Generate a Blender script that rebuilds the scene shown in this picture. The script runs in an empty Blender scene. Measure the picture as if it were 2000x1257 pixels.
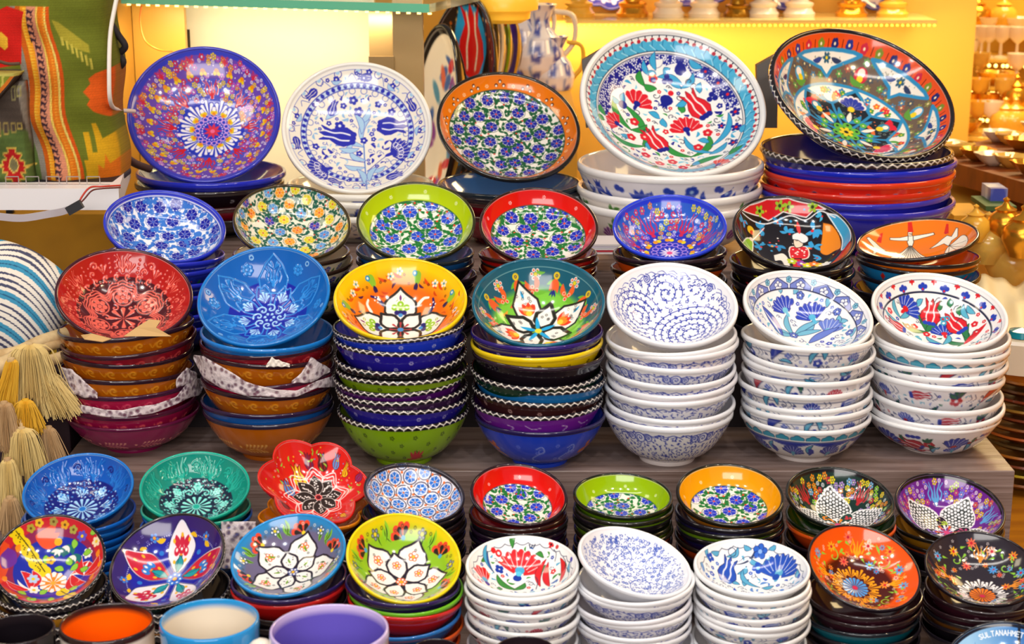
import bpy, math, random
import numpy as np
from mathutils import Vector, Matrix
random.seed(7)
rng = np.random.RandomState(11)
S = bpy.context.scene
COL = S.collection
PI = math.pi
# ------------------------------------------------------------------ camera
F = 3280.0; PITCH = math.radians(15.0); CZ = 1.65
cam_d = bpy.data.cameras.new('camera'); cam = bpy.data.objects.new('camera', cam_d); COL.objects.link(cam)
cam_d.sensor_width = 36; cam_d.lens = F / 2000 * 36; cam_d.clip_end = 60; cam_d.clip_start = .05
cam.location = (0, 0, CZ); cam.rotation_euler = (PI/2 - PITCH, 0, 0)
cam_d.dof.use_dof = True; cam_d.dof.focus_distance = 2.12; cam_d.dof.aperture_fstop = 11
S.camera = cam
S.view_settings.view_transform = 'Standard'; S.view_settings.look = 'None'
S.view_settings.gamma = 1; S.view_settings.exposure = -0.08; S.view_settings.use_curve_mapping = False
FW = np.array([0, math.cos(PITCH), -math.sin(PITCH)]); UP = np.array([0, math.sin(PITCH), math.cos(PITCH)])
C0 = np.array([0, 0, CZ])
def ray(x, y): return FW + np.array([(x-1000)/F, 0, 0]) + UP*((628.5-y)/F)
def P(x, y, d): return C0 + ray(x, y)*d
def PY(x, y, Y):
    r = ray(x, y); return C0 + r*(Y/r[1])
def PZ(x, y, z):
    r = ray(x, y); return C0 + r*((z-CZ)/r[2])
def proj(p):
    q = np.asarray(p) - C0; d = q @ FW
    return 1000 + F*q[..., 0]/d, 628.5 - F*(q @ UP)/d
# ------------------------------------------------------------------ world and lights
w = bpy.data.worlds.new('world'); S.world = w; w.use_nodes = True
w.node_tree.nodes['Background'].inputs[0].default_value = (1, .88, .86, 1)
w.node_tree.nodes['Background'].inputs[1].default_value = .25
def area(name, loc, target, sx, sy, power, col=(1, 1, 1), spread=None):
    l = bpy.data.lights.new(name, 'AREA'); l.shape = 'RECTANGLE'; l.size = sx; l.size_y = sy; l.energy = power; l.color = col
    if spread: l.spread = math.radians(spread)
    o = bpy.data.objects.new(name, l); COL.objects.link(o); o.location = loc
    d = Vector(target) - Vector(loc); o.rotation_euler = d.to_track_quat('-Z', 'Y').to_euler(); return o
def spot(name, loc, target, power, col, size=.03, ang=70):
    l = bpy.data.lights.new(name, 'SPOT'); l.energy = power; l.color = col; l.shadow_soft_size = size; l.spot_size = math.radians(ang); l.spot_blend = .6
    o = bpy.data.objects.new(name, l); COL.objects.link(o); o.location = loc
    d = Vector(target) - Vector(loc); o.rotation_euler = d.to_track_quat('-Z', 'Y').to_euler(); return o
WARM = (1, .74, .42); NEUT = (1, .93, .85); COOL = (.8, .9, 1)
area('ceiling_strip_light', (0, 1.15, 3.0), (0, 2.1, 1.0), 2.8, .12, 16, NEUT)
area('front_fill_light', (-.2, -.7, 2.0), (0, 2.0, .95), 2.0, .8, 38, (1, .95, .9))  # added fill panel that brightens the front-facing bowl walls
for i, (x, y, z, tx, pw, c) in enumerate([(-1.0, .55, 2.8, -.5, 24, NEUT), (-.35, .45, 2.9, -.15, 24, COOL), (.3, .5, 2.85, .1, 24, NEUT), (.95, .5, 2.8, .5, 24, (1, .9, .8)), (1.4, 1.0, 2.7, .7, 26, WARM)]):
    spot('ceiling_spotlight', (x, y, z), (tx, 2.0, .95), pw, c, .045)
# ------------------------------------------------------------------ tagging helpers
def tag(o, label=None, cat=None, group=None, kind=None):
    if label: o['label'] = label
    if cat: o['category'] = cat
    if group: o['group'] = group
    if kind: o['kind'] = kind
    return o
def empty(name, loc, label, cat, group=None, rz=0):
    o = bpy.data.objects.new(name, None); COL.objects.link(o); o.location = loc; o.rotation_euler = (0, 0, rz)
    o.empty_display_size = .01
    return tag(o, label, cat, group)
def lin(c):
    c = np.clip(np.asarray(c, float), 0, 1)
    return np.where(c <= .04045, c/12.92, ((c+.055)/1.055)**2.4)
def hx(s):
    s = s.lstrip('#'); return np.array([int(s[i:i+2], 16)/255 for i in (0, 2, 4)])
MATS = {}
def mat(name, col, rough=.5, metal=0, spec=.5, coat=0, trans=0, emis=None, es=0, noise=None, bump=None, alpha=1, ior=1.45):
    if name in MATS: return MATS[name]
    m = bpy.data.materials.new(name); m.use_nodes = True; nt = m.node_tree; b = nt.nodes['Principled BSDF']
    c = hx(col) if isinstance(col, str) else np.array(col)
    l = lin(c); b.inputs['Base Color'].default_value = (*l, 1)
    b.inputs['Roughness'].default_value = rough; b.inputs['Metallic'].default_value = metal
    b.inputs['Specular IOR Level'].default_value = spec; b.inputs['Coat Weight'].default_value = coat
    b.inputs['Transmission Weight'].default_value = trans; b.inputs['IOR'].default_value = ior; b.inputs['Alpha'].default_value = alpha
    if emis is not None:
        b.inputs['Emission Color'].default_value = (*lin(hx(emis)), 1); b.inputs['Emission Strength'].default_value = es
    if noise:                       # (second colour, scale, stretch)
        c2, sc, st = noise
        tc = nt.nodes.new('ShaderNodeTexCoord'); mp = nt.nodes.new('ShaderNodeMapping'); mp.inputs['Scale'].default_value = st
        n = nt.nodes.new('ShaderNodeTexNoise'); n.inputs['Scale'].default_value = sc; n.inputs['Detail'].default_value = 5
        mx = nt.nodes.new('ShaderNodeMix'); mx.data_type = 'RGBA'
        rp = nt.nodes.new('ShaderNodeMapRange'); rp.inputs[1].default_value = .35; rp.inputs[2].default_value = .65
        nt.links.new(tc.outputs['Object'], mp.inputs[0]); nt.links.new(mp.outputs[0], n.inputs['Vector']); nt.links.new(n.outputs[0], rp.inputs[0])
        nt.links.new(rp.outputs[0], mx.inputs[0]); mx.inputs[6].default_value = (*l, 1); mx.inputs[7].default_value = (*lin(hx(c2)), 1)
        nt.links.new(mx.outputs[2], b.inputs['Base Color'])
        if bump:
            bp = nt.nodes.new('ShaderNodeBump'); bp.inputs['Strength'].default_value = bump; bp.inputs['Distance'].default_value = .003
            nt.links.new(n.outputs[0], bp.inputs['Height']); nt.links.new(bp.outputs[0], b.inputs['Normal'])
    MATS[name] = m; return m
def colmat(name, rough=.12, coat=.4, spec=.5, bump=0, bscale=400, sheen=0):
    """a material whose colour is the painted glaze or the dyed cloth stored on the mesh"""
    m = bpy.data.materials.new(name); m.use_nodes = True; nt = m.node_tree; b = nt.nodes['Principled BSDF']
    a = nt.nodes.new('ShaderNodeAttribute'); a.attribute_name = 'Col'; nt.links.new(a.outputs['Color'], b.inputs['Base Color'])
    b.inputs['Roughness'].default_value = rough; b.inputs['Coat Weight'].default_value = coat; b.inputs['Coat Roughness'].default_value = .04
    b.inputs['Specular IOR Level'].default_value = spec
    tc = nt.nodes.new('ShaderNodeTexCoord'); n = nt.nodes.new('ShaderNodeTexNoise'); n.inputs['Scale'].default_value = bscale
    bp = nt.nodes.new('ShaderNodeBump'); bp.inputs['Strength'].default_value = bump; bp.inputs['Distance'].default_value = .001
    nt.links.new(tc.outputs['Object'], n.inputs['Vector']); nt.links.new(n.outputs[0], bp.inputs['Height']); nt.links.new(bp.outputs[0], b.inputs['Normal'])
    MATS[name] = m; return m
GLAZE = colmat('painted_glaze', bump=.12, bscale=60)
CLOTH = colmat('dyed_cloth', rough=.85, coat=0, spec=.2, bump=.6, bscale=900)
# ------------------------------------------------------------------ mesh helpers
def link(name, me, m, parent=None):
    if m is not None and not me.materials: me.materials.append(m)
    o = bpy.data.objects.new(name, me); COL.objects.link(o)
    if parent is not None: o.parent = parent
    return o
def np_mesh(name, V, tris=None, quads=None, col=None, smooth=True):
    me = bpy.data.meshes.new(name); V = np.asarray(V, np.float32)
    nt_ = 0 if tris is None else len(tris); nq = 0 if quads is None else len(quads)
    me.vertices.add(len(V)); me.vertices.foreach_set('co', V.ravel())
    me.loops.add(nt_*3 + nq*4); me.polygons.add(nt_+nq)
    L = []
    if nt_: L.append(np.asarray(tris, np.int32).ravel())
    if nq: L.append(np.asarray(quads, np.int32).ravel())
    me.loops.foreach_set('vertex_index', np.concatenate(L))
    st = np.concatenate([np.arange(nt_)*3, nt_*3 + np.arange(nq)*4]).astype(np.int32)
    me.polygons.foreach_set('loop_start', st)
    me.polygons.foreach_set('use_smooth', np.full(nt_+nq, smooth))
    me.update(calc_edges=True)
    if col is not None:
        a = me.color_attributes.new('Col', 'FLOAT_COLOR', 'POINT')
        a.data.foreach_set('color', np.concatenate([lin(col), np.ones((len(V), 1))], 1).astype(np.float32).ravel())
    return me
class MB:
    """collects boxes, tubes, lathes and free faces into one mesh"""
    def __init__(s): s.v = []; s.f = []
    def add(s, vs, fs):
        b = len(s.v); s.v += [tuple(map(float, p)) for p in vs]; s.f += [tuple(i+b for i in f) for f in fs]; return s
    def box(s, c, d, rot=None):
        vs = [np.array([x, y, z])*np.array(d)/2 for x in (-1, 1) for y in (-1, 1) for z in (-1, 1)]
        if rot is not None: vs = [np.array(rot @ Vector(v)) for v in vs]
        return s.add([v + np.array(c) for v in vs], [(0, 1, 3, 2), (4, 6, 7, 5), (0, 4, 5, 1), (2, 3, 7, 6), (0, 2, 6, 4), (1, 5, 7, 3)])
    def hexa(s, p8):  # bottom 4 then top 4, same winding
        return s.add(p8, [(3, 2, 1, 0), (4, 5, 6, 7), (0, 1, 5, 4), (1, 2, 6, 5), (2, 3, 7, 6), (3, 0, 4, 7)])
    def tube(s, pts, r, n=8, cap=True):
        pts = [Vector(p) for p in pts]; rs = r if hasattr(r, '__len__') else [r]*len(pts); vs = []; fs = []
        prev = None
        for i, p in enumerate(pts):
            t = (pts[min(i+1, len(pts)-1)] - pts[max(i-1, 0)]).normalized()
            a = prev if prev is not None else (Vector((0, 0, 1)) if abs(t.z) < .9 else Vector((1, 0, 0)))
            u = (a - t*a.dot(t)).normalized(); prev = u; w_ = t.cross(u)
            for k in range(n):
                th = 2*PI*k/n; vs.append(p + (u*math.cos(th) + w_*math.sin(th))*rs[i])
        for i in range(len(pts)-1):
            for k in range(n):
                fs.append((i*n+k, i*n+(k+1) % n, (i+1)*n+(k+1) % n, (i+1)*n+k))
        if cap: fs.append(tuple(range(n))[::-1]); fs.append(tuple((len(pts)-1)*n+k for k in range(n)))
        return s.add(vs, fs)
    def lathe(s, prof, n=32, c=(0, 0, 0), lob=None):
        vs = []; fs = []; m = len(prof)
        for i, (r, z) in enumerate(prof):
            for k in range(n):
                th = 2*PI*k/n; rr = r*(1 + (lob[0]*math.cos(lob[1]*th) if lob else 0))
                vs.append((c[0]+rr*math.cos(th), c[1]+rr*math.sin(th), c[2]+z))
        for i in range(m-1):
            for k in range(n): fs.append((i*n+k, i*n+(k+1) % n, (i+1)*n+(k+1) % n, (i+1)*n+k))
        if prof[0][0] > 1e-6: fs.append(tuple(range(n))[::-1])
        if prof[-1][0] > 1e-6: fs.append(tuple((m-1)*n+k for k in range(n)))
        return s.add(vs, fs)
    def build(s, name, m, parent=None, smooth=False, bevel=0, loc=None, colf=None):
        me = bpy.data.meshes.new(name); me.from_pydata(s.v, [], s.f); me.update()
        if smooth:
            me.polygons.foreach_set('use_smooth', [True]*len(me.polygons)); me.set_sharp_from_angle(angle=math.radians(50))
        if colf is not None:
            V = np.array(s.v); c = colf(V); a = me.color_attributes.new('Col', 'FLOAT_COLOR', 'POINT')
            a.data.foreach_set('color', np.concatenate([lin(c), np.ones((len(V), 1))], 1).astype(np.float32).ravel())
        o = link(name, me, m, parent)
        if loc is not None: o.location = loc
        if bevel:
            b = o.modifiers.new('bevel', 'BEVEL'); b.width = bevel; b.segments = 2; b.limit_method = 'ANGLE'
        return o
# ------------------------------------------------------------------ painter: motifs laid on a surface's own (u, v)
def cr(pts, n=8):
    p = [np.array(a, float) for a in pts]
    if len(p) < 3: return np.array(p)
    p = [2*p[0]-p[1]] + p + [2*p[-1]-p[-2]]; out = []
    for i in range(1, len(p)-2):
        for t in np.arange(n)/n:
            out.append(.5*((2*p[i]) + (-p[i-1]+p[i+1])*t + (2*p[i-1]-5*p[i]+4*p[i+1]-p[i+2])*t*t + (-p[i-1]+3*p[i]-3*p[i+1]+p[i+2])*t**3))
    out.append(p[-2]); return np.array(out)
class Q:
    def __init__(q, X, Y, base, h):
        q.X = X; q.Y = Y; q.h = h; q.C = np.tile(hx(base) if isinstance(base, str) else base, (len(X), 1)); q.Z = np.zeros(len(X)); q.M = None
        q.R = np.hypot(X, Y); q.T = np.arctan2(Y, X)
        q.relief = 0; q.only = None
    def put(q, idx, a, col, z=None):
        if q.M is not None: a = a*q.M[idx]
        if col is not None:
            c = hx(col) if isinstance(col, str) else col
            q.C[idx] += (c - q.C[idx])*a[:, None]
        z = q.relief if z is None else z
        if z: q.Z[idx] += (z - q.Z[idx])*a
    def sel(q, x, y, r): return np.nonzero((np.abs(q.X-x) < r) & (np.abs(q.Y-y) < r))[0]
    def sd(q, d): return np.clip(.5 - d/q.h, 0, 1)
    def clip(q, rf=None):
        q.M = None if rf is None else q.sd(q.R - rf)
    def ring(q, r0, r1, col, z=None):
        q.put(slice(None), q.sd(np.maximum(q.R-r1, r0-q.R)), col, z)
    def field(q, d, col, z=None): q.put(slice(None), q.sd(d), col, z)
    def disc(q, c, r, col, z=None):
        i = q.sel(c[0], c[1], r+q.h); q.put(i, q.sd(np.hypot(q.X[i]-c[0], q.Y[i]-c[1])-r), col, z)
    def circ(q, c, r, w, col, z=None):
        i = q.sel(c[0], c[1], r+w+q.h); q.put(i, q.sd(np.abs(np.hypot(q.X[i]-c[0], q.Y[i]-c[1])-r)-w/2), col, z)
    def loc(q, c, ang, r):
        i = q.sel(c[0], c[1], r+q.h); a = math.radians(ang); dx = q.X[i]-c[0]; dy = q.Y[i]-c[1]
        return i, dx*math.cos(a)+dy*math.sin(a), -dx*math.sin(a)+dy*math.cos(a)
    def ell(q, c, rx, ry, ang, col, z=None):
        i, x, y = q.loc(c, ang, max(rx, ry)); k = np.hypot(x/rx, y/ry); q.put(i, q.sd((k-1)*min(rx, ry)), col, z)
    def leaf(q, c, ang, L, W, col, bend=0., z=None, p=.8, out=None):
        """a pointed leaf that starts at c and runs L along ang"""
        i, x, y = q.loc(c, ang, L*1.15+abs(bend)*L); t = x/L
        tt = np.clip(t, 0, 1); y = y - bend*L*4*tt*(1-tt)*.5 - bend*L*tt*tt*.5
        wd = W*np.sin(PI*tt**.9)**p
        d = np.maximum(np.abs(y)-wd, np.maximum(-x, x-L))
        if out is not None: q.put(i, q.sd(d-q.h*.9), out, z)
        q.put(i, q.sd(d), col, z)
    def drop(q, c, ang, L, W, col, z=None, out=None):
        """a teardrop: thin tail at c, round head at distance L"""
        i, x, y = q.loc(c, ang, L*1.2); t = np.clip(x/L, 0, 1); d = np.hypot(x-t*L, y) - W*t**1.3*1. + (1-t)*0
        if out is not None: q.put(i, q.sd(d-q.h*.9), out, z)
        q.put(i, q.sd(d), col, z)
    def line(q, pts, w, col, z=None, taper=None, smooth=True):
        pts = cr(pts) if smooth and len(pts) > 2 else np.array(pts, float)
        lo = pts.min(0)-w-q.h; hi = pts.max(0)+w+q.h
        i = np.nonzero((q.X > lo[0]) & (q.X < hi[0]) & (q.Y > lo[1]) & (q.Y < hi[1]))[0]
        if not len(i): return
        X = q.X[i]; Y = q.Y[i]; D = np.full(len(i), 9.); n = len(pts)-1
        for k in range(n):
            a = pts[k]; b = pts[k+1]; ab = b-a; l2 = ab@ab+1e-12
            t = np.clip(((X-a[0])*ab[0]+(Y-a[1])*ab[1])/l2, 0, 1)
            ww = w/2 if taper is None else (w + (taper-w)*(k+t)/n)/2
            D = np.minimum(D, np.hypot(X-a[0]-ab[0]*t, Y-a[1]-ab[1]*t)-ww)
        q.put(i, q.sd(D), col, z)
    def poly(q, pts, col, z=None, out=None, ow=.02, smooth=False):
        pts = cr(list(pts)+[pts[0]], 5) if smooth else np.array(list(pts)+[pts[0]], float)
        lo = pts.min(0)-ow-q.h; hi = pts.max(0)+ow+q.h
        i = np.nonzero((q.X > lo[0]) & (q.X < hi[0]) & (q.Y > lo[1]) & (q.Y < hi[1]))[0]
        if not len(i): return
        X = q.X[i]; Y = q.Y[i]; D = np.full(len(i), 9.); ins = np.zeros(len(i), bool)
        for k in range(len(pts)-1):
            a = pts[k]; b = pts[k+1]; ab = b-a; t = np.clip(((X-a[0])*ab[0]+(Y-a[1])*ab[1])/(ab@ab+1e-12), 0, 1)
            D = np.minimum(D, np.hypot(X-a[0]-ab[0]*t, Y-a[1]-ab[1]*t))
            if abs(ab[1]) > 1e-12:
                cond = ((a[1] > Y) != (b[1] > Y)) & (X < (b[0]-a[0])*(Y-a[1])/ab[1]+a[0]); ins ^= cond
        d = np.where(ins, -D, D)
        if col is not None: q.put(i, q.sd(d), col, z)
        if out is not None: q.put(i, q.sd(np.abs(d)-ow/2), out, z)
    # ---- motifs
    def fl(q, c, r, n, col, cc=None, rot=0, w=.42, out=None):
        for k in range(n):
            a = rot+360*k/n; x = c[0]+.6*r*math.cos(math.radians(a)); y = c[1]+.6*r*math.sin(math.radians(a))
            if out is not None: q.ell((x, y), .45*r+q.h*.8, w*r+q.h*.8, a, out)
            q.ell((x, y), .45*r, w*r, a, col)
        if cc is not None: q.disc(c, r*.3, cc)
    def dots(q, c, r, n, dr, col, rot=0, z=None):
        for k in range(n):
            a = math.radians(rot+360*k/n); q.disc((c[0]+r*math.cos(a), c[1]+r*math.sin(a)), dr, col, z)
    def pin(q, c, r, col, cc, rot=0, n=6, gap=.09, ol=None, skip=()):
        i = q.sel(c[0], c[1], r*1.15); x = q.X[i]-c[0]; y = q.Y[i]-c[1]; rr = np.hypot(x, y); t = np.arctan2(y, x)-math.radians(rot)
        s = 2*PI/n; m = (t % s)-s/2; edge = r*(.93+.1*np.cos(m*4*PI/s*.5*2)*.8)
        g = rr*np.abs(np.sin(np.minimum(t % s, s-(t % s)))) - gap*r*.7
        a = q.sd(rr-edge)*q.sd(-g)*q.sd(.12*r-rr)
        for k in skip: a = a*(np.floor((t % (2*PI))/s) != k)
        q.put(i, a, col)
        if cc is not None: q.disc(c, r*.16, cc)
    def carn(q, c, ang, s, col, cal, gapc, n=5, spread=62, calc2=None, out=None):
        """a fan shaped carnation opening along ang, base at c"""
        i, x, y = q.loc(c, ang, s*1.2); rr = np.hypot(x, y); t = np.arctan2(y, x); sp = math.radians(spread)
        teeth = s*(.88+.12*np.abs(np.sin(t*n*1.3+.4)))*(1-.14*(t/sp)**2)
        d = np.maximum(rr-teeth, (np.abs(t)-sp)*rr); a = q.sd(np.maximum(d, .2*s-rr))
        if out is not None: q.put(i, q.sd(np.maximum(d, .2*s-rr)-q.h*.9), out)
        st = 2*sp/n; u = (t+sp) % st; g = np.minimum(u, st-u)*rr
        ins = q.sd(-(g-.010*s-q.h*.1))
        ins = np.where((np.abs(t) > sp*.9) | (rr < s*.36), 1, ins)
        q.put(i, a, gapc); q.put(i, a*ins, col)
        if cal is not None:
            a_ = math.radians(ang)
            q.ell((c[0]+.22*s*math.cos(a_), c[1]+.22*s*math.sin(a_)), .16*s, .17*s, ang, cal); q.ell(c, .2*s, .09*s, ang, cal)
            if calc2 is not None: q.disc((c[0]+.3*s*math.cos(a_), c[1]+.3*s*math.sin(a_)), .1*s, calc2)
    def tulip(q, c, ang, s, col, gapc='#ffffff', cal=None, out=None, wid=1.):
        """tulip bud, base at c, tips towards ang"""
        a = math.radians(ang); ux, uy = math.cos(a), math.sin(a); vx, vy = -uy, ux
        def T(x, y): return (c[0]+s*(x*ux+y*wid*vx), c[1]+s*(x*uy+y*wid*vy))
        body = [T(0, 0), T(.1, .26), T(.32, .4), T(.55, .36), T(.8, .2), T(1.12, .3), T(.92, .1), T(1.15, 0), T(.92, -.1), T(1.12, -.3), T(.8, -.2), T(.55, -.36), T(.32, -.4), T(.1, -.26)]
        if out is not None: q.poly(body, None, out=out, ow=q.h*2.2)
        q.poly(body, col)
        q.line([T(.15, .12), T(.45, .16), T(.7, .1), T(.98, .13)], .055*s, gapc); q.line([T(.15, -.12), T(.45, -.16), T(.7, -.1), T(.98, -.13)], .055*s, gapc)
        if cal is not None:
            for k in (-.16, 0, .16): q.disc(T(.07, k), .1*s, cal)
    def stulip(q, c, ang, s, col, z=None, w=.06):
        """slip-trailed tulip of swelling strokes"""
        a = math.radians(ang); ux, uy = math.cos(a), math.sin(a); vx, vy = -uy, ux
        def T(x, y): return (c[0]+s*(x*ux+y*vx), c[1]+s*(x*uy+y*vy))
        q.disc(T(0, 0), .1*s, col, z)
        for k in (-1, 1):
            q.line([T(.12, .02*k), T(.3, .17*k), T(.6, .16*k), T(1, .36*k)], w*s*2.2, col, z, taper=w*s*.6)
            q.line([T(.2, .3*k), T(.5, .42*k), T(.75, .34*k), T(.95, .55*k)], w*s*1.0, col, z, taper=w*s*.5)
        q.line([T(.15, 0), T(.9, 0)], w*s*1.8, col, z, taper=w*s*.4)
    def spiral(q, c, r, turns, w, col, rot=0, z=None, dirn=1):
        t = np.linspace(0.08, 1, int(10*turns)+4); a = math.radians(rot)+dirn*2*PI*turns*t
        q.line(np.stack([c[0]+r*t*np.cos(a), c[1]+r*t*np.sin(a)], 1), w, col, z, smooth=False)
    def dotflower(q, c, r, col, cc='#ffffff', n=6):
        q.dots(c, r*.68, n, r*.3, col, rng.rand()*60); q.disc(c, r*.24, cc)
def pol(r, deg): return (r*math.cos(math.radians(deg)), r*math.sin(math.radians(deg)))
def hexpts(s, R, jit=.1, rot=0):
    out = []; n = int(R/s)+2
    for j in range(-n, n+1):
        for i in range(-n, n+1):
            x = (i + .5*(j % 2))*s; y = j*s*.866; a = math.radians(rot)
            p = (x*math.cos(a)-y*math.sin(a)+rng.randn()*jit*s, x*math.sin(a)+y*math.cos(a)+rng.randn()*jit*s)
            if math.hypot(*p) < R: out.append(p)
    return out
# ------------------------------------------------------------------ bowls
_topo = {}
def hextopo(N):
    if N in _topo: return _topo[N]
    off = [0, 1]
    for k in range(1, N): off.append(off[-1]+6*k)
    T = []
    for s in range(6): T.append(np.array([[0, 1+s, 1+(s+1) % 6]]))
    for k in range(2, N+1):
        o = off[k]; i = off[k-1]
        for s in range(6):
            j = np.arange(k); a = o+s*k+j; b = o+(s*k+j+1) % (6*k); c = i+(s*(k-1)+j) % (6*(k-1))
            T.append(np.stack([a, b, c], 1))
            j = np.arange(k-1); T.append(np.stack([i+s*(k-1)+j, o+s*k+j+1, i+(s*(k-1)+j+1) % (6*(k-1))], 1))
    R = np.concatenate([np.full(6*k if k else 1, k) for k in range(N+1)])/N
    A = np.concatenate([[0.]]+[2*PI*np.arange(6*k)/(6*k) for k in range(1, N+1)])
    _topo[N] = (np.concatenate(T), R, A); return _topo[N]
def inprof(pr):
    h, p, lr = pr['h'], pr['p'], pr.get('lr', .025); ri = 1-2*lr
    r = np.linspace(0, ri, 300); z = -h*(1-(r/ri)**p)
    s = np.concatenate([[0], np.cumsum(np.hypot(np.diff(r), np.diff(z)))]); return r, z, s/s[-1]
def lobef(pr, T, s):   # scalloped dishes
    if 'lobes' not in pr: return 1.
    n, a = pr['lobes']; return 1 - a*(1-np.abs(np.cos(n*T/2+.3)))*s**1.5
def bowl_mesh(name, R, pr, N=60, inner='#ffffff', ext='#ffffff', rim='#ffffff', inpaint=None, expaint=None, rimpaint=None, fine_in=True, M=26, relief=.5):
    """closed bowl: painted inside, rolled lip, outside wall, foot ring.  Units of pr are rim radii."""
    h, p, lr = pr['h'], pr['p'], pr.get('lr', .025); t = pr.get('t', .055); rb = pr.get('rb', .42); pe = pr.get('pe', p)
    n = 6*N; th = 2*PI*np.arange(n)/n
    r_, z_, s_ = inprof(pr)
    if fine_in: tris, RR, AA = hextopo(N)
    else:
        k = 10; RR = np.concatenate([[0.], np.repeat(np.arange(1, k+1)/k, n)]); AA = np.concatenate([[0.], np.tile(th, k)])
        tris = np.stack([np.zeros(n, int), 1+np.arange(n), 1+(np.arange(n)+1) % n], 1)
    rr = np.interp(RR, s_, r_); zz = np.interp(RR, s_, z_); lb = lobef(pr, AA, RR)
    q = Q(RR*np.cos(AA), RR*np.sin(AA), inner, 1.1/N)
    if inpaint: inpaint(q)
    # small displacement of the slip relief along the surface normal
    dz = np.interp(RR, s_, np.gradient(z_, r_)); nl = np.sqrt(1+dz*dz); q.Z *= relief*.012*(RR < .985)
    V = np.stack([(rr*lb - q.Z*dz/nl)*np.cos(AA), (rr*lb - q.Z*dz/nl)*np.sin(AA), zz + q.Z/nl], 1)
    Vs = [V]; Cs = [q.C]; base = len(V)-n; quads = []
    # rim, wall, foot as rings
    prof = []
    for a in np.linspace(0, PI, 24 if rimpaint else 8)[1:]: prof.append((1-lr-lr*math.cos(a), lr*math.sin(a)*1.1, 'rim', 0.))
    for k in ((.15, .3, .45, .6, .75, .9, 1.) if rimpaint else (1.,)): prof.append((1.0, (-.018-lr*.6)*k, 'rim', 0.))
    H = h + t*.8; z0 = -.03-lr*.6
    er = np.linspace(.985, rb, 200); ez = z0 - (H-.03)*(1-((er-0)/.985)**pe); es = np.concatenate([[0], np.cumsum(np.hypot(np.diff(er), np.diff(ez)))])
    for a in es[-1]*np.linspace(0, 1, M)**1.45: prof.append((np.interp(a, es, er), np.interp(a, es, ez), 'ext', a))
    zb = ez[-1]; fr = rb*.98; fd = pr.get('foot', .05)
    zf_ = min(zb-fd, -h-.05); zr_ = min(zb-.012, -h-.03); prof += [(fr, zb-.01, 'foot', 0), (fr-.008, zf_, 'foot', 0), (fr-.05, zf_, 'foot', 0), (fr-.06, zr_, 'foot', 0)]
    off = len(V); m = len(prof)
    pr_r = np.array([a[0] for a in prof]); pr_z = np.array([a[1] for a in prof])
    sfrac = np.where(pr_z > -.06, 1, np.clip((pr_r-rb)/(1-rb), 0, 1))
    lbe = lobef(pr, np.tile(th, m), np.repeat(sfrac, n))
    TT = np.tile(th, m); RRR = np.repeat(pr_r, n)*lbe; ZZ = np.repeat(pr_z, n)
    kinds = np.repeat([a[2] for a in prof], n); ss = np.repeat([a[3] for a in prof], n)
    C = np.tile(hx(ext), (n*m, 1)); Xe = (TT+PI/2+PI) % (2*PI)-PI
    C[kinds == 'rim'] = hx(rim); C[kinds == 'foot'] = hx(pr.get('footcol', ext))
    disp = np.zeros(n*m)
    if expaint:
        mk = kinds == 'ext'; qe = Q(Xe[mk], -ss[mk], ext, max(1.1*2*PI/n, .016)); expaint(qe); C[mk] = qe.C; disp[mk] = qe.Z*.012*relief
    if rimpaint:
        mk = (kinds == 'rim') | ((kinds == 'ext') & (ss < .12))
        yy = np.where(kinds == 'rim', np.where(RRR > 1-lr, ZZ+.05, 9.), -ss)[mk]
        qe = Q(Xe[mk], yy, rim, 1.1*2*PI/n); qe.C = C[mk].copy(); rimpaint(qe); C[mk] = qe.C; disp[mk] += qe.Z*.012
    RRR = RRR+disp
    Vs.append(np.stack([RRR*np.cos(TT), RRR*np.sin(TT), ZZ], 1)); Cs.append(C)
    Vs.append(np.array([[0, 0, prof[-1][1]]])); Cs.append(hx(pr.get('footcol', ext))[None])
    i = np.arange(n); j = (i+1) % n
    if not fine_in:
        for k in range(9): quads.append(np.stack([1+k*n+i, 1+(k+1)*n+i, 1+(k+1)*n+j, 1+k*n+j], 1))
    prev = base
    for k in range(m):
        cur = off+k*n; quads.append(np.stack([prev+i, cur+i, cur+j, prev+j], 1)); prev = cur
    last = off+m*n
    tris = np.concatenate([tris, np.stack([prev+i, np.full(n, last), prev+j], 1)])
    V = np.concatenate(Vs)*R
    if fine_in: tris = tris.copy()
    return np_mesh(name, V, tris, np.concatenate(quads), np.concatenate(Cs))
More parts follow.
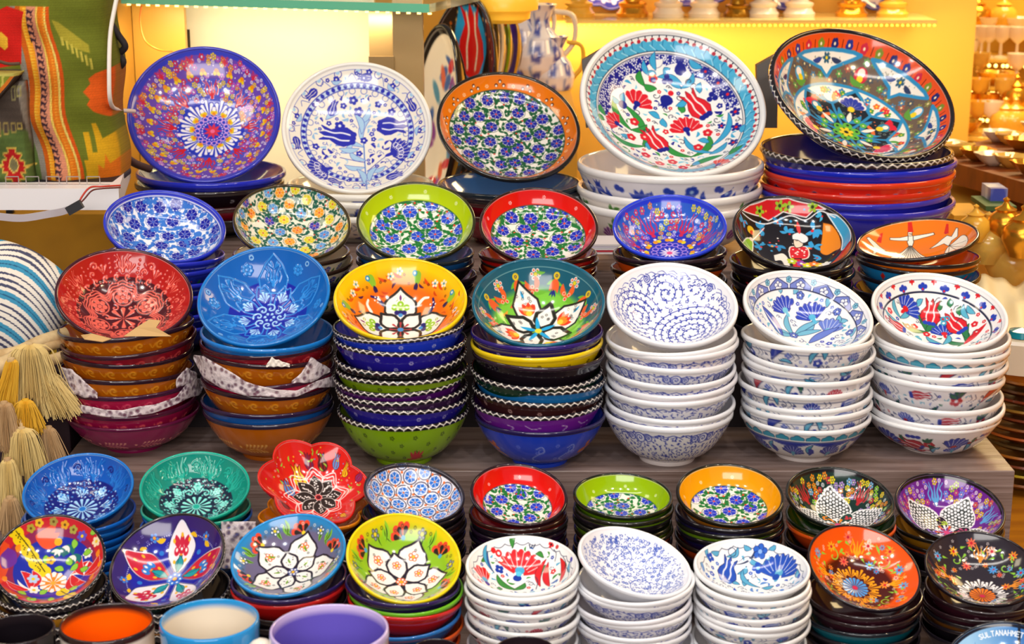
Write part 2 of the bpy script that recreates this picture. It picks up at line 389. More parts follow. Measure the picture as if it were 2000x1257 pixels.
def solve_pose(x0, x1, y0, y1, oy, Rw):
    """pose of a circle of radius Rw whose picture has these extremes (oy: how far below the centre its right end lies)"""
    tgt = np.array([x0, x1, y0, y1, oy], float); a = (x1-x0)/2; th = np.linspace(0, 2*PI, 181)[:-1]
    A = a*a; B = ((y1-y0)/2)**2; Cc = oy*a; tr = (A+B)/2; df = (A-B)/2; s = math.hypot(df, Cc)
    am = math.sqrt(tr+s); bm = math.sqrt(max(tr-s, 9)); phi = .5*math.atan2(Cc*2, A-B)
    prm = np.array([(x0+x1)/2, (y0+y1)/2, F*Rw/am, math.acos(min(bm/am, .999)), phi])
    def frame(p):
        c = P(p[0], p[1], p[2]); v = c-C0; w_ = -v/np.linalg.norm(v); r = np.cross(UP, w_); r /= np.linalg.norm(r); u = np.cross(w_, r)
        n = math.sin(p[3])*(math.sin(p[4])*r+math.cos(p[4])*u)+math.cos(p[3])*w_
        vv = u-(u@n)*n; vv /= np.linalg.norm(vv); uu = np.cross(vv, n); return c, uu, vv, n
    def ev(p):
        c, uu, vv, n = frame(p); pts = c+Rw*(np.cos(th)[:, None]*uu+np.sin(th)[:, None]*vv); X, Y = proj(pts)
        hx_ = np.sqrt(2*X.var()); hy_ = np.sqrt(2*Y.var()); mx_ = X.mean(); my_ = Y.mean(); cxy = 2*((X-mx_)*(Y-my_)).mean()
        return np.array([mx_-hx_, mx_+hx_, my_-hy_, my_+hy_, cxy/hx_])
    for _ in range(12):
        e = ev(prm)-tgt; J = np.zeros((5, 5)); st = [1, 1, .002, .01, .02]
        for k in range(5):
            d = prm.copy(); d[k] += st[k]; J[:, k] = (ev(d)-ev(prm))/st[k]
        stp = np.linalg.solve(J+np.eye(5)*1e-6, e)*.7
        stp[3] = np.clip(stp[3], -.1, .1); stp[4] = np.clip(stp[4], -.1, .1); prm = prm-stp
        if np.abs(e).max() < .3: break
    return frame(prm)
def mapper(c, uu, vv, n, Rw, pr):
    """photo pixel -> painted coordinates of that bowl's inside"""
    r_, z_, s_ = inprof(pr); k = np.linspace(0, 1, 70); th = 2*PI*np.arange(260)/260
    S_, T_ = np.meshgrid(k, th, indexing='ij'); r = np.interp(S_, s_, r_)*Rw; z = np.interp(S_, s_, z_)*Rw
    pts = c + (r*np.cos(T_))[..., None]*uu + (r*np.sin(T_))[..., None]*vv + z[..., None]*n
    X, Y = proj(pts); U = S_*np.cos(T_); V = S_*np.sin(T_)
    def m(x, y):
        i = np.argmin((X-x)**2+(Y-y)**2); return (float(U.flat[i]), float(V.flat[i]))
    return m
def place(o, c, uu, vv, n):
    o.matrix_world = Matrix(((uu[0], vv[0], n[0], c[0]), (uu[1], vv[1], n[1], c[1]), (uu[2], vv[2], n[2], c[2]), (0, 0, 0, 1)))
# ------------------------------------------------------------------ the painted insides
W_ = '#f4f1ee'
def K(m, ox, oy, s): return lambda x, y: m(ox+x*s, oy+y*s)
def dotfield(q, r0, r1, sp, sz, cols, rings=True, skip=None, jit=.16):
    for p in hexpts(sp, r1, jit, 13):
        r = math.hypot(*p)
        if r < r0 or (skip and skip(p)): continue
        k = rng.randint(len(cols)+ (2 if rings else 0))
        if k < len(cols): q.dotflower(p, sz*(.85+.3*rng.rand()), cols[k], '#f6e9dc' if k % 2 else '#ffd860')
        else: q.circ(p, sz*.45, sz*.22, '#f2eef2'); q.disc(p, sz*.15, '#f2eef2')
def filler(q, rmax, sp, sz, base, leafs, flowers, curl, rmin=0., pts=None, tol=.16):
    """small sprigs, buds and curls wherever the ground is still bare"""
    b = hx(base)
    for p in (pts if pts is not None else hexpts(sp, rmax, .22, rng.rand()*60)):
        if pts is None and math.hypot(*p) < rmin: continue
        i = q.sel(p[0], p[1], sz*.7)
        if not len(i) or np.abs(q.C[i]-b).max() > tol: continue
        k = rng.rand(); a = rng.rand()*360
        if k < .45:
            c = leafs[rng.randint(len(leafs))]; o_ = (p[0]-.6*sz*math.cos(math.radians(a)), p[1]-.6*sz*math.sin(math.radians(a)))
            q.leaf(o_, a, 1.5*sz, .3*sz, c, rng.choice([-.5, .5])); 
            if rng.rand() < .6: q.leaf(o_, a+50, 1.0*sz, .2*sz, c, .4)
        elif k < .7: q.fl(p, .6*sz, 5, flowers[rng.randint(len(flowers))], '#f4f0ea', a, w=.42)
        else: q.spiral(p, .65*sz, 1., max(.009, q.h*.8), curl, a); q.line([(p[0]+.6*sz, p[1]), (p[0]+.9*sz, p[1]-.5*sz)], max(.009, q.h*.8), curl)
def lattice(q, rf, s, flcol, leafcol, bg='#f3efe4', sp=None, multi=None, red='#d33022', leafw=1., line='#2c4a3a', off=(0, 0), fl_n=6, berries=.7):
    q.disc((0, 0), rf, bg); q.clip(rf); sp = sp or s*2.9
    pts = hexpts(sp, rf+sp, .09, 8); pts = [(a+off[0], b+off[1]) for a, b in pts]
    for k, p in enumerate(pts):
        for j in range(6):
            a = j*60+rng.uniform(-25, 25)+8; c = (p[0]+sp*.5*math.cos(math.radians(a)), p[1]+sp*.5*math.sin(math.radians(a)))
            b = a+90+rng.uniform(-50, 50)
            q.line([c, (c[0]+.5*s*math.cos(math.radians(b)), c[1]+.5*s*math.sin(math.radians(b)))], s*.1, line)
            L = s*rng.uniform(.7, 1.)
            if leafcol is not None:
                q.leaf(c, b, L, s*.24*leafw, leafcol, rng.uniform(-.4, .4)); q.leaf(c, b+rng.choice([110, -120, 170]), L*.85, s*.22*leafw, leafcol, rng.uniform(-.5, .5))
            if rng.rand() < berries*.3: q.disc((c[0]+rng.uniform(-.3, .3)*s, c[1]+rng.uniform(-.3, .3)*s), s*.15, red)
        q.circ(p, s*1.13, s*.07, line)
        c = flcol if multi is None else multi[k % len(multi)]
        q.pin(p, s, bg, None, rot=0, gap=0); q.pin(p, s*.99, c, red, rot=rng.uniform(0, 60), n=fl_n, gap=.035)
    q.clip(None); q.circ((0, 0), rf, .012, line)
def dotburst(q, c, r, col, n=6):
    q.dots(c, r, n, r*.33, col, rng.rand()*60); q.disc(c, r*.25, col)
def p_A1(q, m):
    q.ring(.0, 1, '#4c50c4'); q.ring(.70, 1., '#6a47b4'); q.ring(0, .45, '#2536c0'); q.ring(.955, 1, '#3440c8')
    Y, O, R_, Pk = '#e8c81e', '#ee8f1a', '#d81e34', '#d88ad8'
    sk = lambda p: (.43 < math.hypot(*p) < .70 and abs((math.degrees(math.atan2(p[1], p[0]))-90+22.5) % 45-22.5) < 10) or .73 < math.hypot(*p) < .83
    dotfield(q, .42, .95, .074, .038, [Y, R_, O, Pk, Y, '#c24ab0', '#e04a50'], skip=sk)
    for k in range(300):
        a = rng.rand()*360; r = rng.uniform(.42, .95); q.disc(pol(r, a), .008, '#f4e6f4')
    for k in range(26):
        a = k*360/26; c = pol(.78, a); q.disc(c, .034, O); q.disc(pol(.755, a-2), .022, Y); q.disc(pol(.755, a+2), .022, Y)
    for k in range(8): q.stulip(pol(.47, 90+45*k), 90+45*k, .21, '#d4182c', z=.5, w=.085)
    for k in range(12): q.stulip(pol(.86, 75+30*k), 75+30*k, .1, '#d8263c', w=.1)
    for k in range(12):
        a = 30*k+12; c = pol(.22, a)
        for d, L in ((-42, .13), (-22, .17), (0, .21), (22, .17), (42, .13)): q.drop(c, a+d, L, .021, '#f6f2fa', z=.5)
    for k in range(12):
        a = 30*k+27; c = pol(.27, a); q.disc(pol(.27, a-4), .028, Y, .4); q.disc(pol(.27, a+4), .028, Y, .4); q.disc(pol(.25, a), .024, O, .4)
    for k in range(18): q.circ(pol(.195, k*20), .03, .013, '#d79be6', .5)
    q.dots((0, 0), .135, 24, .011, '#e6c8f4'); q.fl((0, 0), .1, 9, '#d8304c', '#e86a9a', w=.2); q.dots((0, 0), .115, 9, .012, '#b23ab0')
def p_A2(q, m):
    B, L, LB = '#2a2fb0', '#5a6ac8', '#a9cdec'; k = K(m, 520, 0, .3341)
    q.ring(0, 1, '#f2ece0'); q.circ((0, 0), .955, .012, '#4a5ac0')
    for i in range(20):   # scalloped cloud edges
        a = i*18; q.disc(pol(.945, a), .032, LB); q.circ(pol(.92, a), .05, .01, B)
    q.ring(.955, 1, '#f6f2ea')
    q.ring(.70, .775, '#c9dcf0'); q.circ((0, 0), .70, .012, B); q.circ((0, 0), .775, .012, B)
    for i in range(52): q.ell(pol(.738, i*360/52), .03, .027, i*360/52, B)
    for i in range(26): q.circ(pol(.665, i*360/26), .042, .009, L)
    for i in range(13):
        a = i*360/13; c = pol(.86, a)
        if i % 2: q.tulip(pol(.86, a-6), a+90, .17, B, '#f2ece0', out='#3c46b4', wid=.75)
        else: q.fl(c, .045, 5, B, '#f2ece0'); q.fl(pol(.89, a+8), .03, 5, B, '#f2ece0'); q.leaf(pol(.82, a-4), a+60, .13, .025, LB, .5, out=L)
        q.line([pol(.8, a+8), pol(.9, a+12), pol(.86, a+16)], .009, L)
    stem = [k(585, 1110), k(575, 950), k(570, 850), k(555, 720), k(600, 650)]
    q.line(stem, .022, LB); q.line(stem, .007, B)
    q.line([k(575, 950), k(480, 930), k(430, 920)], .01, B); q.line([k(590, 1000), k(680, 930), k(740, 890)], .01, B)
    for (x, y, a, L_, b) in [(560, 830, 60, .34, .5), (570, 860, 190, .36, -.4), (580, 940, 130, .25, .5), (590, 1000, 30, .24, -.5), (575, 980, 160, .26, .4), (500, 840, 215, .2, .4), (545, 720, 70, .25, -.4), (430, 870, 10, .25, -.3),
                          (560, 780, 120, .3, -.4), (600, 1060, 60, .3, .4), (570, 1070, 120, .3, -.4), (350, 700, 20, .2, .4)]:
        q.leaf(k(x, y), a, L_, .038, LB, b, out=L)
    q.tulip(k(520, 810), 172, .42, B, '#e9ecfa', out=B, cal=B, wid=.85); q.tulip(k(650, 735), -8, .36, B, '#e9ecfa', out=B, cal=B, wid=.9)
    q.tulip(k(375, 675), 75, .2, B, '#e9ecfa', out=B, wid=.7); q.tulip(k(705, 1040), 10, .2, B, '#e9ecfa', out=B, wid=.8)
    q.carn(k(365, 985), 205, .3, B, B, '#f2ece0', 9, 60); q.carn(k(720, 905), 20, .3, B, B, '#f2ece0', 9, 60)
    for i in (-40, -20, 0, 20, 40):
        for c, a0 in ((k(365, 985), 205), (k(720, 905), 20)):
            q.circ((c[0]+.17*math.cos(math.radians(a0+i)), c[1]+.17*math.sin(math.radians(a0+i))), .035, .012, '#e8e6f4')
    for (x, y, s) in [(510, 585, .062), (540, 650, .066), (655, 610, .05), (730, 655, .055), (570, 820, .05), (565, 590, .035), (430, 735, .07), (545, 900, .045), (630, 815, .035), (290, 855, .05), (450, 620, .045), (370, 1085, .04), (440, 1095, .04), (645, 970, .03), (485, 1055, .03), (575, 455, .05), (600, 420, .045), (530, 430, .03)]:
        q.fl(k(x, y), s, 5, B, '#dfe4f6')
    for s_ in (.06, .042): filler(q, .64, s_*1.15, s_, '#f2ece0', [LB, '#8cb8e4', B], [B, '#4850c0'], L)
    filler(q, .92, .08, .04, '#f2ece0', [LB, '#8cb8e4', B], [B, '#4850c0'], L, rmin=.8)
def p_A3(q, m):
    q.ring(0, 1, '#ea7a10')
    for i in range(14):
        a = 90-360/14*i
        for da, r in ((0, .915), (-3.6, .862), (3.6, .862)): q.disc(pol(r, a+da), .024, '#4a1a10'); q.disc(pol(r-.008, a+da), .015, '#fff4e4')
        dotburst(q, pol(.86, a+360/28), .02, '#ffe9d0')
    lattice(q, .8, .088, '#161f9c', '#175a32', sp=.25, berries=.4)
def p_A4(q, m):
    k = K(m, 1100, 0, .3341); B, T, G, R_ = '#121c8c', '#3aa6d6', '#2f9440', '#d81c2c'; T2 = '#7fcbe8'
    q.ring(0, 1, '#f1f1ef'); q.circ((0, 0), .985, .008, '#333a50')
    for i in range(72): q.disc(pol(.972, i*5), .008, '#333a50'); q.line([pol(.962, i*5), pol(.98, i*5)], .007, '#333a50')
    for i in range(72): q.disc(pol(.937, i*5), .022, '#b8283c')
    q.ring(.82, .92, '#49aed8')
    for i in range(46):
        a = i*360/46; q.disc(pol(.9, a), .038, '#4cb2dc')
        q.line([pol(.82, a-3), pol(.87, a+1), pol(.93, a+1)], .009, '#2272a8'); q.line([pol(.835, a-1), pol(.885, a+3)], .014, '#8fd6ee')
    q.circ((0, 0), .81, .016, '#f1f1ef'); q.circ((0, 0), .82, .008, '#28304c'); q.circ((0, 0), .795, .008, '#28304c')
    q.ring(0, .79, '#f3f3f2')
    # navy cloud fields along the upper edge
    dg = np.degrees(q.T); q.M = q.sd(q.R-.785)*q.sd(np.where((dg > 5) & (dg < 182), .6+.07*np.exp(-((dg-80)/25)**2)+.055*np.abs(np.sin(np.radians(dg)*6.5)) - .1*np.exp(-((dg-80)/20)**2)*0 - q.R, 1))
    q.ring(0, 1, B)
    for p in hexpts(.055, .8, .2): 
        if math.hypot(*p) > .5: q.fl(p, .026, 3, '#eef0f6', None, rng.rand()*120, w=.3)
    q.clip(None)
    q.M = q.sd(q.R-.735)
    for (x, y, a) in [(540, 350, 90), (700, 330, 90), (780, 370, 60)]: q.disc(k(x, y), .08, '#f3f3f2'); q.circ(k(x, y), .08, .008, '#8890b0')
    q.clip(None)
    for (x, y, a, s) in [(500, 440, 100, .16), (350, 600, 75, .12)]: q.leaf(k(x, y), a, s, .03, T, .3, out=B)
    def leafs(lst, col, out, w_):
        for (x, y, a, L_, b) in lst: q.leaf(k(x, y), a, L_*.9, w_*.9, col, b, out=out)
    leafs([(480, 860, 118, .62, -.5), (400, 760, 100, .45, .4), (475, 855, 150, .42, .55), (400, 760, 40, .22, -.5), (465, 850, 80, .28, -.4), (750, 915, 120, .34, .5), (745, 920, 68, .42, -.6), (745, 975, 10, .42, .3), (500, 980, 120, .2, .3), (505, 985, 60, .25, -.3), (475, 500, 90, .18, .5), (545, 520, 150, .15, .4), (245, 670, 100, .14, .4), (240, 700, 160, .1, 0), (690, 660, 60, .1, .3), (970, 900, 20, .2, .2)], G, '#1d5a2c', .042)
    leafs([(600, 1000, 125, .4, .5), (590, 1005, 60, .42, -.5), (460, 970, 130, .36, .4), (455, 975, 110, .4, .3), (880, 890, 115, .42, .5), (870, 850, 70, .5, -.45), (860, 900, 40, .26, -.3), (690, 520, 110, .2, .4), (700, 500, 170, .3, -.4), (690, 520, 60, .22, -.5), (560, 690, 150, .14, -.3), (800, 540, 70, .12, .3), (540, 410, 80, .2, .4), (545, 430, 150, .1, .3), (590, 430, 30, .1, .3), (810, 400, 130, .18, .3), (720, 585, 200, .15, .3), (330, 610, 130, .12, .3), (600, 740, 90, .12, .3), (390, 800, 170, .12, .2), (500, 870, 60, .14, .3), (760, 970, 60, .12, -.3), (850, 830, 160, .12, -.3), (1040, 770, 50, .12, .3)], T, '#1d5c96', .036)
    q.carn(k(425, 625), 60, .215, R_, B, '#f6e4e4', 6, 66); q.carn(k(335, 735), 150, .185, R_, B, '#f6e4e4', 5, 66); q.carn(k(728, 775), 98, .215, R_, B, '#f6e4e4', 7, 78); q.carn(k(900, 965), 45, .17, '#e0483c', B, '#f6e4e4', 5, 50)
    q.tulip(k(590, 885), 112, .31, R_, '#f6eaea', cal=B, wid=.85, out='#8c1420'); q.tulip(k(845, 685), 118, .33, R_, '#f6eaea', cal=B, wid=.85, out='#8c1420'); q.tulip(k(355, 895), 132, .27, R_, '#f6eaea', cal=B, wid=.6, out='#8c1420')
    q.tulip(k(683, 440), 88, .16, B, B, wid=1.0); q.tulip(k(620, 555), 240, .16, B, B, wid=1.1); q.disc(k(630, 548), .03, R_)
    for (x, y, s) in [(833, 420, .06), (905, 482, .066), (960, 555, .07), (1003, 650, .068), (1008, 742, .068), (992, 835, .064), (927, 735, .05)]: q.fl(k(x, y), s*.85, 5, B, R_, rng.rand()*70, w=.34)
    for (x, y) in [(610, 470), (870, 570)]: q.dots(k(x, y), .034, 3, .03, B, 90)
    for (x, y) in [(527, 460), (485, 905), (700, 980), (790, 860), (400, 800), (565, 955), (845, 775), (475, 800), (415, 710), (640, 945)]: q.fl(k(x, y), .05, 5, R_, '#f0d0c0', w=.5)
    q.disc(k(525, 470), .03, B); q.disc(k(345, 610), .05, B)
    for (x, y) in [(740, 480), (770, 500), (540, 560), (680, 570), (600, 640), (430, 660), (350, 800), (900, 700), (480, 760), (690, 830)]: q.spiral(k(x, y), .045, .9, .008, '#2c3350', rng.rand()*360)
    for s_ in (.055, .036): filler(q, .76, s_*1.15, s_, '#f3f3f2', [T, T2, G, B], [R_, B, R_], '#3c4460')
def p_A5(q, m):
    k = K(m, 1460, 0, .3341); T, N_ = '#2c8cc4', '#14202c'
    q.ring(0, 1, '#e4501a'); q.ring(.0, .88, '#6a5a4e')
    for i in range(34):
        a = i*360/34; c = pol(.925, a); q.fl(c, .042, 5, ['#1c2470', '#7a8c2c', '#c82440', '#26308c'][i % 4], '#f0e0c0', rng.rand()*70, w=.5); q.line([pol(.895, a+5), pol(.955, a+5)], .008, '#5a1408')
    for (p, c) in [(x, 0) for x in hexpts(.1, .86, .2, 5)]:
        if math.hypot(*p) > .5: q.fl(p, .036, 6, ['#8c8a48', '#4a7ea8', '#a85a4c', '#48505c', '#5a9a50'][rng.randint(5)], '#e8d8a0', w=.26)
    # the pale lobes of the upper wall
    for i in range(6):
        a = 30+60*i
        pts = [pol(.875, a-26), pol(.79, a-14), pol(.74, a-5), pol(.665, a), pol(.74, a+5), pol(.79, a+14), pol(.875, a+26)] + [pol(.885, a+d) for d in (20, 12, 4, -4, -12, -20)]
        q.poly(pts, '#ece8e0', out=T, ow=.03)
        for j in range(24): q.disc(pol(rng.uniform(.77, .86), a+rng.uniform(-16, 16)), .006, '#a0a090')
        q.fl(pol(.82, a), .045, 6, '#2a5a78', '#e8d030', w=.3); q.leaf(pol(.82, a+4), a+100, .12, .022, '#26408c', .2); q.leaf(pol(.82, a-4), a-100, .12, .022, '#2c3a60', -.2)
    for i in range(6):
        a = 60*i; c = pol(.73, a); q.disc(c, .07, '#c8243c' if i % 2 else '#48a0d0'); q.disc(pol(.75, a), .04, '#f4e8e0'); q.disc(pol(.70, a), .032, '#ecd024'); q.leaf(pol(.66, a-5), a+60, .16, .03, '#5c9a3c', .5)
    q.ring(.585, .615, T); q.disc((0, 0), .585, '#efece6')
    # the white lobes with the dark star inside
    for i in range(6):
        a = 30+60*i
        for j in range(9):
            p = pol(rng.uniform(.42, .55), a+rng.uniform(-19, 19)); q.fl(p, .034, 5, ['#d8283c', '#2c7cc0', '#e8702c', '#46943c'][j % 4], '#f0d840', w=.4)
        for d in (-16, -7, 7, 16): q.leaf(pol(.41, a+d*.6), a+d*4, .12, .02, ['#48a03c', '#2c8cc4', '#e0702c'][rng.randint(3)], .3)
    star = []
    for i in range(6):
        a = 60*i; star += [pol(.40, a-30), pol(.44, a-20), pol(.53, a-8), pol(.585, a), pol(.53, a+8), pol(.44, a+20)]
    q.poly(star, N_, out=T, ow=.032)
    for i in range(6): q.line([pol(.1, 60*i+30), pol(.4, 60*i+30)], .03, T)
    for p in hexpts(.06, .5, .2):
        if math.hypot(*p) > .16 and abs(((math.degrees(math.atan2(p[1], p[0])))+30) % 60-30) < 22 : q.circ(p, .012, .006, '#8c9a90') if rng.rand() < .5 else q.disc(p, .008, '#e0703c')
    for i in range(6):
        a = 60*i; c = pol(.36, a)
        if i % 2:
            for d in (-60, -36, -12, 12, 36, 60): q.drop(c, a+d, .13, .034, '#f2e6ea'); 
            for d in (-60, -36, -12, 12, 36, 60): q.drop(c, a+d, .115, .026, '#2c3ca8' if i == 1 else '#d8305c')
        else:
            for s in (-1, 1): q.leaf(c, a+s*50, .16, .045, '#d8243c', -.6*s); q.leaf(pol(.30, a), a+s*95, .1, .02, '#e87030', .4*s)
            q.disc(pol(.40, a), .06, '#2a8ab0'); q.disc(pol(.42, a), .03, '#f4f0e8')
        q.disc(c, .036, '#ecd024'); q.leaf(pol(.16, a), a, .16, .026, '#f0ece4'); q.leaf(pol(.15, a), a+25, .22, .03, T, .3); q.leaf(pol(.15, a), a-25, .2, .03, T, -.3)
        for d in (-20, 20): q.fl(pol(.235, a+d), .036, 5, '#5cb43c', '#e8e0b0', w=.5)
    for i in range(6): q.disc(pol(.1, 60*i), .05, '#62b83c'); q.disc(pol(.115, 60*i), .016, '#183c20')
    q.fl((0, 0), .075, 6, '#ecd024', '#1c1c14', w=.3)
def z_rim(col='#fbf2e6', zz=46, amp=.016, w=.014):
    def f(q):
        x = np.linspace(-PI, PI, zz*2+1); y = .05+np.where(np.arange(len(x)) % 2, amp, -amp)
        for i in range(len(x)-1): q.line([(x[i], y[i]), (x[i+1], y[i+1])], w, col, z=.15)
        for i in range(0, len(x)-1, 2): q.disc((x[i], .012), w*.62, col, z=.15)
    return f
def p_B1(q, m):
    q.ring(0, 1, '#f3f3f8'); lattice(q, .93, .1, '#121e9c', '#3a78d0', bg='#f3f3f8', sp=.29, red='#2c50c0', leafw=1.3, line='#2446b4', berries=.0)
    q.ring(.955, 1, '#2a36c0')
def p_B2(q, m):
    lattice(q, 1., .088, None, '#1c5a48', bg='#efe8d4', sp=.27, multi=['#f09a20', '#d8c820', '#4a86d0', '#ee8a24', '#3a30a0', '#e0d030', '#5c9ad8'], line='#3a4a3c', leafw=1.0)
def bandbowl(base, rf, s, sp, flc='#1626b4', lf='#1a7430', dotc='#ffffff', line='#26503a', nb=9, leafw=1., berries=.9, br=.89):
    def f(q, m):
        q.ring(0, 1, base)
        for i in range(nb): dotburst(q, pol(br-.03*(i % 2), 80+i*360/nb), .022, dotc)
        lattice(q, rf, s, flc, lf, sp=sp, line=line, red='#e03a20', leafw=leafw, berries=berries)
    return f
def p_D4(q, m):
    q.ring(0, 1, '#eceaf2'); sp = .30
    for p in hexpts(sp, 1.05, .03, 5):
        q.circ(p, .135, .016, '#2a2540'); q.pin(p, .108, '#2c72d0', '#e8702a', rng.rand()*60, gap=.08)
    for p in hexpts(sp, 1.05, .03, 5):
        for a in (35, 95): q.disc((p[0]+.175*math.cos(math.radians(a)), p[1]+.175*math.sin(math.radians(a))), .024, '#e8702a')
    q.ring(.95, 1, '#2a2630')
def p_B5(q, m):
    q.ring(0, 1, '#2a5cc8'); q.ring(.95, 1, '#2038d0'); q.ring(0, .55, '#2430b8')
    cols = ['#e8d428', '#e8304c', '#ee8430', '#9a7ae0', '#e04060', '#d8d040']
    sk = lambda p: abs((math.degrees(math.atan2(p[1], p[0]))-68+26) % 52-26) < 11 and .45 < math.hypot(*p) < .88
    dotfield(q, .42, .93, .1, .047, cols, skip=sk)
    for k in range(7): q.stulip(pol(.5, 68+52*k), 68+52*k, .34, '#cc2450', z=.5, w=.06)
    for k in range(150): q.disc(pol(rng.uniform(.3, .94), rng.rand()*360), .009, '#c8d8ff')
    for k in range(11): a = 90+k*360/11; q.disc(pol(.36, a-5), .04, '#e8d020', .4); q.disc(pol(.36, a+5), .04, '#ee9a20', .4); q.disc(pol(.42, a), .025, '#e8e8ff')
    for k in range(16): q.circ(pol(.24, k*22.5), .045, .018, '#b08ae8', .5)
    q.fl((0, 0), .15, 12, '#e8dcf8', '#e05090', w=.12)
def p_D8(q, m):
    big(q, '#12302a', '#123c34', ['#f0861c', '#f0861c', '#e8d420', '#8cc83c', '#c8303c', '#7ab0dc', '#ecc81c', '#b08ad0'], '#b4242c', 90, 4, '#12403a')
def p_D9(q, m):
    big(q, '#6a208c', '#5a1c78', ['#d8502c', '#a8c83c', '#8a6ad0', '#e0c828', '#c03c70', '#6a9ae0', '#b070c8'], '#5aa0d8', 50, 4, '#241428')
def big(q, base, b2, cols, tul, rot, n, dk):
    q.ring(0, 1, base); q.ring(.96, 1, '#141016')
    sk = lambda p: abs((math.degrees(math.atan2(p[1], p[0]))-rot-45+45) % 90-45) < 11 and math.hypot(*p) < .9
    dotfield(q, .3, .93, .105, .05, cols, skip=sk)
    for k in range(4): q.stulip(pol(.6, rot+45+90*k), rot+45+90*k, .3, tul, z=.5, w=.09)
    for k in range(4):
        a = rot+90*k
        pts = [pol(.12, a), pol(.4, a-42), pol(.56, a-28), pol(.66, a-12), pol(.78, a), pol(.66, a+12), pol(.56, a+28), pol(.4, a+42)]
        q.poly(pts, '#2c3434', out='#f4f2f2', ow=.022, smooth=True)
    for k in range(4):
        a = rot+90*k
        for p in hexpts(.063, .8, .06, 20):
            r = math.hypot(*p); d = abs((math.degrees(math.atan2(p[1], p[0]))-a+180) % 360-180)
            if .16 < r < .74 and d < (44 if r < .42 else 44*(.8-r)/.38): q.disc(p, .0235, '#f0eef2', .6)
    for k in range(4):
        a = rot+45+90*k; c = pol(.25, a); q.ell(c, .14, .09, a, dk); q.line([(c[0]+.14*math.cos(t)*math.cos(math.radians(a))-.09*math.sin(t)*math.sin(math.radians(a)), c[1]+.14*math.cos(t)*math.sin(math.radians(a))+.09*math.sin(t)*math.cos(math.radians(a))) for t in np.linspace(0, 6.3, 14)], .014, '#f4f2f2')
        for j in range(9): q.disc((c[0]+rng.uniform(-.08, .08), c[1]+rng.uniform(-.06, .06)), .019, cols[(k+1) % len(cols)])
    for k in range(12): q.drop((0, 0), k*30, .17, .022, '#f4f0f0' if k % 2 else cols[0])
    q.disc((0, 0), .05, '#d84080')
def p_B6(q, m):
    k = K(m, 1420, 340, .3022); q.ring(0, 1, '#16141c')
    top = [k(90, 220), k(130, 170), k(250, 130), k(400, 120), k(600, 170), k(640, 225), k(560, 230), k(510, 275), k(440, 260), k(360, 240), k(270, 300), k(215, 270), k(150, 250)]
    q.poly(top, '#cc1a28', out='#e8e0e0', ow=.02)
    for (x, y) in [(210, 235), (400, 210), (550, 210), (340, 205)]: q.fl(k(x, y), .09, 5, '#9ac030', '#2a3a10', w=.3)
    q.poly([k(640, 250), k(720, 270), k(790, 340), k(795, 420), k(740, 490), k(745, 420), k(700, 340)], '#3aa0d0', smooth=True, out='#e6f0f6')
    q.poly([k(620, 310), k(680, 330), k(730, 400), k(735, 470), k(690, 500), k(640, 525), k(600, 500), k(612, 420)], '#ee8a1c', smooth=True, out='#402010', ow=.015)
    q.poly([k(740, 500), k(800, 430), k(770, 540), k(680, 600), k(660, 590)], '#b8242c', smooth=True)
    for (x, y, s, c) in [(390, 375, .09, '#3aa0d8'), (560, 360, .12, '#38a0dc'), (215, 350, .1, '#3294cc'), (560, 470, .1, '#38a0dc'), (320, 460, .11, '#2c88c4'), (610, 265, .08, '#48b4e0'), (330, 300, .08, '#2c88c4'), (105, 300, .09, '#38a0dc'), (210, 460, .09, '#3294cc'), (215, 545, .08, '#38a0dc'), (600, 530, .08, '#38a0dc')]:
        for j in range(5): q.leaf(k(x, y), rng.rand()*360, s*1.3, s*.3, c, .3)
        q.disc(k(x+rng.uniform(-20, 20), y+10), s*.2, '#d82c34')
    for j in range(40): q.disc(pol(rng.uniform(.2, .9), rng.rand()*360), rng.uniform(.012, .022), ['#d82c34', '#e8e4e0', '#f0a030', '#3aa0d8'][j % 4])
    # a plain turbaned rider seen from the side
    q.poly([k(400, 500), k(410, 470), k(450, 465), k(510, 470), k(530, 510), k(510, 545), k(420, 545)], '#d4202c', smooth=True, out='#f4e8e0')
    for j in range(14): q.disc(k(415+rng.uniform(0, 100), 480+rng.uniform(0, 55)), .014, '#f6ece8')
    q.poly([k(430, 420), k(480, 410), k(490, 460), k(450, 475), k(430, 450)], '#f0dcc8', out='#201818', ow=.012, smooth=True)
    q.poly([k(420, 420), k(425, 390), k(470, 375), k(520, 400), k(525, 430), k(490, 445), k(460, 425)], '#eef0f2', out='#202028', ow=.012, smooth=True)
    q.leaf(k(470, 385), 90, .22, .03, '#e04040'); q.line([k(445, 430), k(455, 432)], .012, '#201818')
    q.poly([k(420, 545), k(480, 545), k(480, 620), k(425, 620)], '#d4202c', out='#1a1010')
    q.poly([k(300, 520), k(360, 510), k(400, 550), k(410, 610), k(380, 610), k(350, 560), k(310, 560)], '#ece8e0', smooth=True, out='#202028')
    for (x, y, c) in [(480, 575, '#9a4ab0'), (520, 590, '#e8e020'), (560, 580, '#ee7a28'), (600, 590, '#f0d040'), (640, 580, '#f4f0ea'), (580, 610, '#40a060'), (420, 560, '#b8cc30'), (500, 610, '#8cc840'), (330, 600, '#ee8a1c')]: q.fl(k(x, y), .075, 5, c, '#f4f0ea', w=.4)
    q.poly([k(100, 440), k(130, 410), k(170, 450), k(185, 520), k(140, 520), k(110, 480)], '#8cc034', smooth=True, out='#f0f0e0'); q.disc(k(155, 360), .07, '#e0b828'); q.disc(k(160, 375), .04, '#d03c28'); q.disc(k(160, 515), .06, '#d4302c')
    q.disc(k(155, 420), .04, '#f0dcc8'); q.line([k(170, 420), k(240, 350)], .014, '#e8e8f0')
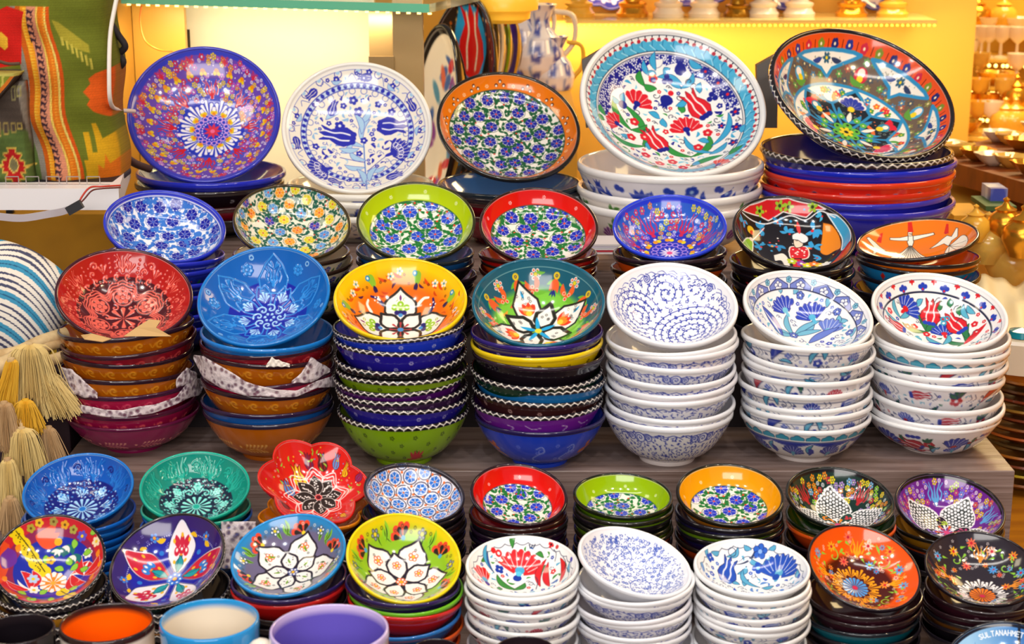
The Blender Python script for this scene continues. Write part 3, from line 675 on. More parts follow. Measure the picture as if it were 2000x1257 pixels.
    q.line([k(100, 250), k(240, 320), k(400, 270), k(510, 295), k(600, 240), k(700, 280)], .02, '#e8e8ec')
def p_B7(q, m):
    k = K(m, 1420, 340, .3022); q.ring(0, 1, '#ee7a12'); w2 = '#f3eee2'; ln = '#2a2420'
    def man(x, y, s, lean, skirt=True):
        def T(a, b): return k(x+(a+lean*b*-.4)*s, y-b*s)
        q.poly([T(-16, 60), T(16, 60), T(20, 20), T(10, -10), T(-10, -10), T(-20, 20)], w2, out=ln, ow=.01)
        q.poly([T(-16, 60), T(-70, 48), T(-130, 50), T(-135, 36), T(-70, 30), T(-16, 30)], w2, out=ln, ow=.01)
        q.poly([T(16, 60), T(80, 72), T(150, 84), T(155, 72), T(80, 48), T(16, 32)], w2, out=ln, ow=.01)
        q.poly([T(-10, -5), T(10, -5), T(70, -60), T(120, -85), T(40, -95), T(-50, -95), T(-130, -80), T(-60, -45)], w2, out=ln, ow=.01, smooth=True)
        for j in range(-4, 5): q.line([T(j*2, -5), T(j*9, -45), T(j*22, -88)], .008, ln)
        q.poly([T(-14, 88), T(14, 88), T(14, 62), T(-14, 62)], '#f0d8c0', out=ln, ow=.008); q.line([T(-8, 72), T(8, 72)], .016, '#4a2a20')
        q.poly([T(-20, 86), T(20, 86), T(10, 150), T(-14, 150)], '#d42a1c')
    man(1185, 460, 1., 0); 
    # the two figures at the sides lean and show less skirt
    q.poly([k(900, 410), k(915, 405), k(960, 440), k(990, 470), k(1030, 495), k(1000, 500), k(975, 495), k(960, 515), k(940, 515), k(950, 470)], w2, out=ln, ow=.01); q.poly([k(965, 435), k(995, 445), k(1008, 380), k(990, 382)], '#d42a1c')
    q.poly([k(860, 485), k(910, 490), k(945, 515), k(900, 505)], w2, out=ln, ow=.008)
    q.poly([k(1310, 480), k(1390, 420), k(1420, 395), k(1450, 400), k(1480, 345), k(1492, 350), k(1490, 400), k(1450, 430), k(1430, 465), k(1400, 450), k(1320, 480)], w2, out=ln, ow=.01)
    q.poly([k(1440, 460), k(1510, 400), k(1545, 395), k(1555, 430), k(1530, 470), k(1470, 490), k(1410, 512), k(1420, 480)], w2, out=ln, ow=.01, smooth=True)
    for (x, y) in [(1510, 400), (1545, 430), (1525, 465), (1480, 485), (1430, 505)]: q.line([k(1435, 462), k(x, y)], .008, ln)
    q.poly([k(1402, 385), k(1432, 385), k(1430, 318), k(1415, 320)], '#d42a1c'); q.disc(k(1417, 380), .025, '#c42830')
# relief glazes
def relief_star(base, dark, lite):
    def f(q, m):
        q.ring(0, 1, base); q.ring(0, .66, dark)
        for i in range(12):
            a = 30*i
            if i % 2:
                q.stulip(pol(.73, a), a, .22, lite, z=1, w=.05); 
            else: q.spiral(pol(.85, a), .065, 1.2, .02, lite, a, z=1); q.spiral(pol(.76, a+5), .05, 1., .018, lite, a+120, z=1)
            for j in range(4): q.disc(pol(.73+.06*j, a+13), .012, lite, 1)
        for i in range(26): q.spiral(pol(.655, i*360/26), .05, .9, .024, lite, i*360/26+200, z=1)
        lob = []
        for i in range(6): a = 60*i+30; lob += [pol(.44, a-28), pol(.55, a-18), pol(.57, a-8), pol(.6, a), pol(.57, a+8), pol(.55, a+18)]
        for s in (1., .93, .86, .79): q.line([(x*s, y*s) for x, y in lob+[lob[0]]], .015 if s > .98 else .02, lite, z=.8)
        for i in range(90): q.disc(pol(.585+.03*math.cos(math.radians(i*4*6)), i*4), .011, lite, 1)
        for i in range(6):
            a = 60*i+30; c = pol(.36, a); q.circ(c, .125, .018, lite, 1); q.dots(c, .07, 6, .036, lite, z=1); q.disc(c, .03, lite, 1)
            q.spiral(pol(.22, a+30), .06, 1, .02, lite, a, z=1)
        for i in range(8): q.drop((0, 0), i*45, .17, .03, lite, z=1)
        for i in range(12):
            for j in range(3): q.disc(pol(.7+.08*j, 30*i+7), .011, lite, 1); q.drop(pol(.72, 30*i+22), 30*i+22+(j-1)*30, .12, .016, lite, z=1)
    return f
def relief_flower(base, dark, lite, hi, rot=90):
    def f(q, m):
        q.ring(0, 1, base); q.ring(0, .56, dark)
        for i in range(6):
            a = rot+60*i
            q.poly([pol(.42, a-24), pol(.62, a-20), pol(.8, a-9), pol(.93, a), pol(.8, a+9), pol(.62, a+20), pol(.42, a+24)], base, out=hi, ow=.014)
            q.poly([pol(.42, a-24), pol(.62, a-20), pol(.8, a-9), pol(.93, a), pol(.8, a+9), pol(.62, a+20), pol(.42, a+24)], None, z=1, out=lite, ow=.016)
            q.stulip(pol(.5, a), a, .26, lite, z=1, w=.07)
            for j, d in enumerate((-50, -28, 28, 50)): q.drop(pol(.72, a), a+d, .1, .017, lite, z=1)
            c = pol(.78, a+30); q.dots(c, .06, 7, .026, lite, z=1); q.disc(c, .026, lite, 1)
            q.circ(pol(.92, a+22), .03, .015, hi, 1)
        for i in range(8):
            a = rot+45*i+20
            q.line([pol(.2, a-14), pol(.36, a-16), pol(.5, a-6), pol(.47, a), pol(.5, a+6), pol(.36, a+16), pol(.2, a+14)], .018, lite, z=1)
            for d in (-40, -20, 0, 20, 40): q.drop(pol(.26, a), a+d, .15-.0012*abs(d), .018, hi, z=1)
        for i in range(8): q.spiral(pol(.15, i*45), .075, 1.1, .022, hi, i*45, z=1)
        q.dots((0, 0), .06, 6, .02, hi, z=1)
    return f
def relief_tulips(base, dark, lite, hi, rot=90, scroll=False):
    def f(q, m):
        q.ring(0, 1, base); q.ring(0, .6, dark)
        for i in range(8):
            a = rot+45*i
            q.stulip(pol(.60, a), a, .34, lite, z=1.4, w=.075); q.stulip(pol(.64, a+14), a+8, .26, lite, z=1.4, w=.065)
            c = pol(.82, a+22); q.spiral(c, .07, 1.3, .025, dark if not scroll else lite, a, z=1); q.spiral(pol(.74, a+24), .05, 1, .02, lite, a+90, z=1)
            q.line([pol(.62, a+10), pol(.8, a+14), pol(.9, a+10)], .016, lite, z=1)
        for i in range(8):
            a = rot+45*i+20; c = pol(.45, a)
            if i % 2 or scroll: q.dots(c, .05, 6, .026, hi, z=1); q.disc(c, .024, hi, 1)
            else: q.line([c, pol(.38, a-8)], .05, lite, z=1); q.line([c, pol(.5, a+8)], .03, lite, z=1)
            for d in (-34, -12, 12, 34): q.drop(pol(.28, a), a+d, .15, .018, hi, z=1)
            if scroll: q.spiral(pol(.34, a+22), .07, 1.2, .024, hi, a, z=1)
        for p in hexpts(.085, .6, .2):
            if math.hypot(*p) > .26: q.disc(p, .016, hi if rng.rand() < .6 else lite, 1)
        for i in range(14): q.drop((0, 0), i*360/14, .22, .026, hi, z=1)
        q.disc((0, 0), .06, lite, 1); q.circ((0, 0), .06, .015, hi, 1)
    return f
def star_petals(q, n, r0, r1, rot, wid, fill='#f3efe8', ol='#2c2624', ow=.03, cusp=True):
    for i in range(n):
        a = rot+360*i/n
        if cusp: h_ = [(.14, .8), (.3, 1.15), (.46, 1.13), (.58, .95), (.68, .85), (.76, .62), (.84, .3), (.92, .12)]; pts = [pol(r0, a)]+[pol(r0+u*(r1-r0), a-wid*v) for u, v in h_]+[pol(r1, a)]+[pol(r0+u*(r1-r0), a+wid*v) for u, v in h_[::-1]]
        else: pts = [pol(r0, a), pol(r0+.35*(r1-r0), a-wid), pol(r0+.6*(r1-r0), a-wid*.72), pol(r1, a), pol(r0+.6*(r1-r0), a+wid*.72), pol(r0+.35*(r1-r0), a+wid)]
        q.poly(pts, fill, out=ol, ow=ow)
def p_C3(q, m):
    q.ring(0, 1, '#f4c80c'); q.ring(0, .86, '#f09a12'); q.ring(0, .66, '#e2500e')
    # soft spread of the sprayed orange
    g = np.clip((.92-q.R)/.3, 0, 1)[:, None]; q.C = hx('#f5cc10')*(1-g)+hx('#ea6a10')*g
    for i in range(7):
        a = 90-18+360/7*i; q.disc(pol(.83, a), .06, '#86bc34'); q.ell(pol(.79, a-1), .08, .05, a, '#86bc34'); q.disc(pol(.85, a+3), .04, '#2c90c0'); q.disc(pol(.85, a+3), .018, '#f4f0e0')
        for d in (-12, 0, 12): q.leaf(pol(.73, a-1), a+180+d, .1, .02, '#2c1a50')
        for d in (16, 24, 33): q.leaf(pol(.75+.03*(d % 3), a+d), a+60+d, .15, .022, '#d84a10', .3)
        for d, r in ((19, .86), (29, .8)): q.dots(pol(r, a+d), .036, 5, .019, '#fbe9d8'); q.disc(pol(r, a+d), .016, '#2c90c0')
        for d in (8, 14, -10, 36): q.dots(pol(.68+.14*rng.rand(), a+d), .014, 5, .006, '#3c2410')
    for i in range(4):
        a = 90+90*i+45; q.line([pol(.46, a-14), pol(.56, a-10), pol(.62, a-3)], .055, '#2c1a60', taper=.03); q.dots(pol(.55, a-9), .04, 5, .012, '#f4eef0'); q.line([pol(.46, a+14), pol(.56, a+10), pol(.6, a+4)], .05, '#f3efe8', taper=.03)
    for i in range(70):
        r_ = rng.uniform(.5, .93); a_ = rng.rand()*360; p_ = pol(r_, a_); j_ = q.sel(p_[0], p_[1], .045)
        if len(j_) and q.C[j_].std(0).max() < .05: q.leaf(p_, a_+rng.choice([60, 120, -60]), .1, .017, '#c84410' if i % 3 else '#4c1c40', .4)
    star_petals(q, 4, .12, .64, 90, 31, ow=.032)
    for i in range(4):
        a = 90+90*i
        for d, r in ((-12, .38), (0, .42), (12, .38), (-6, .35), (6, .35)): q.disc(pol(r, a+d), .045, '#8cc22c'); q.disc(pol(r, a+d), .016, '#f4f0e0')
        for d in (-9, 0, 9): q.disc(pol(.3, a+d), .035, '#28206c')
        q.disc(pol(.26, a), .03, '#4a90d0'); q.leaf(pol(.47, a), a, .08, .015, '#6a2470')
        for d in (-7, 7): q.circ(pol(.49, a+d), .018, .01, '#7a9a20')
    star_petals(q, 4, .04, .36, 45, 34, ow=.04)
    for i in range(8): q.drop((0, 0), i*45, .13, .016, '#b03c40')
    q.disc((0, 0), .04, '#4a90d0')
def p_C4(q, m):
    g = np.clip((.7-q.R)/.12, 0, 1)[:, None]; q.C = hx('#155a70')*(1-g)+hx('#7cc83c')*g; q.circ((0, 0), .92, .008, '#8ab8b8')
    for i in range(8):
        a = 45*i+70
        q.leaf(pol(.6, a+8), a+75, .34, .05, '#6cb430', .5); q.leaf(pol(.72, a-10), a+110, .24, .04, '#6cb430', -.5)
        for d in (-9, 0, 9): q.leaf(pol(.80, a), a+180+d*2, .2, .035, '#e8602c', 0); q.leaf(pol(.64, a), a+180+d*3, .1, .014, '#1c2c80')
        q.disc(pol(.83, a), .05, '#e0c020'); q.circ(pol(.83, a), .016, .01, '#202060')
        c = pol(.82, a+23); q.dots(c, .06, 6, .027, '#f6ece4'); q.dots(c, .06, 6, .014, '#e8502c'); q.disc(c, .03, '#d8cc28')
        for d in (30, 18): q.leaf(pol(.6, a+24), a+d*2, .2, .04, '#e8602c', .4*(1 if d > 20 else -1))
        q.dots(pol(.62, a+26), .045, 3, .026, '#f4e0d0'); q.dots(pol(.62, a+26), .045, 3, .018, '#e8502c')
    for i in range(90):
        r_ = rng.uniform(.45, .9); a_ = rng.rand()*360; p_ = pol(r_, a_); j_ = q.sel(p_[0], p_[1], .05)
        if len(j_) and q.C[j_].std(0).max() < .06:
            if i % 3 == 0: q.leaf(p_, a_+70, .14, .024, '#6cb430' if r_ > .62 else '#e8a02c', .5)
            elif i % 3 == 1: q.leaf(p_, a_-60, .11, .022, '#e8602c', -.4)
            else: q.dots(p_, .02, 5, .008, '#e0e8e0' if r_ > .62 else '#2c4c1c')
    star_petals(q, 4, .1, .76, 113, 30, cusp=False, ol='#24241c')
    for i in range(4):
        a = 113+90*i
        for d, r in ((-12, .46), (-4, .5), (4, .5), (12, .46)): q.leaf(pol(.28, a), a+d*3.2, .19, .045, '#e83c1c')
        for d in (-8, 0, 8): q.leaf(pol(.28, a), a+d*3, .14, .04, '#f08a20')
        q.disc(pol(.31, a), .04, '#f2d03c'); q.leaf(pol(.52, a), a+5, .12, .018, '#2ca0d8')
        for j in range(7): q.dots(pol(rng.uniform(.45, .62), a+rng.uniform(-12, 12)), .016, 5, .006, '#404040')
    star_petals(q, 4, .05, .46, 68, 36, cusp=False, ol='#24241c', ow=.05)
    for i in range(4):
        for j in range(4): q.dots(pol(rng.uniform(.22, .38), 68+90*i+rng.uniform(-14, 14)), .014, 5, .006, '#404040')
    for i in range(5): q.leaf((0, 0), 95+72*i, .24, .028, '#24a4dc')
    q.disc((0, 0), .045, '#e8d838')
def scrolls(cen, big_r, small, dense=1.):
    def f(q, m):
        B = '#2a3aa4'; q.ring(0, 1, '#f1f1f5')
        occ = []
        def vine(c, r, turns, rot, dirn=1, st=.07):
            t = np.linspace(.08, 1, int(22*turns)); a = math.radians(rot)+dirn*2*PI*turns*t
            pts = np.stack([c[0]+r*t*np.cos(a), c[1]+r*t*np.sin(a)], 1); q.line(pts, .013, B, smooth=False)
            L = np.cumsum(np.hypot(*np.diff(pts, axis=0).T)); nn = int(L[-1]/.05)
            for j in range(nn):
                i = int(np.searchsorted(L, (j+.5)*L[-1]/nn)); p = pts[min(i+1, len(pts)-1)]; p0 = pts[i]; an = math.degrees(math.atan2(p[1]-p0[1], p[0]-p0[0]))
                e = (p[0]+.03*math.cos(math.radians(an+50*(1 if j % 2 else -1))), p[1]+.03*math.sin(math.radians(an+50*(1 if j % 2 else -1)))); q.line([p, e], .011, B); q.disc(e, .011, B)
        q.M = q.sd(q.R-.9)
        seen = []
        for (c, r, tn) in cen:
            M = q.sd(q.R-.9)
            for (c2, r2) in seen: M = M*q.sd(r2*1.02-np.hypot(q.X-c2[0], q.Y-c2[1]))
            q.M = M; vine(c, r, tn, rng.rand()*360); seen.append((c, r))
        M = q.sd(q.R-.9)
        q.M = M
        for p in hexpts(.07, .9, .22):
            if all(math.hypot(p[0]-c[0], p[1]-c[1]) > r*1.02 for c, r, tn in cen):
                a = rng.rand()*360; e = (p[0]+.035*math.cos(math.radians(a)), p[1]+.035*math.sin(math.radians(a)))
                q.line([p, ((p[0]+e[0])/2+.012, (p[1]+e[1])/2), e], .011, B); q.disc(e, .012, B)
        for p in hexpts(.19, .86, .25):
            q.dots(p, .02, 5, .009, B)
        q.M = None
        for i in range(small):
            a = 360/small*i+40; q.disc(pol(.86, a), .07, '#f1f1f5'); q.spiral(pol(.86, a), .065, 2.3, .014, B)
        for i in range(32): a = i*360/32; q.line([pol(.9, a), pol(.935, a+4), pol(.92, a+9)], .013, B, taper=.004)
        for i in range(24): a = i*15+5; q.line([pol(.88, a), pol(.9, a+5), pol(.87, a+10)], .009, B)
    return f
def p_E6(q, m):
    B = '#3450b0'; q.ring(0, 1, '#f0f1f6'); q.M = q.sd(q.R-.95)
    for (c, r) in [((.25, -.05), .3), ((-.35, .25), .28), ((-.2, -.45), .25), ((.1, .55), .22), ((.6, .3), .2), ((.55, -.4), .22), ((-.65, -.15), .2)]:
        q.spiral(c, r, 1.6, .01, B, rng.rand()*360)
    for p in hexpts(.1, .93, .2):
        k = rng.randint(3)
        if k == 0: q.fl(p, .035, 6, B, '#dfe3f4', w=.22)
        elif k == 1: q.spiral(p, .045, 1.1, .011, B, rng.rand()*360)
        else: q.line([p, (p[0]+.03, p[1]+.025), (p[0]+.06, p[1]-.01)], .01, B)
    for i in range(26):
        a = rng.uniform(20, 130); q.spiral(pol(rng.uniform(.78, .92), a), .04, 1., .012, B, a)
    for p in hexpts(.075, .93, .3): q.disc(p, .01, B)
    q.M = None
def p_C6(q, m):
    k = K(m, 1420, 340, .3022); B, L, T = '#3448b8', '#6a80d0', '#74b8d4'
    q.ring(0, 1, '#f0f0f2'); q.circ((0, 0), .95, .008, '#56608c')
    for i in range(14):
        a = 360/14*i
        q.poly([pol(.79, a-11.5), pol(.855, a-11.5), pol(.91, a-5), pol(.955, a), pol(.91, a+5), pol(.855, a+11.5), pol(.79, a+11.5)], '#7886cc', out='#2c3470', ow=.012)
        q.fl(pol(.84, a), .065, 5, '#f0f0f2', None, a, w=.4, out='#2c3470'); q.disc(pol(.8, a), .026, '#f0f0f2')
        q.fl(pol(.92, a+360/28), .042, 5, '#86c4da', None, a, w=.45, out='#2c5a80')
    q.disc((0, 0), .795, '#f2f2f2'); q.circ((0, 0), .795, .018, '#242a50'); q.M = q.sd(q.R-.78)
    for (x, y, a, L_, b) in [(430, 1040, 120, .5, .4), (430, 1040, 80, .42, .3), (435, 1040, 50, .5, -.4), (440, 1045, 20, .55, .3), (430, 1040, 150, .3, .4), (440, 1045, 5, .45, .2), (430, 770, 30, .15, .3), (350, 770, 80, .14, .3), (640, 860, 30, .2, .4), (800, 1050, 30, .24, .4), (780, 950, 120, .2, .3), (690, 980, 60, .2, -.4)]:
        q.leaf(k(x, y), a, L_*.9, .04, T, b, out='#26406c')
    q.carn(k(390, 905), 115, .27, B, '#7cc4dc', '#dfe4f6', 7, 60, out='#1c2468'); q.carn(k(565, 945), 100, .29, B, '#58b4d8', '#dfe4f6', 8, 64, out='#1c2468'); q.carn(k(640, 1030), 45, .27, L, '#7cc4dc', '#dfe4f6', 7, 55, out='#1c2468')
    q.leaf(k(360, 1040), 128, .5, .07, '#4a62c0', -.3, out='#1c2468'); q.leaf(k(350, 1035), 126, .42, .016, '#f0f0f2', -.3)
    q.leaf(k(530, 1090), 10, .5, .055, L, .3, out='#1c2468')
    for (x, y) in [(430, 1040), (710, 890), (470, 785), (790, 1020)]: q.fl(k(x, y), .055, 5, L, '#f0f0f2', w=.45, out='#1c2468')
    for s_ in (.075, .05): filler(q, .75, s_*1.15, s_, '#f2f2f2', [T, L, '#5aa8cc'], [L, B], '#3a4880')
    q.M = None
def p_C7(q, m):
    k = K(m, 1420, 340, .3022); B, R_, T, G = '#2340b4', '#d4202c', '#5ab0cc', '#2c7c48'
    q.ring(0, 1, '#f1f0f0'); q.circ((0, 0), .95, .009, '#3c4464')
    for i in range(16):
        a = 360/16*i; q.ell(pol(.832, a), .035, .03, a, B); q.disc(pol(.86, a-2.8), .032, B); q.disc(pol(.86, a+2.8), .032, B); q.disc(pol(.885, a), .03, B); q.disc(pol(.825, a), .016, R_)
        c = pol(.93, a+11.25); q.disc(c, .022, R_); q.disc(pol(.93, a+13), .016, R_); q.disc(pol(.93, a+9.5), .016, R_); q.disc(pol(.945, a+11.25), .014, R_); q.leaf(pol(.94, a+11.25), a+191, .06, .014, R_)
    q.circ((0, 0), .785, .026, '#1c2440')
    q.M = q.sd(q.R-.77)
    for (x, y, a, L_, b) in [(1290, 1020, 150, .36, .4), (1290, 1020, 120, .4, -.4), (1290, 1020, 30, .24, .3), (1550, 1090, 100, .35, -.4), (1545, 1090, 130, .3, .4), (1560, 1060, 60, .3, .4), (1370, 880, 60, .14, .3), (1500, 910, 60, .14, .3), (1440, 860, 80, .12, 0)]:
        q.leaf(k(x, y), a, L_*.92, .04, G, b, out='#14402c')
    for (x, y, a, L_, b) in [(1120, 930, 100, .3, .4), (1120, 930, 60, .3, -.3), (1230, 850, 40, .14, .3), (1390, 1100, 120, .26, .4), (1400, 1100, 70, .25, -.4), (1560, 930, 80, .25, .4), (1600, 900, 100, .2, .3), (1110, 960, 150, .3, .3)]: q.leaf(k(x, y), a, L_*.92, .035, T, b, out='#1c4468')
    q.carn(k(1140, 885), 45, .27, B, R_, '#e6eaf6', 8, 66, out='#101c58'); q.carn(k(1410, 1045), 85, .23, B, R_, '#e6eaf6', 8, 68, out='#101c58')
    q.tulip(k(1305, 970), 72, .34, R_, '#f6e8e8', cal=B, wid=1.0, out='#701018'); q.tulip(k(1530, 1015), 112, .36, R_, '#f6e8e8', cal=B, wid=.9, out='#701018'); q.tulip(k(1150, 1010), 165, .26, R_, '#f6e8e8', cal=B, wid=.8, out='#701018')
    q.leaf(k(1530, 1100), 25, .45, .05, R_, .1); q.leaf(k(1260, 1085), 0, .25, .04, B, -.2)
    for (x, y) in [(1050, 880), (1290, 1035), (1170, 985), (1210, 985), (1610, 1020), (1600, 970)]: q.fl(k(x, y), .05, 5, R_, '#f0e0e0', w=.5)
    for (x, y) in [(1395, 935), (1400, 965), (1420, 935)]: q.circ(k(x, y), .03, .022, '#3a9cc0')
    for (x, y) in [(1340, 830), (1460, 880), (1250, 960), (1480, 960), (1580, 1040)]: q.line([k(x, y), k(x+15, y-25), k(x+35, y-30)], .009, '#303850')
    for s_ in (.075, .05): filler(q, .74, s_*1.15, s_, '#f1f0f0', [T, G, B], [R_, B], '#303850')
    q.M = None
def scallop_line(q, r, n, col='#39405e', w=.011):
    for i in range(n):
        a = 360/n*i; q.line([pol(r, a), pol(r-.035, a+120/n), pol(r-.035, a+240/n), pol(r, a+360/n)], w, col)
def p_E5(q, m):
    k = K(m, 890, 880, .3); R_, B, T, G = '#d8242c', '#1c3aa0', '#4aa8d0', '#3c8c38'
    q.ring(0, 1, '#f2f2f1'); scallop_line(q, .93, 26)
    for (x, y, a, L_, b, c, w_) in [(390, 905, 125, .5, .4, G, .07), (380, 905, 60, .3, -.4, G, .06), (290, 905, 100, .1, 0, G, .05), (170, 720, 90, .18, -.5, G, .04), (550, 820, 50, .26, .5, G, .04), (570, 690, 160, .18, -.5, G, .045), (370, 630, 60, .2, .6, G, .06), (240, 780, 100, .5, .5, T, .05), (250, 790, 110, .42, .3, '#2c60b0', .02), (690, 800, 80, .26, -.4, G, .035), (740, 790, 75, .3, .3, T, .03)]:
        q.leaf(k(x, y), a, L_*.85, w_*.8, c, b, out='#20402c' if c == G else '#1c3c60')
    q.carn(k(410, 810), 78, .46, R_, T, '#f6ecec', 8, 74, out='#8c1820'); q.disc(k(400, 830), .07, B); q.disc(k(412, 800), .05, '#5cc4e4')
    q.carn(k(200, 860), 118, .36, R_, T, '#f6ecec', 5, 40); q.disc(k(205, 862), .05, B)
    for (x0, y0, a, b) in [(550, 880, 62, .5), (610, 880, 80, .3), (680, 850, 92, -.3)]: q.leaf(k(x0, y0), a, .52, .05, R_, b, out='#8c1820')
    q.fl(k(285, 770), .08, 4, B, None, 45, w=.5); q.circ(k(280, 665), .045, .035, R_); q.disc(k(245, 650), .05, R_); q.fl(k(625, 610), .06, 4, R_, '#301020', 45); q.disc(k(660, 622), .035, '#d04040')
    q.ell(k(752, 705), .03, .055, 0, '#3c3cac'); q.circ(k(505, 640), .0, .0, B)
    for (x, y) in [(640, 640), (700, 690), (520, 820), (720, 760)]: q.line([k(x, y), k(x+15, y+30), k(x+5, y+80)], .012, '#303850')
    for s_ in (.085, .055): filler(q, .86, s_*1.15, s_, '#f2f2f1', [G, T, '#2c60b0'], [R_, B], '#303850')
    for d in (-1, 0, 1): q.line([k(495+12*d, 630), k(500+20*d, 610)], .018, '#26304c')
def p_E7(q, m):
    k = K(m, 1300, 880, .3); B, T = '#2450b8', '#5aa8cc'
    q.ring(0, 1, '#f2f3f4'); scallop_line(q, .93, 24)
    for (x, y, a, L_, b) in [(290, 720, 100, .3, .5), (400, 690, 60, .3, -.6), (470, 800, 60, .24, -.5), (480, 870, 130, .16, .4), (510, 880, 50, .2, .4), (610, 890, 105, .5, .6), (620, 740, 130, .25, .5), (640, 740, 60, .2, -.4), (560, 640, 140, .16, .4), (670, 640, 30, .16, -.5), (870, 820, 80, .26, .3), (300, 660, 40, .2, -.4), (700, 880, 170, .2, .3), (250, 780, 100, .2, .3)]:
        q.leaf(k(x, y), a, L_*.85, .04, T, b, out='#1c3c6c')
    q.carn(k(725, 825), 58, .42, B, T, '#e2e8f6', 9, 82, out='#14286c'); q.disc(k(720, 820), .06, '#1c48a8')
    q.tulip(k(385, 850), 78, .44, B, '#e2e8f6', cal='#3a70c8', wid=.9, out='#14286c'); q.leaf(k(450, 740), 60, .5, .02, '#303c60', -.6)
    q.fl(k(615, 655), .12, 5, '#2c60c4', '#88b0e8', w=.42, out='#14286c'); q.fl(k(600, 765), .1, 4, B, '#88c8e0', w=.45); q.fl(k(290, 690), .08, 4, B, None, w=.45)
    q.ell(k(870, 815), .03, .06, -20, B); q.ell(k(240, 760), .03, .1, 10, '#5a8ad0')
    for s_ in (.085, .055): filler(q, .86, s_*1.15, s_, '#f2f3f4', [T, B, '#5a8ad0'], [B, '#2c60c4'], '#303c60')
    q.circ(k(430, 660), .07, .012, '#303c60'); q.line([k(480, 720), k(530, 690), k(590, 700)], .011, '#303c60')
def eflower(base, edge, star, petals2=None):
    def f(q, m):
        g = np.clip((.95-q.R)/.2, 0, 1)[:, None]; q.C = hx(edge)*(1-g)+hx(base)*g
        for i in range(6):
            a = 60*i+80
            for d in (-26, -9, 9, 26): q.drop(pol(.72, a+3), a+40+d*2, .17, .055, '#e8482c')
            for d in (-26, 0, 26): q.drop(pol(.72, a+3), a+40+d*2, .13, .04, '#2a201c')
            q.disc(pol(.73, a+3), .035, '#f0d030' if star == 'b' else '#48a0c8')
            for r, d, L_, b in ((.68, 20, .24, .4), (.7, 27, .26, -.4), (.66, 35, .2, .4)): q.leaf(pol(r, a+d), a+60-d, L_, .035, '#7ab83c' if star == 'b' else '#8cc82c', b); q.leaf(pol(r, a+d), a+60-d, L_*.8, .01, '#2c3a14', b)
            c = pol(.83, a+40); q.dots(c, .055, 5, .03, '#3a3a34' if star != 'b' else '#202c4c'); q.dots(c, .055, 5, .02, '#8a94a0' if star != 'b' else '#dfe8f0'); q.disc(c, .025, '#f0d030')
            for d in (5, 30, 50): q.circ(pol(.88, a+d), .02, .01, '#e8e0d0' if star == 'b' else '#4a4a20')
            for d in (-6, 13): q.dots(pol(.82, a+d), .018, 5, .007, '#4c4430')
        n1 = 5; r0 = 77 if star == 'b' else 62
        star_petals(q, n1, .12, .76, r0, 30, ow=.032, ol='#241c2c')
        for i in range(n1):
            a = r0+360/n1*i; c = pol(.5, a); q.dots(c, .05, 5, .034, '#e8582c'); q.dots(c, .05, 5, .019, '#f4efe8'); q.disc(c, .024, '#f0c030')
            q.dots(pol(.6, a), .016, 5, .007, '#404040')
            for d in (-9, 9): q.dots(pol(.42, a+d*1.6), .016, 5, .007, '#404040')
            if star == 'b': q.leaf(pol(.44, a-10), a+30, .12, .018, '#6c9a20', .3); q.leaf(pol(.46, a+12), a-30, .1, .016, '#3c6420', .3)
        n2 = 5; r2 = 113 if star == 'b' else 98; star_petals(q, n2, .03, .44 if star == 'b' else .54, r2, 30, ow=.035, ol='#241c2c')
        for i in range(n2):
            a = r2+72*i; c = pol(.24 if star == 'b' else .32, a)
            if star == 'b':
                for j in range(10): q.disc(pol(rng.uniform(.12, .36), a+rng.uniform(-16, 16)), .009, '#3c344c')
                q.leaf(pol(.2, a), a+10, .1, .016, '#6c9a20')
            else: q.dots(c, .045, 5, .03, '#e8582c'); q.dots(c, .045, 5, .016, '#f4efe8'); q.disc(c, .02, '#f0c030')
        q.dots((0, 0), .055, 6, .034, '#3a4a90' if star == 'b' else '#e8582c'); q.dots((0, 0), .055, 6, .018, '#f4efe8'); q.disc((0, 0), .028, '#f0b020')
    return f
def p_E8(q, m): sprays(q, '#f0560e', '#4a1008', .66, '#4a96dc', '#f0a010', (-.07, -.1))
def p_E9(q, m): sprays(q, '#2c2630', '#1e1a22', .2, '#ee7a1c', '#f2eef0', (.02, -.28))
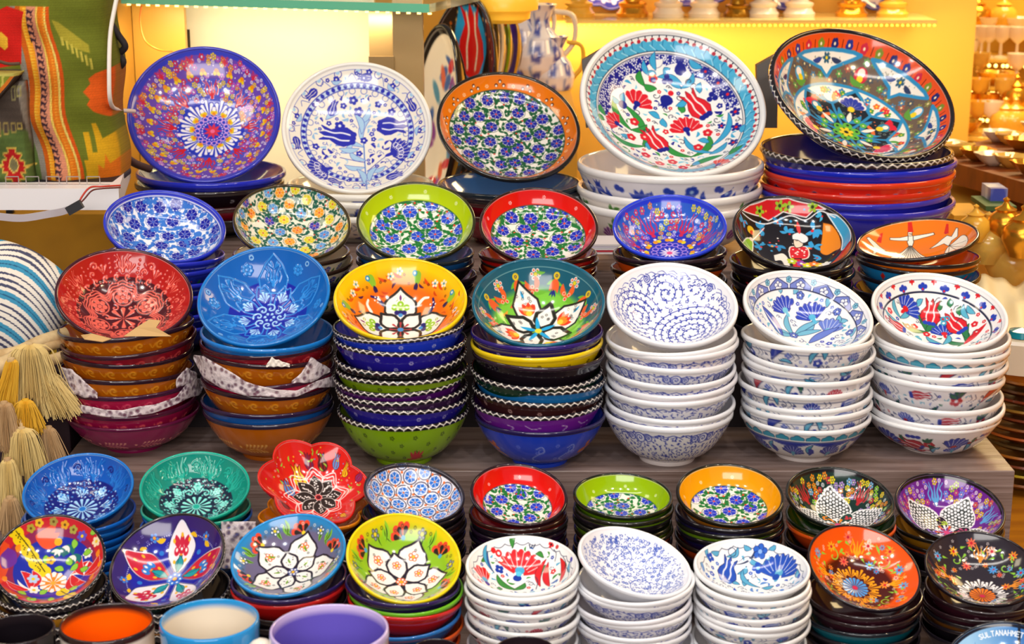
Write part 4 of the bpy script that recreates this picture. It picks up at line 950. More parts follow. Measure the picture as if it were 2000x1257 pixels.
def sprays(q, base, dark, rd, centre, spray, cc):
    g = np.clip((rd-np.hypot(q.X-cc[0]*.4, q.Y+.1))/.1, 0, 1)[:, None]; q.C = hx(base)*(1-g)+hx(dark)*g
    cols = ['#4a9ae0', '#f4902c', '#f6c4b0', '#ee6c4c', '#f0a824', '#58a8e0', '#f07a30']
    for i in range(8):
        a = 45*i+80; c = pol(.55, a); L = '#f0a010' if base != '#2c2630' else '#e8902c'
        if i % 2 == 0: q.stulip(pol(.52, a), a, .28, L, z=.5, w=.09)
        else: q.spiral(pol(.6, a), .13, .9, .02, '#8cc83c', a, z=.4); 
        for d in (10, 20, -12): q.drop(pol(.58+.01*d*(d > 0), a+d), a+d*6, .1, .024, '#8cc83c', z=.3)
    for i in range(13):
        a = 360/13*i+10; r = .83 if i % 2 else .74; q.fl(pol(r, a), .085, 8, cols[i % 7], '#c41c30', w=.19)
    for i in range(6):
        q.fl(pol(.44, 60*i+50), .08, 8, cols[(i*3) % 7], '#c41c30', w=.19)
    for i in range(46): dotburst(q, pol(rng.uniform(.35, .94), rng.rand()*360), .02, '#f4e8e4', 5)
    for i in range(18): a = rng.rand()*360; q.fl(pol(rng.uniform(.4, .92), a), .05, 7, cols[i % 7], '#c41c30', w=.2); q.drop(pol(rng.uniform(.4, .9), a+12), rng.rand()*360, .09, .02, '#8cc83c', z=.3)
    for i in range(12):
        a = 30*i; c = (cc[0]+.22*math.cos(math.radians(a)), cc[1]+.22*math.sin(math.radians(a)))
        for d in (-46, -24, 0, 24, 46): q.drop(c, a+d, .19-.0016*abs(d), .022, spray, z=.5)
    q.disc(cc, .2, '#5a1420' if centre != '#ee7a1c' else '#3c1420')
    for i in range(18): q.drop(cc, 20*i, .19, .026, centre, z=.4)
    q.disc(cc, .045, '#cc2048')
def p_E1(q, m):
    k = K(m, 0, 860, .3159); q.ring(0, 1, '#c8202c'); q.disc((0, 0), .82, '#8c2050'); q.disc((.05, -.05), .7, '#1c2ca4')
    q.poly([k(60, 640), k(0, 640), k(0, 880), k(60, 760)], '#e04a24', smooth=True); q.poly([k(50, 660), k(100, 690), k(100, 760), k(20, 790), k(0, 720)], '#6a2c98', smooth=True)
    for (x, y) in [(110, 570), (120, 610), (150, 640), (170, 680), (200, 720), (220, 760), (250, 790), (270, 810), (390, 935), (430, 960), (460, 975), (85, 560)]: q.disc(k(x, y), .12, '#e8cc18')
    q.line([k(100, 560), k(180, 660), k(280, 810)], .018, '#3c3410'); q.line([k(380, 930), k(470, 975)], .018, '#3c3410')
    for j in range(30): q.disc(k(90+j*6+rng.uniform(-25, 25), 560+j*8.5), .012, '#3c3410')
    for d, c in ((0, '#e8542c'), (25, '#e8542c'), (-25, '#e8542c')): q.leaf(k(220, 590), 20+d, .42, .09, '#e8542c', -.4)
    c = k(328, 880); q.disc(c, .22, '#ee7a24')
    for i in range(12): q.drop(c, 30*i, .2, .04, '#f6ece4')
    for i in range(8): q.drop(c, 45*i, .11, .025, '#ee8a24')
    q.disc(c, .04, '#e8a838')
    for (x, y, a) in [(190, 920, 130), (440, 830, -30), (520, 830, 60)]:
        for d in (-26, 0, 26): q.leaf(k(x, y), a+d, .42, .085, '#d0242c', .5 if d > 0 else -.5, out='#f4ece8')
        q.leaf(k(x, y), a, .3, .03, '#f4ece8', .4)
    for (x, y) in [(430, 640), (370, 660), (470, 700)]:
        for d in (-40, 0, 40): q.leaf(k(x, y), 240+d, .2, .05, '#1a6a6c', .3); q.leaf(k(x-10, y+10), 240+d, .13, .026, '#f0e8e0')
    q.disc(k(360, 628), .07, '#e8b020')
    for (x, y, c2) in [(505, 590, '#5c50c0'), (540, 695, '#f4ece4'), (595, 620, '#f0dcb4'), (60, 980, '#f4ece4'), (210, 925, '#f4ece4'), (205, 855, '#b0c8e8')]: q.fl(k(x, y), .1, 6, c2, '#e8c020', w=.36)
    for (x, y) in [(340, 785), (285, 710), (440, 770), (480, 760), (520, 700), (460, 610), (180, 970), (110, 965), (250, 950), (320, 970), (480, 900), (560, 575), (110, 930), (200, 990), (545, 790)]: q.leaf(k(x, y), rng.rand()*360, .16, .055, '#8cc840', .2, out='#3c6c28')
    for (x, y, c2) in [(330, 500, '#a09040'), (400, 520, '#e0a020'), (240, 510, '#e8b828'), (455, 550, '#a8a040'), (190, 540, '#b0a030'), (315, 740, '#e8b020')]: q.fl(k(x, y), .08, 5, c2, '#6a4a10', w=.45)
    for (x, y) in [(600, 720), (610, 780), (560, 860), (25, 870), (105, 690)]: q.leaf(k(x, y), 70, .16, .05, '#ee8a1c' if y > 600 else '#e8cc18', .2)
def p_E2(q, m):
    q.ring(0, 1, '#28187c'); q.circ((0, 0), .78, .01, '#d8d4e8')
    g = np.clip((.85-q.R)/.2, 0, 1)[:, None]; q.C = hx('#34206c')*(1-g)+hx('#1c1fa0')*g
    for i in range(120): q.disc(pol(.76, i*3), .008, '#e8e8f4')
    for i in range(50): q.dots(pol(rng.uniform(.3, .93), rng.rand()*360), .018, 4, .007, '#8c84c8')
    for i in range(5):
        a = 90+14+72*i-14; red = i in (1, 4)
        pts = [pol(.08, a), pol(.3, a-27), pol(.45, a-27), pol(.62, a-23), pol(.78, a-10), pol(.94, a), pol(.78, a+11), pol(.62, a+20), pol(.45, a+27), pol(.3, a+27)]
        q.poly(pts, '#c8203c' if red else '#efe6ea', out='#e8e4f4', ow=.02, smooth=True); q.poly([(x*1.03, y*1.03) for x, y in pts], None, out='#28204c', ow=.012, smooth=True)
        for d, r in ((-9, .5), (0, .52), (9, .5)): q.ell(pol(r, a+d), .075, .045, a, '#c8203c' if not red else '#2c7cd0'); q.ell(pol(r+.02, a+d), .03, .018, a, '#f4ece8')
        if not red: q.leaf(pol(.55, a-6), a-16, .2, .05, '#c82440'); q.leaf(pol(.55, a+6), a+16, .2, .05, '#c82440'); q.leaf(pol(.55, a), a, .22, .04, '#c82440')
        q.disc(pol(.43, a), .03, '#f08a20'); q.leaf(pol(.14, a-4), a-10, .28, .045, '#1c98a0', .3, out='#104050'); q.leaf(pol(.14, a+4), a+10, .28, .045, '#1c98a0', -.3, out='#104050')
        for d, r in ((16, .33), (-14, .36), (12, .66), (-11, .68), (0, .74)): q.ell(pol(r, a+d), .035, .022, a+d, '#e8b024')
        b = a+36
        q.leaf(pol(.72, b-13), b+60, .16, .04, '#e8b820', .3); q.leaf(pol(.74, b+14), b+110, .14, .035, '#e8b820', -.3)
        q.dots(pol(.8, b), .05, 5, .024, '#3c80d8'); q.disc(pol(.8, b), .025, '#f0a020'); q.dots(pol(.55, b), .0, 1, .04, '#2474cc')
    q.dots((0, 0), .09, 7, .045, '#2c74d4'); q.dots((0, 0), .09, 7, .018, '#e0ecf8'); q.disc((0, 0), .035, '#f0a020')
def p_D3(q, m):
    k = K(m, 430, 840, .3318); q.ring(0, 1, '#d41e1a')
    for (x, y, a, s, c) in [(435, 325, 98, .38, '#f0c414'), (380, 370, 112, .3, '#4a84c8'), (490, 220, 88, .28, '#6c1a4c'), (570, 235, 84, .3, '#4c1014'), (650, 225, 60, .26, '#5c90d0'), (720, 270, 52, .28, '#f0c414'), (790, 300, 20, .24, '#8c2c6c'), (375, 450, 160, .22, '#4c1014'), (310, 480, 200, .16, '#f0a414'), (690, 500, -60, .2, '#f0c414'), (540, 540, -90, .2, '#4a84c8')]:
        q.tulip(k(x, y), a, s*.95, c, gapc='#a01410', wid=.72, out='#7c1010')
    for i in range(60): q.disc(pol(rng.uniform(.5, .95), rng.rand()*360), .013, ['#a0c840', '#f0b42c', '#f4e8e0', '#6090d0'][i % 4])
    for i in range(22): dotburst(q, pol(rng.uniform(.6, .95), rng.rand()*360), .017, '#f6e4dc', 5)
    for i in range(24): q.leaf(pol(rng.uniform(.5, .9), rng.rand()*360), rng.rand()*360, .09, .015, '#98c43c', .4)
    for i in range(8):
        a = 45*i
        q.line([pol(.12, a), pol(.36, a-22), pol(.44, a-8), pol(.5, a), pol(.44, a+8), pol(.36, a+22), pol(.12, a)], .018, '#f4ece8', z=.5)
        q.line([pol(.4, a-24), pol(.5, a-10), pol(.57, a), pol(.5, a+10), pol(.4, a+24)], .016, '#f4ece8', z=.5)
        q.leaf(pol(.06, a), a, .36, .115, '#2c201c', out='#f4ece8')
        for j in range(9): q.disc(pol(.15+.025*j, a+rng.uniform(-7, 7)), .014, '#f4ece8', .5)
    q.disc((0, 0), .04, '#5c1420')
# ------------------------------------------------------------------ painted outsides (x runs round the bowl, y down from the lip)
def xs(n, ph=0.): return [-PI+(i+ph)*2*PI/n for i in range(n)]
def e_scroll(col, y=-.115, n=19, s=.078):
    def f(q):
        for x in xs(n): q.spiral((x, y), s, 1.25, .026, col, 200, z=1.5); q.line([(x-s, y+.02), (x-s*1.6, y-.05), (x-s*2.2, y+.02)], .018, col, z=.8)
    return f
def e_sprig(col, y=-.42, n=9):
    def f(q):
        for x in xs(n, .3):
            q.line([(x-.25, y-.05), (x, y), (x+.2, y-.08)], .014, col, z=1)
            for d in (-.2, -.13, -.06, .01, .08, .15):
                q.drop((x+d, y-.01), 60, .12, .018, col, z=1); q.drop((x+d, y-.02), -40, .1, .016, col, z=1)
            q.disc((x-.3, y+.03), .025, col, 1)
    return f
def e_dots(col, n=12, y0=-.10, rows=3, extra=None, dy=.16):
    def f(q):
        for r in range(rows):
            for x in xs(n, .5*r): q.dots((x+rng.uniform(-.04, .04), y0-dy*r+rng.uniform(-.03, .03)), .026, 6, .0115, col, z=.4)
        if extra: extra(q)
    return f
def e_curl(col):
    def f(q):
        for x in xs(7, .2): q.line([(x, -.12), (x+.1, -.16), (x+.04, -.24), (x+.16, -.28)], .014, col, z=.5); q.line([(x+.3, -.1), (x+.42, -.17), (x+.55, -.14)], .012, col)
        for x in xs(6, .6): q.line([(x, -.4), (x+.12, -.36), (x+.1, -.5), (x-.05, -.56), (x+.03, -.62)], .014, col, z=.5)
        for x in xs(36): q.disc((x, -.3+.05*math.sin(x*5)), .011, col, .4)
    return f
def e_lattice(big, curls=True, dense=1.):
    def f(q):
        B = '#2c3aa0'
        for x in np.arange(-PI, PI, .07):
            for y in np.arange(-.085, -.95, -.065):
                if rng.rand() < .85*dense:
                    a = rng.rand()*2*PI; p = (x+rng.uniform(-.03, .03), y+rng.uniform(-.03, .03)); e = (p[0]+.034*math.cos(a), p[1]+.034*math.sin(a)); q.line([p, e], .012, B); q.disc(e, .013, B)
        for x in xs(26): y = rng.uniform(-.85, -.12); q.spiral((x, y), .07, 1.2, .012, B, rng.rand()*360)
        for x in xs(30): q.line([(x, -.07), (x+.08, -.045), (x+.16, -.075), (x+.22, -.06)], .016, B, taper=.004)
        for x in xs(22, .4): q.line([(x, -.1), (x+.1, -.07), (x+.19, -.115)], .01, B)
        if big:
            for x in xs(big, .35):
                for dx, r in ((-.15, .06), (0, .085), (.14, .06)): q.disc((x+dx, -.12), r, '#eeeef4'); q.circ((x+dx, -.12), r, .016, B); q.spiral((x+dx, -.12), r*.75, 1.4, .016, B, 90)
    return f
def e_floral(kind, yy=-.2, seed=0):  # the first row sits right under the lip
    """white ground with fans, buds and curling leaves; kind 'b' in blues, 'r' with reds"""
    def f(q):
        B, L, T, G, R_ = '#2c3ca0', '#6878c0', '#5aa8c8', '#2c6450', '#b83040'
        q.field(np.abs(q.Y+.055)-.006, '#404c78' if seed % 2 else '#f0eef0')
        st = rng.randint(5); y = yy+.11
        for i, x in enumerate(xs(10, .15*seed)):
            t = (i+seed+st) % 5; c = R_ if kind == 'r' and i % 2 else B
            if t == 0: q.carn((x, y-.14), 75, .2, c, T if kind == 'b' else R_, '#dfe2f2', 7, 64)
            elif t == 1: q.tulip((x-.1, y-.03), 8, .3, c if kind == 'r' else L, '#eceef4', cal=B, wid=.7)
            elif t == 2:
                q.fl((x, y-.06), .1, 5, B if kind == 'b' else R_, '#dfe2f2', w=.45)
                for a in (40, 90, 140): q.leaf((x, y+.0), a, .14, .03, T if kind == 'b' else G, .3, out='#28406c')
            elif t == 3: q.leaf((x-.15, y-.1), 25, .34, .06, B if kind == 'b' else R_, .5, out='#28306c'); q.leaf((x, y-.1), -20, .2, .03, T, .4, out='#28406c'); q.fl((x+.16, y), .06, 4, L, None)
            else: q.leaf((x-.12, y-.1), 50, .22, .035, T, .5, out='#28406c'); q.leaf((x+.1, y-.02), 130, .2, .035, G if kind == 'r' else T, -.5, out='#28406c'); q.fl((x, y-.1), .08, 5, c, '#e8e8f0', w=.45)
            for d in (.2, .28): q.line([(x+d, y+.06), (x+d+.05, y-.02), (x+d-.02, y-.08)], .01, '#38406c')
        pts = [(x+rng.uniform(-.03, .03), y2+rng.uniform(-.02, .02)) for y2 in (-.1, -.17, -.25) for x in xs(46, rng.rand())]
        filler(q, 0, 0, .042, '#eeeaea' if kind == 'b' else '#eeeaec', [T, L, G if kind == 'r' else B], [B, R_ if kind == 'r' else L], '#38406c', pts=pts)
        for x in xs(9, .4): # the lower part of the wall
            c = R_ if kind == 'r' and rng.rand() < .6 else B
            q.carn((x, y-.48), 60+60*rng.rand(), .24, c, T, '#dfe2f2', 7, 60) if rng.rand() < .5 else q.tulip((x-.1, y-.42), 10, .34, c, '#eceef4', cal=B)
            q.leaf((x+.3, y-.5), 70, .3, .04, G if kind == 'r' else T, .5, out='#28406c'); q.leaf((x+.3, y-.5), 120, .24, .04, T, -.4, out='#28406c')
    return f
def e_turq(low=True):
    def f(q):
        B = '#2c3ca0'
        for x in xs(26):
            for dx, r, dy in ((-.06, .045, 0), (0, .055, .025), (.06, .045, 0)): q.disc((x+dx, -.09+dy), r+.008, '#1c3c64')
            for dx, r, dy in ((-.06, .045, 0), (0, .055, .025), (.06, .045, 0)): q.disc((x+dx, -.09+dy), r, '#3aa0bc')
            q.field(np.where((np.abs(q.X-x) < .13), np.maximum(q.Y+.15+.0, -.205-q.Y), 1)*0+1, '#ffffff') if False else None
        q.field(np.abs(q.Y+.14)-.022, '#eeecee'); q.field(np.abs(q.Y+.155)-.007, '#20284c')
        q.field(np.maximum(q.Y+.165, -(.175+.085*np.abs(np.sin(q.X*4.5)))-q.Y), B); q.field(np.abs(q.Y+(.185+.085*np.abs(np.sin(q.X*4.5))))-.006, B)
        if low:
            for x in xs(9): q.carn((x, -.5), 80, .26, B, '#5aa8c8', '#dfe2f2', 8, 66, out='#1c2468'); q.leaf((x+.34, -.49), 70, .26, .04, '#5aa8c8', .6, out='#28406c'); q.leaf((x+.36, -.49), 120, .2, .05, B, -.4); q.fl((x+.35, -.42), .06, 4, B, None)
    return f
def e_rflow(q):
    B, R_, G, T = '#2438a4', '#b42838', '#1f5c48', '#7cb4d0'
    for i, x in enumerate(xs(5, .62)):
        q.carn((x, -.47), 62, .36, B, R_, '#e2e6f4', 8, 68, out='#101c58'); q.tulip((x+.72, -.5), 155, .42, R_, '#f2e4e4', cal=B, wid=1.15, out='#701018')
        q.fl((x-.42, -.34), .1, 5, R_, '#e8d8d8', w=.5)
        for a in (60, 90, 125): q.leaf((x-.42, -.28), a, .15, .035, G, .3)
        q.leaf((x-.38, -.75), 110, .4, .06, G, -.5, out='#14402c'); q.leaf((x-.36, -.75), 60, .36, .06, T, .3, out='#1c4468'); q.leaf((x-.3, -.75), 20, .36, .05, T, .3, out='#1c4468')
        for d in (0, .08, .16): q.disc((x+.5+d, -.14), .045, B)
        q.leaf((x+.42, -.35), 80, .2, .04, G, .6); q.leaf((x+.1, -.72), 20, .4, .05, R_, .3)
def e_A4blue(q):
    B, T = '#2a44b0', '#7ab0d8'
    for i, x in enumerate(xs(11, .3)):
        if i % 3 == 0:
            for a in (20, 50, 80, 110, 140): q.leaf((x, -.24), a, .17, .035, B, .0)
        elif i % 3 == 1: q.fl((x, -.1), .075, 5, B, '#9ab8e0', w=.5); q.leaf((x, -.16), 200, .2, .035, B, .4); q.leaf((x, -.18), -20, .18, .03, T, -.3)
        else: q.tulip((x, -.25), 92, .2, B, B, wid=1.1); q.leaf((x-.04, -.2), 140, .14, .025, T, .4); q.leaf((x+.04, -.2), 40, .14, .025, B, -.4)
        q.leaf((x+.2, -.24), 100, .16, .03, B, .5); q.disc((x+.3, -.08), .04, B); q.disc((x+.35, -.1), .035, B)
def e_A4multi(q):
    for i, x in enumerate(xs(12, .3)):
        c = ['#b82838', '#7a2c8c', '#3c3ca0'][i % 3]
        q.tulip((x-.05, -.28), 60, .18, c, '#e8c8d0', wid=1.2) if i % 2 else q.carn((x, -.3), 90, .18, c, '#e0a030', '#f0e0e8', 6, 60)
        for a in (30, 90, 150): q.leaf((x+.12, -.12), a, .12, .03, '#4c8438', .4)
        q.leaf((x+.2, -.3), 100, .18, .03, '#8ca830', -.5)
    for x in xs(14): q.ell((x, -.5), .08, .06, 0, '#3c3ca0')
def e_A5navy(q):
    for i, x in enumerate(xs(24)):
        c = '#d8b81c' if i % 2 else '#cc2440'; q.fl((x, -.11), .05, 5, c, None, 18, w=.55); q.dots((x+.13, -.07), .02, 5, .01, '#e8e4f0')
def e_A5red(q):
    for i, x in enumerate(xs(22)): 
        c = '#1c1c4c' if i % 2 else '#5a5ca8'
        for dx, dy in ((-.045, 0), (0, .02), (.045, 0)): q.disc((x+dx, -.1+dy), .034, '#e0a0a0')
        for dx, dy in ((-.045, 0), (0, .02), (.045, 0)): q.disc((x+dx, -.1+dy), .03, c)
def e_derv(q):
    for x in xs(8, .2): q.poly([(x, -.1), (x+.07, -.02), (x+.1, -.1), (x+.02, -.2)], '#c8241c'); q.poly([(x-.14, -.26), (x+.02, -.2), (x+.07, -.2), (x+.2, -.3), (x+.02, -.34)], '#f0e8dc', out='#2a2420', ow=.01)
def e_mini(q):
    for i, x in enumerate(xs(20)): q.fl((x, -.09-.05*(i % 2)), .06, 5, ['#d82c34', '#8cc034', '#ee8a1c', '#3aa0d0', '#e8e020'][i % 5], '#f0e8e0', w=.4)
def e_iz(q):
    for i, x in enumerate(xs(18)): q.pin((x, -.12), .085, '#2438b0', '#c83020', rng.rand()*60); q.leaf((x+.17, -.1), 250, .14, .03, '#20643c', .4); q.leaf((x+.17, -.1), 290, .12, .03, '#20643c', -.4); q.leaf((x, -.3), 30, .14, .03, '#20643c', .4)
def e_lime(q):
    for r in range(4):
        for x in xs(15, .5*r): q.dots((x+rng.uniform(-.05, .05), -.12-.14*r), .026, 5, .011, '#2c3c14')
    x = .25
    for i, d in enumerate((-.09, -.03, .03, .09)): q.leaf((x+d*.3, -.62), 90-d*260, .25, .035, '#d8303c'); 
    q.line([(x-.16, -.6), (x+.14, -.56)], .05, '#d8303c'); q.line([(x-.12, -.66), (x+.12, -.63)], .04, '#e8c820')
def e_blueb(q):
    e_dots('#6a7ce8', 9, -.2, 3)(q)
    for x in (-1.0, 1.0): 
        for j in range(8): q.fl((x+rng.uniform(-.12, .12), -.34+rng.uniform(-.12, .1)), .05, 5, '#e0582c', '#f0c040'); 
        q.leaf((x, -.45), -30, .3, .03, '#d8902c', .3)
    for x in (-.05, .5): q.line([(x, -.25), (x+.1, -.2), (x+.14, -.3), (x, -.4), (x-.08, -.5), (x+.06, -.58)], .016, '#a8b4f0', z=.5); q.circ((x+.1, -.3), .05, .012, '#8c9cf0')
    for x in xs(5, .4): q.dots((x, -.6), .03, 6, .01, '#c0c8f8')
def e_e1(q):
    for i, x in enumerate(xs(22)): q.leaf((x, -.14), rng.rand()*360, .1, .035, ['#3c8cb8', '#8cb83c', '#e8802c', '#c82c48', '#e8c020'][i % 5], .2); q.dots((x+.12, -.22), .02, 5, .009, '#d8d4d0')
def e_star(q):   # moss over white buds
    for x in xs(12): q.leaf((x, -.2), 20, .2, .04, '#c03c50', .3)
K_ = '#17131a'; BR = '#efe9df'
def st(ext, rim=None, ep=None, rp=None, word='', inner=None, N=48, M=16, foot=None, **pr):
    return dict(ext=ext, rim=rim or ext, ep=ep, rp=rp, word=word, inner=inner or ext, N=N, M=M, footcol=foot, pr=pr)
ZR = z_rim('#fbf2e6', 50, .016, .017); ZB = z_rim('#fbf2e6', 64, .008, .016)
ST = {
 'orange': st('#c86808', '#2c1420', e_scroll('#f0a028'), word='amber scroll-patterned', N=60, inner='#c86808'),
 'dred': st('#901424', '#3c1424', e_scroll('#d84c48'), word='dark red scroll-patterned', N=60),
 'crim': st('#b81848', '#3c1430', e_scroll('#e0506c'), word='crimson scroll-patterned', N=60),
 'plum': st('#8e1250', '#5c1238', e_sprig('#f0a890'), word='plum sprig-patterned', N=64, M=34),
 'plum2': st('#9c1444', '#4c1230', e_scroll('#d85858', -.14, 22, .05), word='plum scroll-patterned', N=60),
 'orangeb': st('#c46408', '#2c2438', e_sprig('#ffc060'), word='amber sprig-patterned', N=64, M=34),
 'blue': st('#1268b8', '#1478cc', e_scroll('#0e5498', -.15, 16, .06), word='bright blue', N=60),
 'bluepl': st('#145cae', '#2a1a3c', word='blue dark-rimmed'),
 'royal': st('#2440d8', K_, e_dots('#c8ccf8'), ZB, 'royal blue bead-rimmed', N=80),
 'royal2': st('#281ea0', K_, e_dots('#d0ccf4'), ZR, 'violet-blue zigzag-rimmed', N=80),
 'blackz': st('#181418', K_, e_dots('#4c3c48', 8), ZR, 'black zigzag-rimmed', N=80),
 'limez': st('#7c9c10', K_, e_dots('#2c3c14', 14), ZR, 'lime green zigzag-rimmed', N=80),
 'purpz': st('#541470', K_, e_dots('#d8b8e8'), ZR, 'purple zigzag-rimmed', N=80),
 'dpurpz': st('#3c2048', K_, e_dots('#7c5c88', 20, -.08, 2), ZR, 'dusky purple zigzag-rimmed', N=80),
 'limeb': st('#90bc10', K_, e_lime, ZR, 'lime green black-speckled', N=80, M=36),
 'navyp': st('#2c1c68', '#2c1c70', e_dots('#d0c8f0', 12, -.14, 1), word='navy violet', N=60),
 'yellow': st('#ecc80a', '#f2d010', e_dots('#4c3410', 14, -.12, 2), word='sunny yellow', N=60),
 'blackp': st('#1c141c', '#2c1c28', word='plain black'),
 'greenz': st('#0f3826', K_, None, ZR, 'dark green zigzag-rimmed', N=80),
 'bluez': st('#1c70b4', K_, None, ZR, 'sky blue zigzag-rimmed', N=80),
 'brownz': st('#3c1c1c', K_, e_dots('#d0a8a0'), ZR, 'dark brown zigzag-rimmed', N=80),
 'purpc': st('#78209c', K_, e_curl('#ecd8f4'), ZR, 'purple curl-patterned', N=80),
 'blueb': st('#1c44d0', '#241c4c', e_blueb, word='royal blue flame-flowered', N=70, M=36),
 'lat1': st('#eeecf0', '#f2f2f6', e_lattice(0), word='white blue-sprinkled', N=64, M=24, lr=.03),
 'lat2': st('#eeecf0', '#f2f2f6', e_lattice(7), word='white blue-ringed', N=64, M=24, lr=.03),
 'lat3': st('#ece4e8', '#f2f0f4', e_lattice(5), word='white blue-ringed', N=64, M=24, lr=.03),
 'latb': st('#eeeae8', '#f2f2f6', e_lattice(6, dense=1.15), word='white blue-sprinkled', N=80, M=40, lr=.03),
 'bf1': st('#eeeaea', '#f3f2f2', e_floral('b', -.2, 1), word='white blue-flowered', N=64, M=24, lr=.031),
 'bf2': st('#eeeaea', '#f3f2f2', e_floral('b', -.17, 2), word='white blue-flowered', N=64, M=24, lr=.031),
 'bf3': st('#eeeaea', '#f3f2f2', e_floral('b', -.23, 3), word='white blue-flowered', N=64, M=24, lr=.031),
 'tqb': st('#eeeae6', '#f3f2f2', e_turq(), word='white turquoise-banded', N=80, M=40, lr=.031),
 'tq': st('#eeeae6', '#f3f2f2', e_turq(False), word='white turquoise-banded', N=70, M=24, lr=.031),
 'rf1': st('#eeeaec', '#f3f2f2', e_floral('r', -.18, 1), word='white red-flowered', N=64, M=24, lr=.031),
 'rf2': st('#eeeaec', '#f3f2f2', e_floral('r', -.2, 4), word='white red-flowered', N=64, M=24, lr=.031),
 'rf3': st('#eeeaec', '#f3f2f2', e_floral('r', -.22, 2), word='white red-flowered', N=64, M=24, lr=.031),
 'rfb': st('#eeeaec', '#f3f2f2', e_rflow, word='white carnation-patterned', N=80, M=40, lr=.031),
 'black': st('#1a151c', '#1a151c', word='glossy black'),
 'blackd': st('#1c161e', '#241c20', e_dots('#c8c0c8', 16, -.12, 1), word='black dot-flowered', N=60),
 'crimson': st('#8c1028', '#3c1c1c', word='crimson dark-rimmed'),
 'cobalt': st('#1c28b4', '#1c2cc4', word='cobalt blue'),
 'cobaltd': st('#1c28a8', '#2430c0', e_floral('b', -.2, 2), word='blue leaf-patterned', N=60),
 'blueA': st('#1c5ca4', '#16222c', word='sky blue black-rimmed'),
 'creamA': st('#ece4d4', '#f2efe6', e_floral('b', -.2, 2), word='cream pale-patterned', N=60, lr=.035),
 'A4b': st('#e8e4ec', '#f2f1f2', e_A4blue, word='white blue-flowered', N=80, M=30, lr=.03),
 'A4m': st('#ece6e0', '#f2f1f2', e_A4multi, word='white multicoloured-flowered', N=80, M=30, lr=.03),
 'A5n': st('#1c1c70', K_, e_A5navy, z_rim(BR, 60, .014, .014), 'navy yellow-and-red-flowered', N=90),
 'A5r': st('#d42018', '#dc3c1c', e_A5red, word='red cloud-patterned', N=80),
 'redp': st('#c41c14', '#d02c1c', word='plain red'),
 'cob2': st('#2022a8', '#3434b8', word='deep blue'),
 'limed': st('#6c9410', '#17180e', word='lime green black-rimmed'),
 'mustd': st('#d88a10', '#1c1410', word='mustard black-rimmed'),
 'orangd': st('#d8500c', '#1c1410', word='orange black-rimmed'),
 'redd': st('#b81410', '#2c100c', word='red black-rimmed'),
 'purpd': st('#3c1448', '#1c1020', word='purple black-rimmed'),
 'navyd': st('#1c1448', '#100c18', word='navy black-rimmed'),
 'greend': st('#2c6410', '#101c0c', word='green black-rimmed'),
 'derv': st('#e06c0c', K_, e_derv, word='orange dancer-patterned', N=70),
 'dervb': st('#1c80c0', K_, e_derv, word='sky blue dancer-patterned', N=70),
 'mini': st('#241418', K_, e_mini, word='black confetti-patterned', N=70),
 'izd': st('#e8dcc4', '#2c1c14', e_iz, word='cream vine-patterned', N=64),
 'bluiz': st('#1e2c98', '#2430b8', e_iz, word='blue vine-patterned', N=64),
 'rusts': st('#5c3430', '#1c1418', e_dots('#c07c60', 24, -.1, 2), word='rust brown', N=60),
 'teal': st('#0e8472', '#12a48c', word='teal green'), 'blue3': st('#1058b0', '#1464c4', e_scroll('#0c3c88', -.13, 14, .06), word='deep blue', N=60),
 'blue4': st('#104488', '#1a64b4', word='dusky blue'),
 'navyr': st('#241450', '#2c1c58', word='dark navy'), 'redr': st('#cc1c1c', '#d82424', word='bright red'),
 'limer': st('#68b014', '#70bc1c', word='bright lime'), 'bluer': st('#1c64b0', '#2074c4', word='mid blue'), 'orr': st('#e04c14', '#e85818', word='bright orange'),
 'e1': st('#1c1820', K_, e_e1, ZR, 'black confetti-patterned', N=80), 'orz': st('#e09c2c', K_, None, ZR, 'orange zigzag-rimmed', N=80),
 'goldd': st('#a8700c', '#14100c', word='golden brown'), 'plumd': st('#3c1824', '#241418', e_dots('#c0a0b0', 6, -.15, 1), word='dark plum'), 'tealb': st('#0c6474', '#141c24', word='dark teal'),
 'brownd': st('#6c400c', '#141014', word='bronze brown'),
 'creamb': st('#ece8e6', '#f2f2f2', e_floral('b', -.14, 1), word='white blue-sprayed', N=64, M=24, lr=.04),
}
PRF = {'deepU': dict(h=.40, p=6.5, rb=.6, lr=.02), 'bowl': dict(h=.60, p=3.6), 'shallow': dict(h=.34, p=3.6, rb=.5), 'deepA': dict(h=.42, p=2.8, rb=.5), 'cup': dict(h=.40, p=5.0, rb=.5, lr=.035), 'B': dict(h=.42, p=4.2, rb=.48), 'plate': dict(h=.27, p=2.6, rb=.5), 'small': dict(h=.50, p=3.6, rb=.45)}
_mc = {}
def style_mesh(key, prof, R):
    s = ST[key]; k = (key, prof, round(R, 4))
    if k not in _mc:
        pr = dict(PRF[prof]); pr.update(s['pr']); pr['footcol'] = s['footcol'] or s['ext']; pr['foot'] = .07 if prof == 'bowl' else .05
        _mc[k] = bowl_mesh('bowl_'+key, R, pr, N=s['N'], inner=s['inner'], ext=s['ext'], rim=s['rim'], expaint=s['ep'], rimpaint=s['rp'], fine_in=False, M=max(s['M']+10, 38) if s['ep'] else 16)
        _mc[k].materials.append(GLAZE)
    return _mc[k]
ORD = ['first', 'second', 'third', 'fourth', 'fifth', 'sixth', 'seventh', 'eighth', 'ninth', 'tenth', 'eleventh', 'twelfth']
STACKS = []
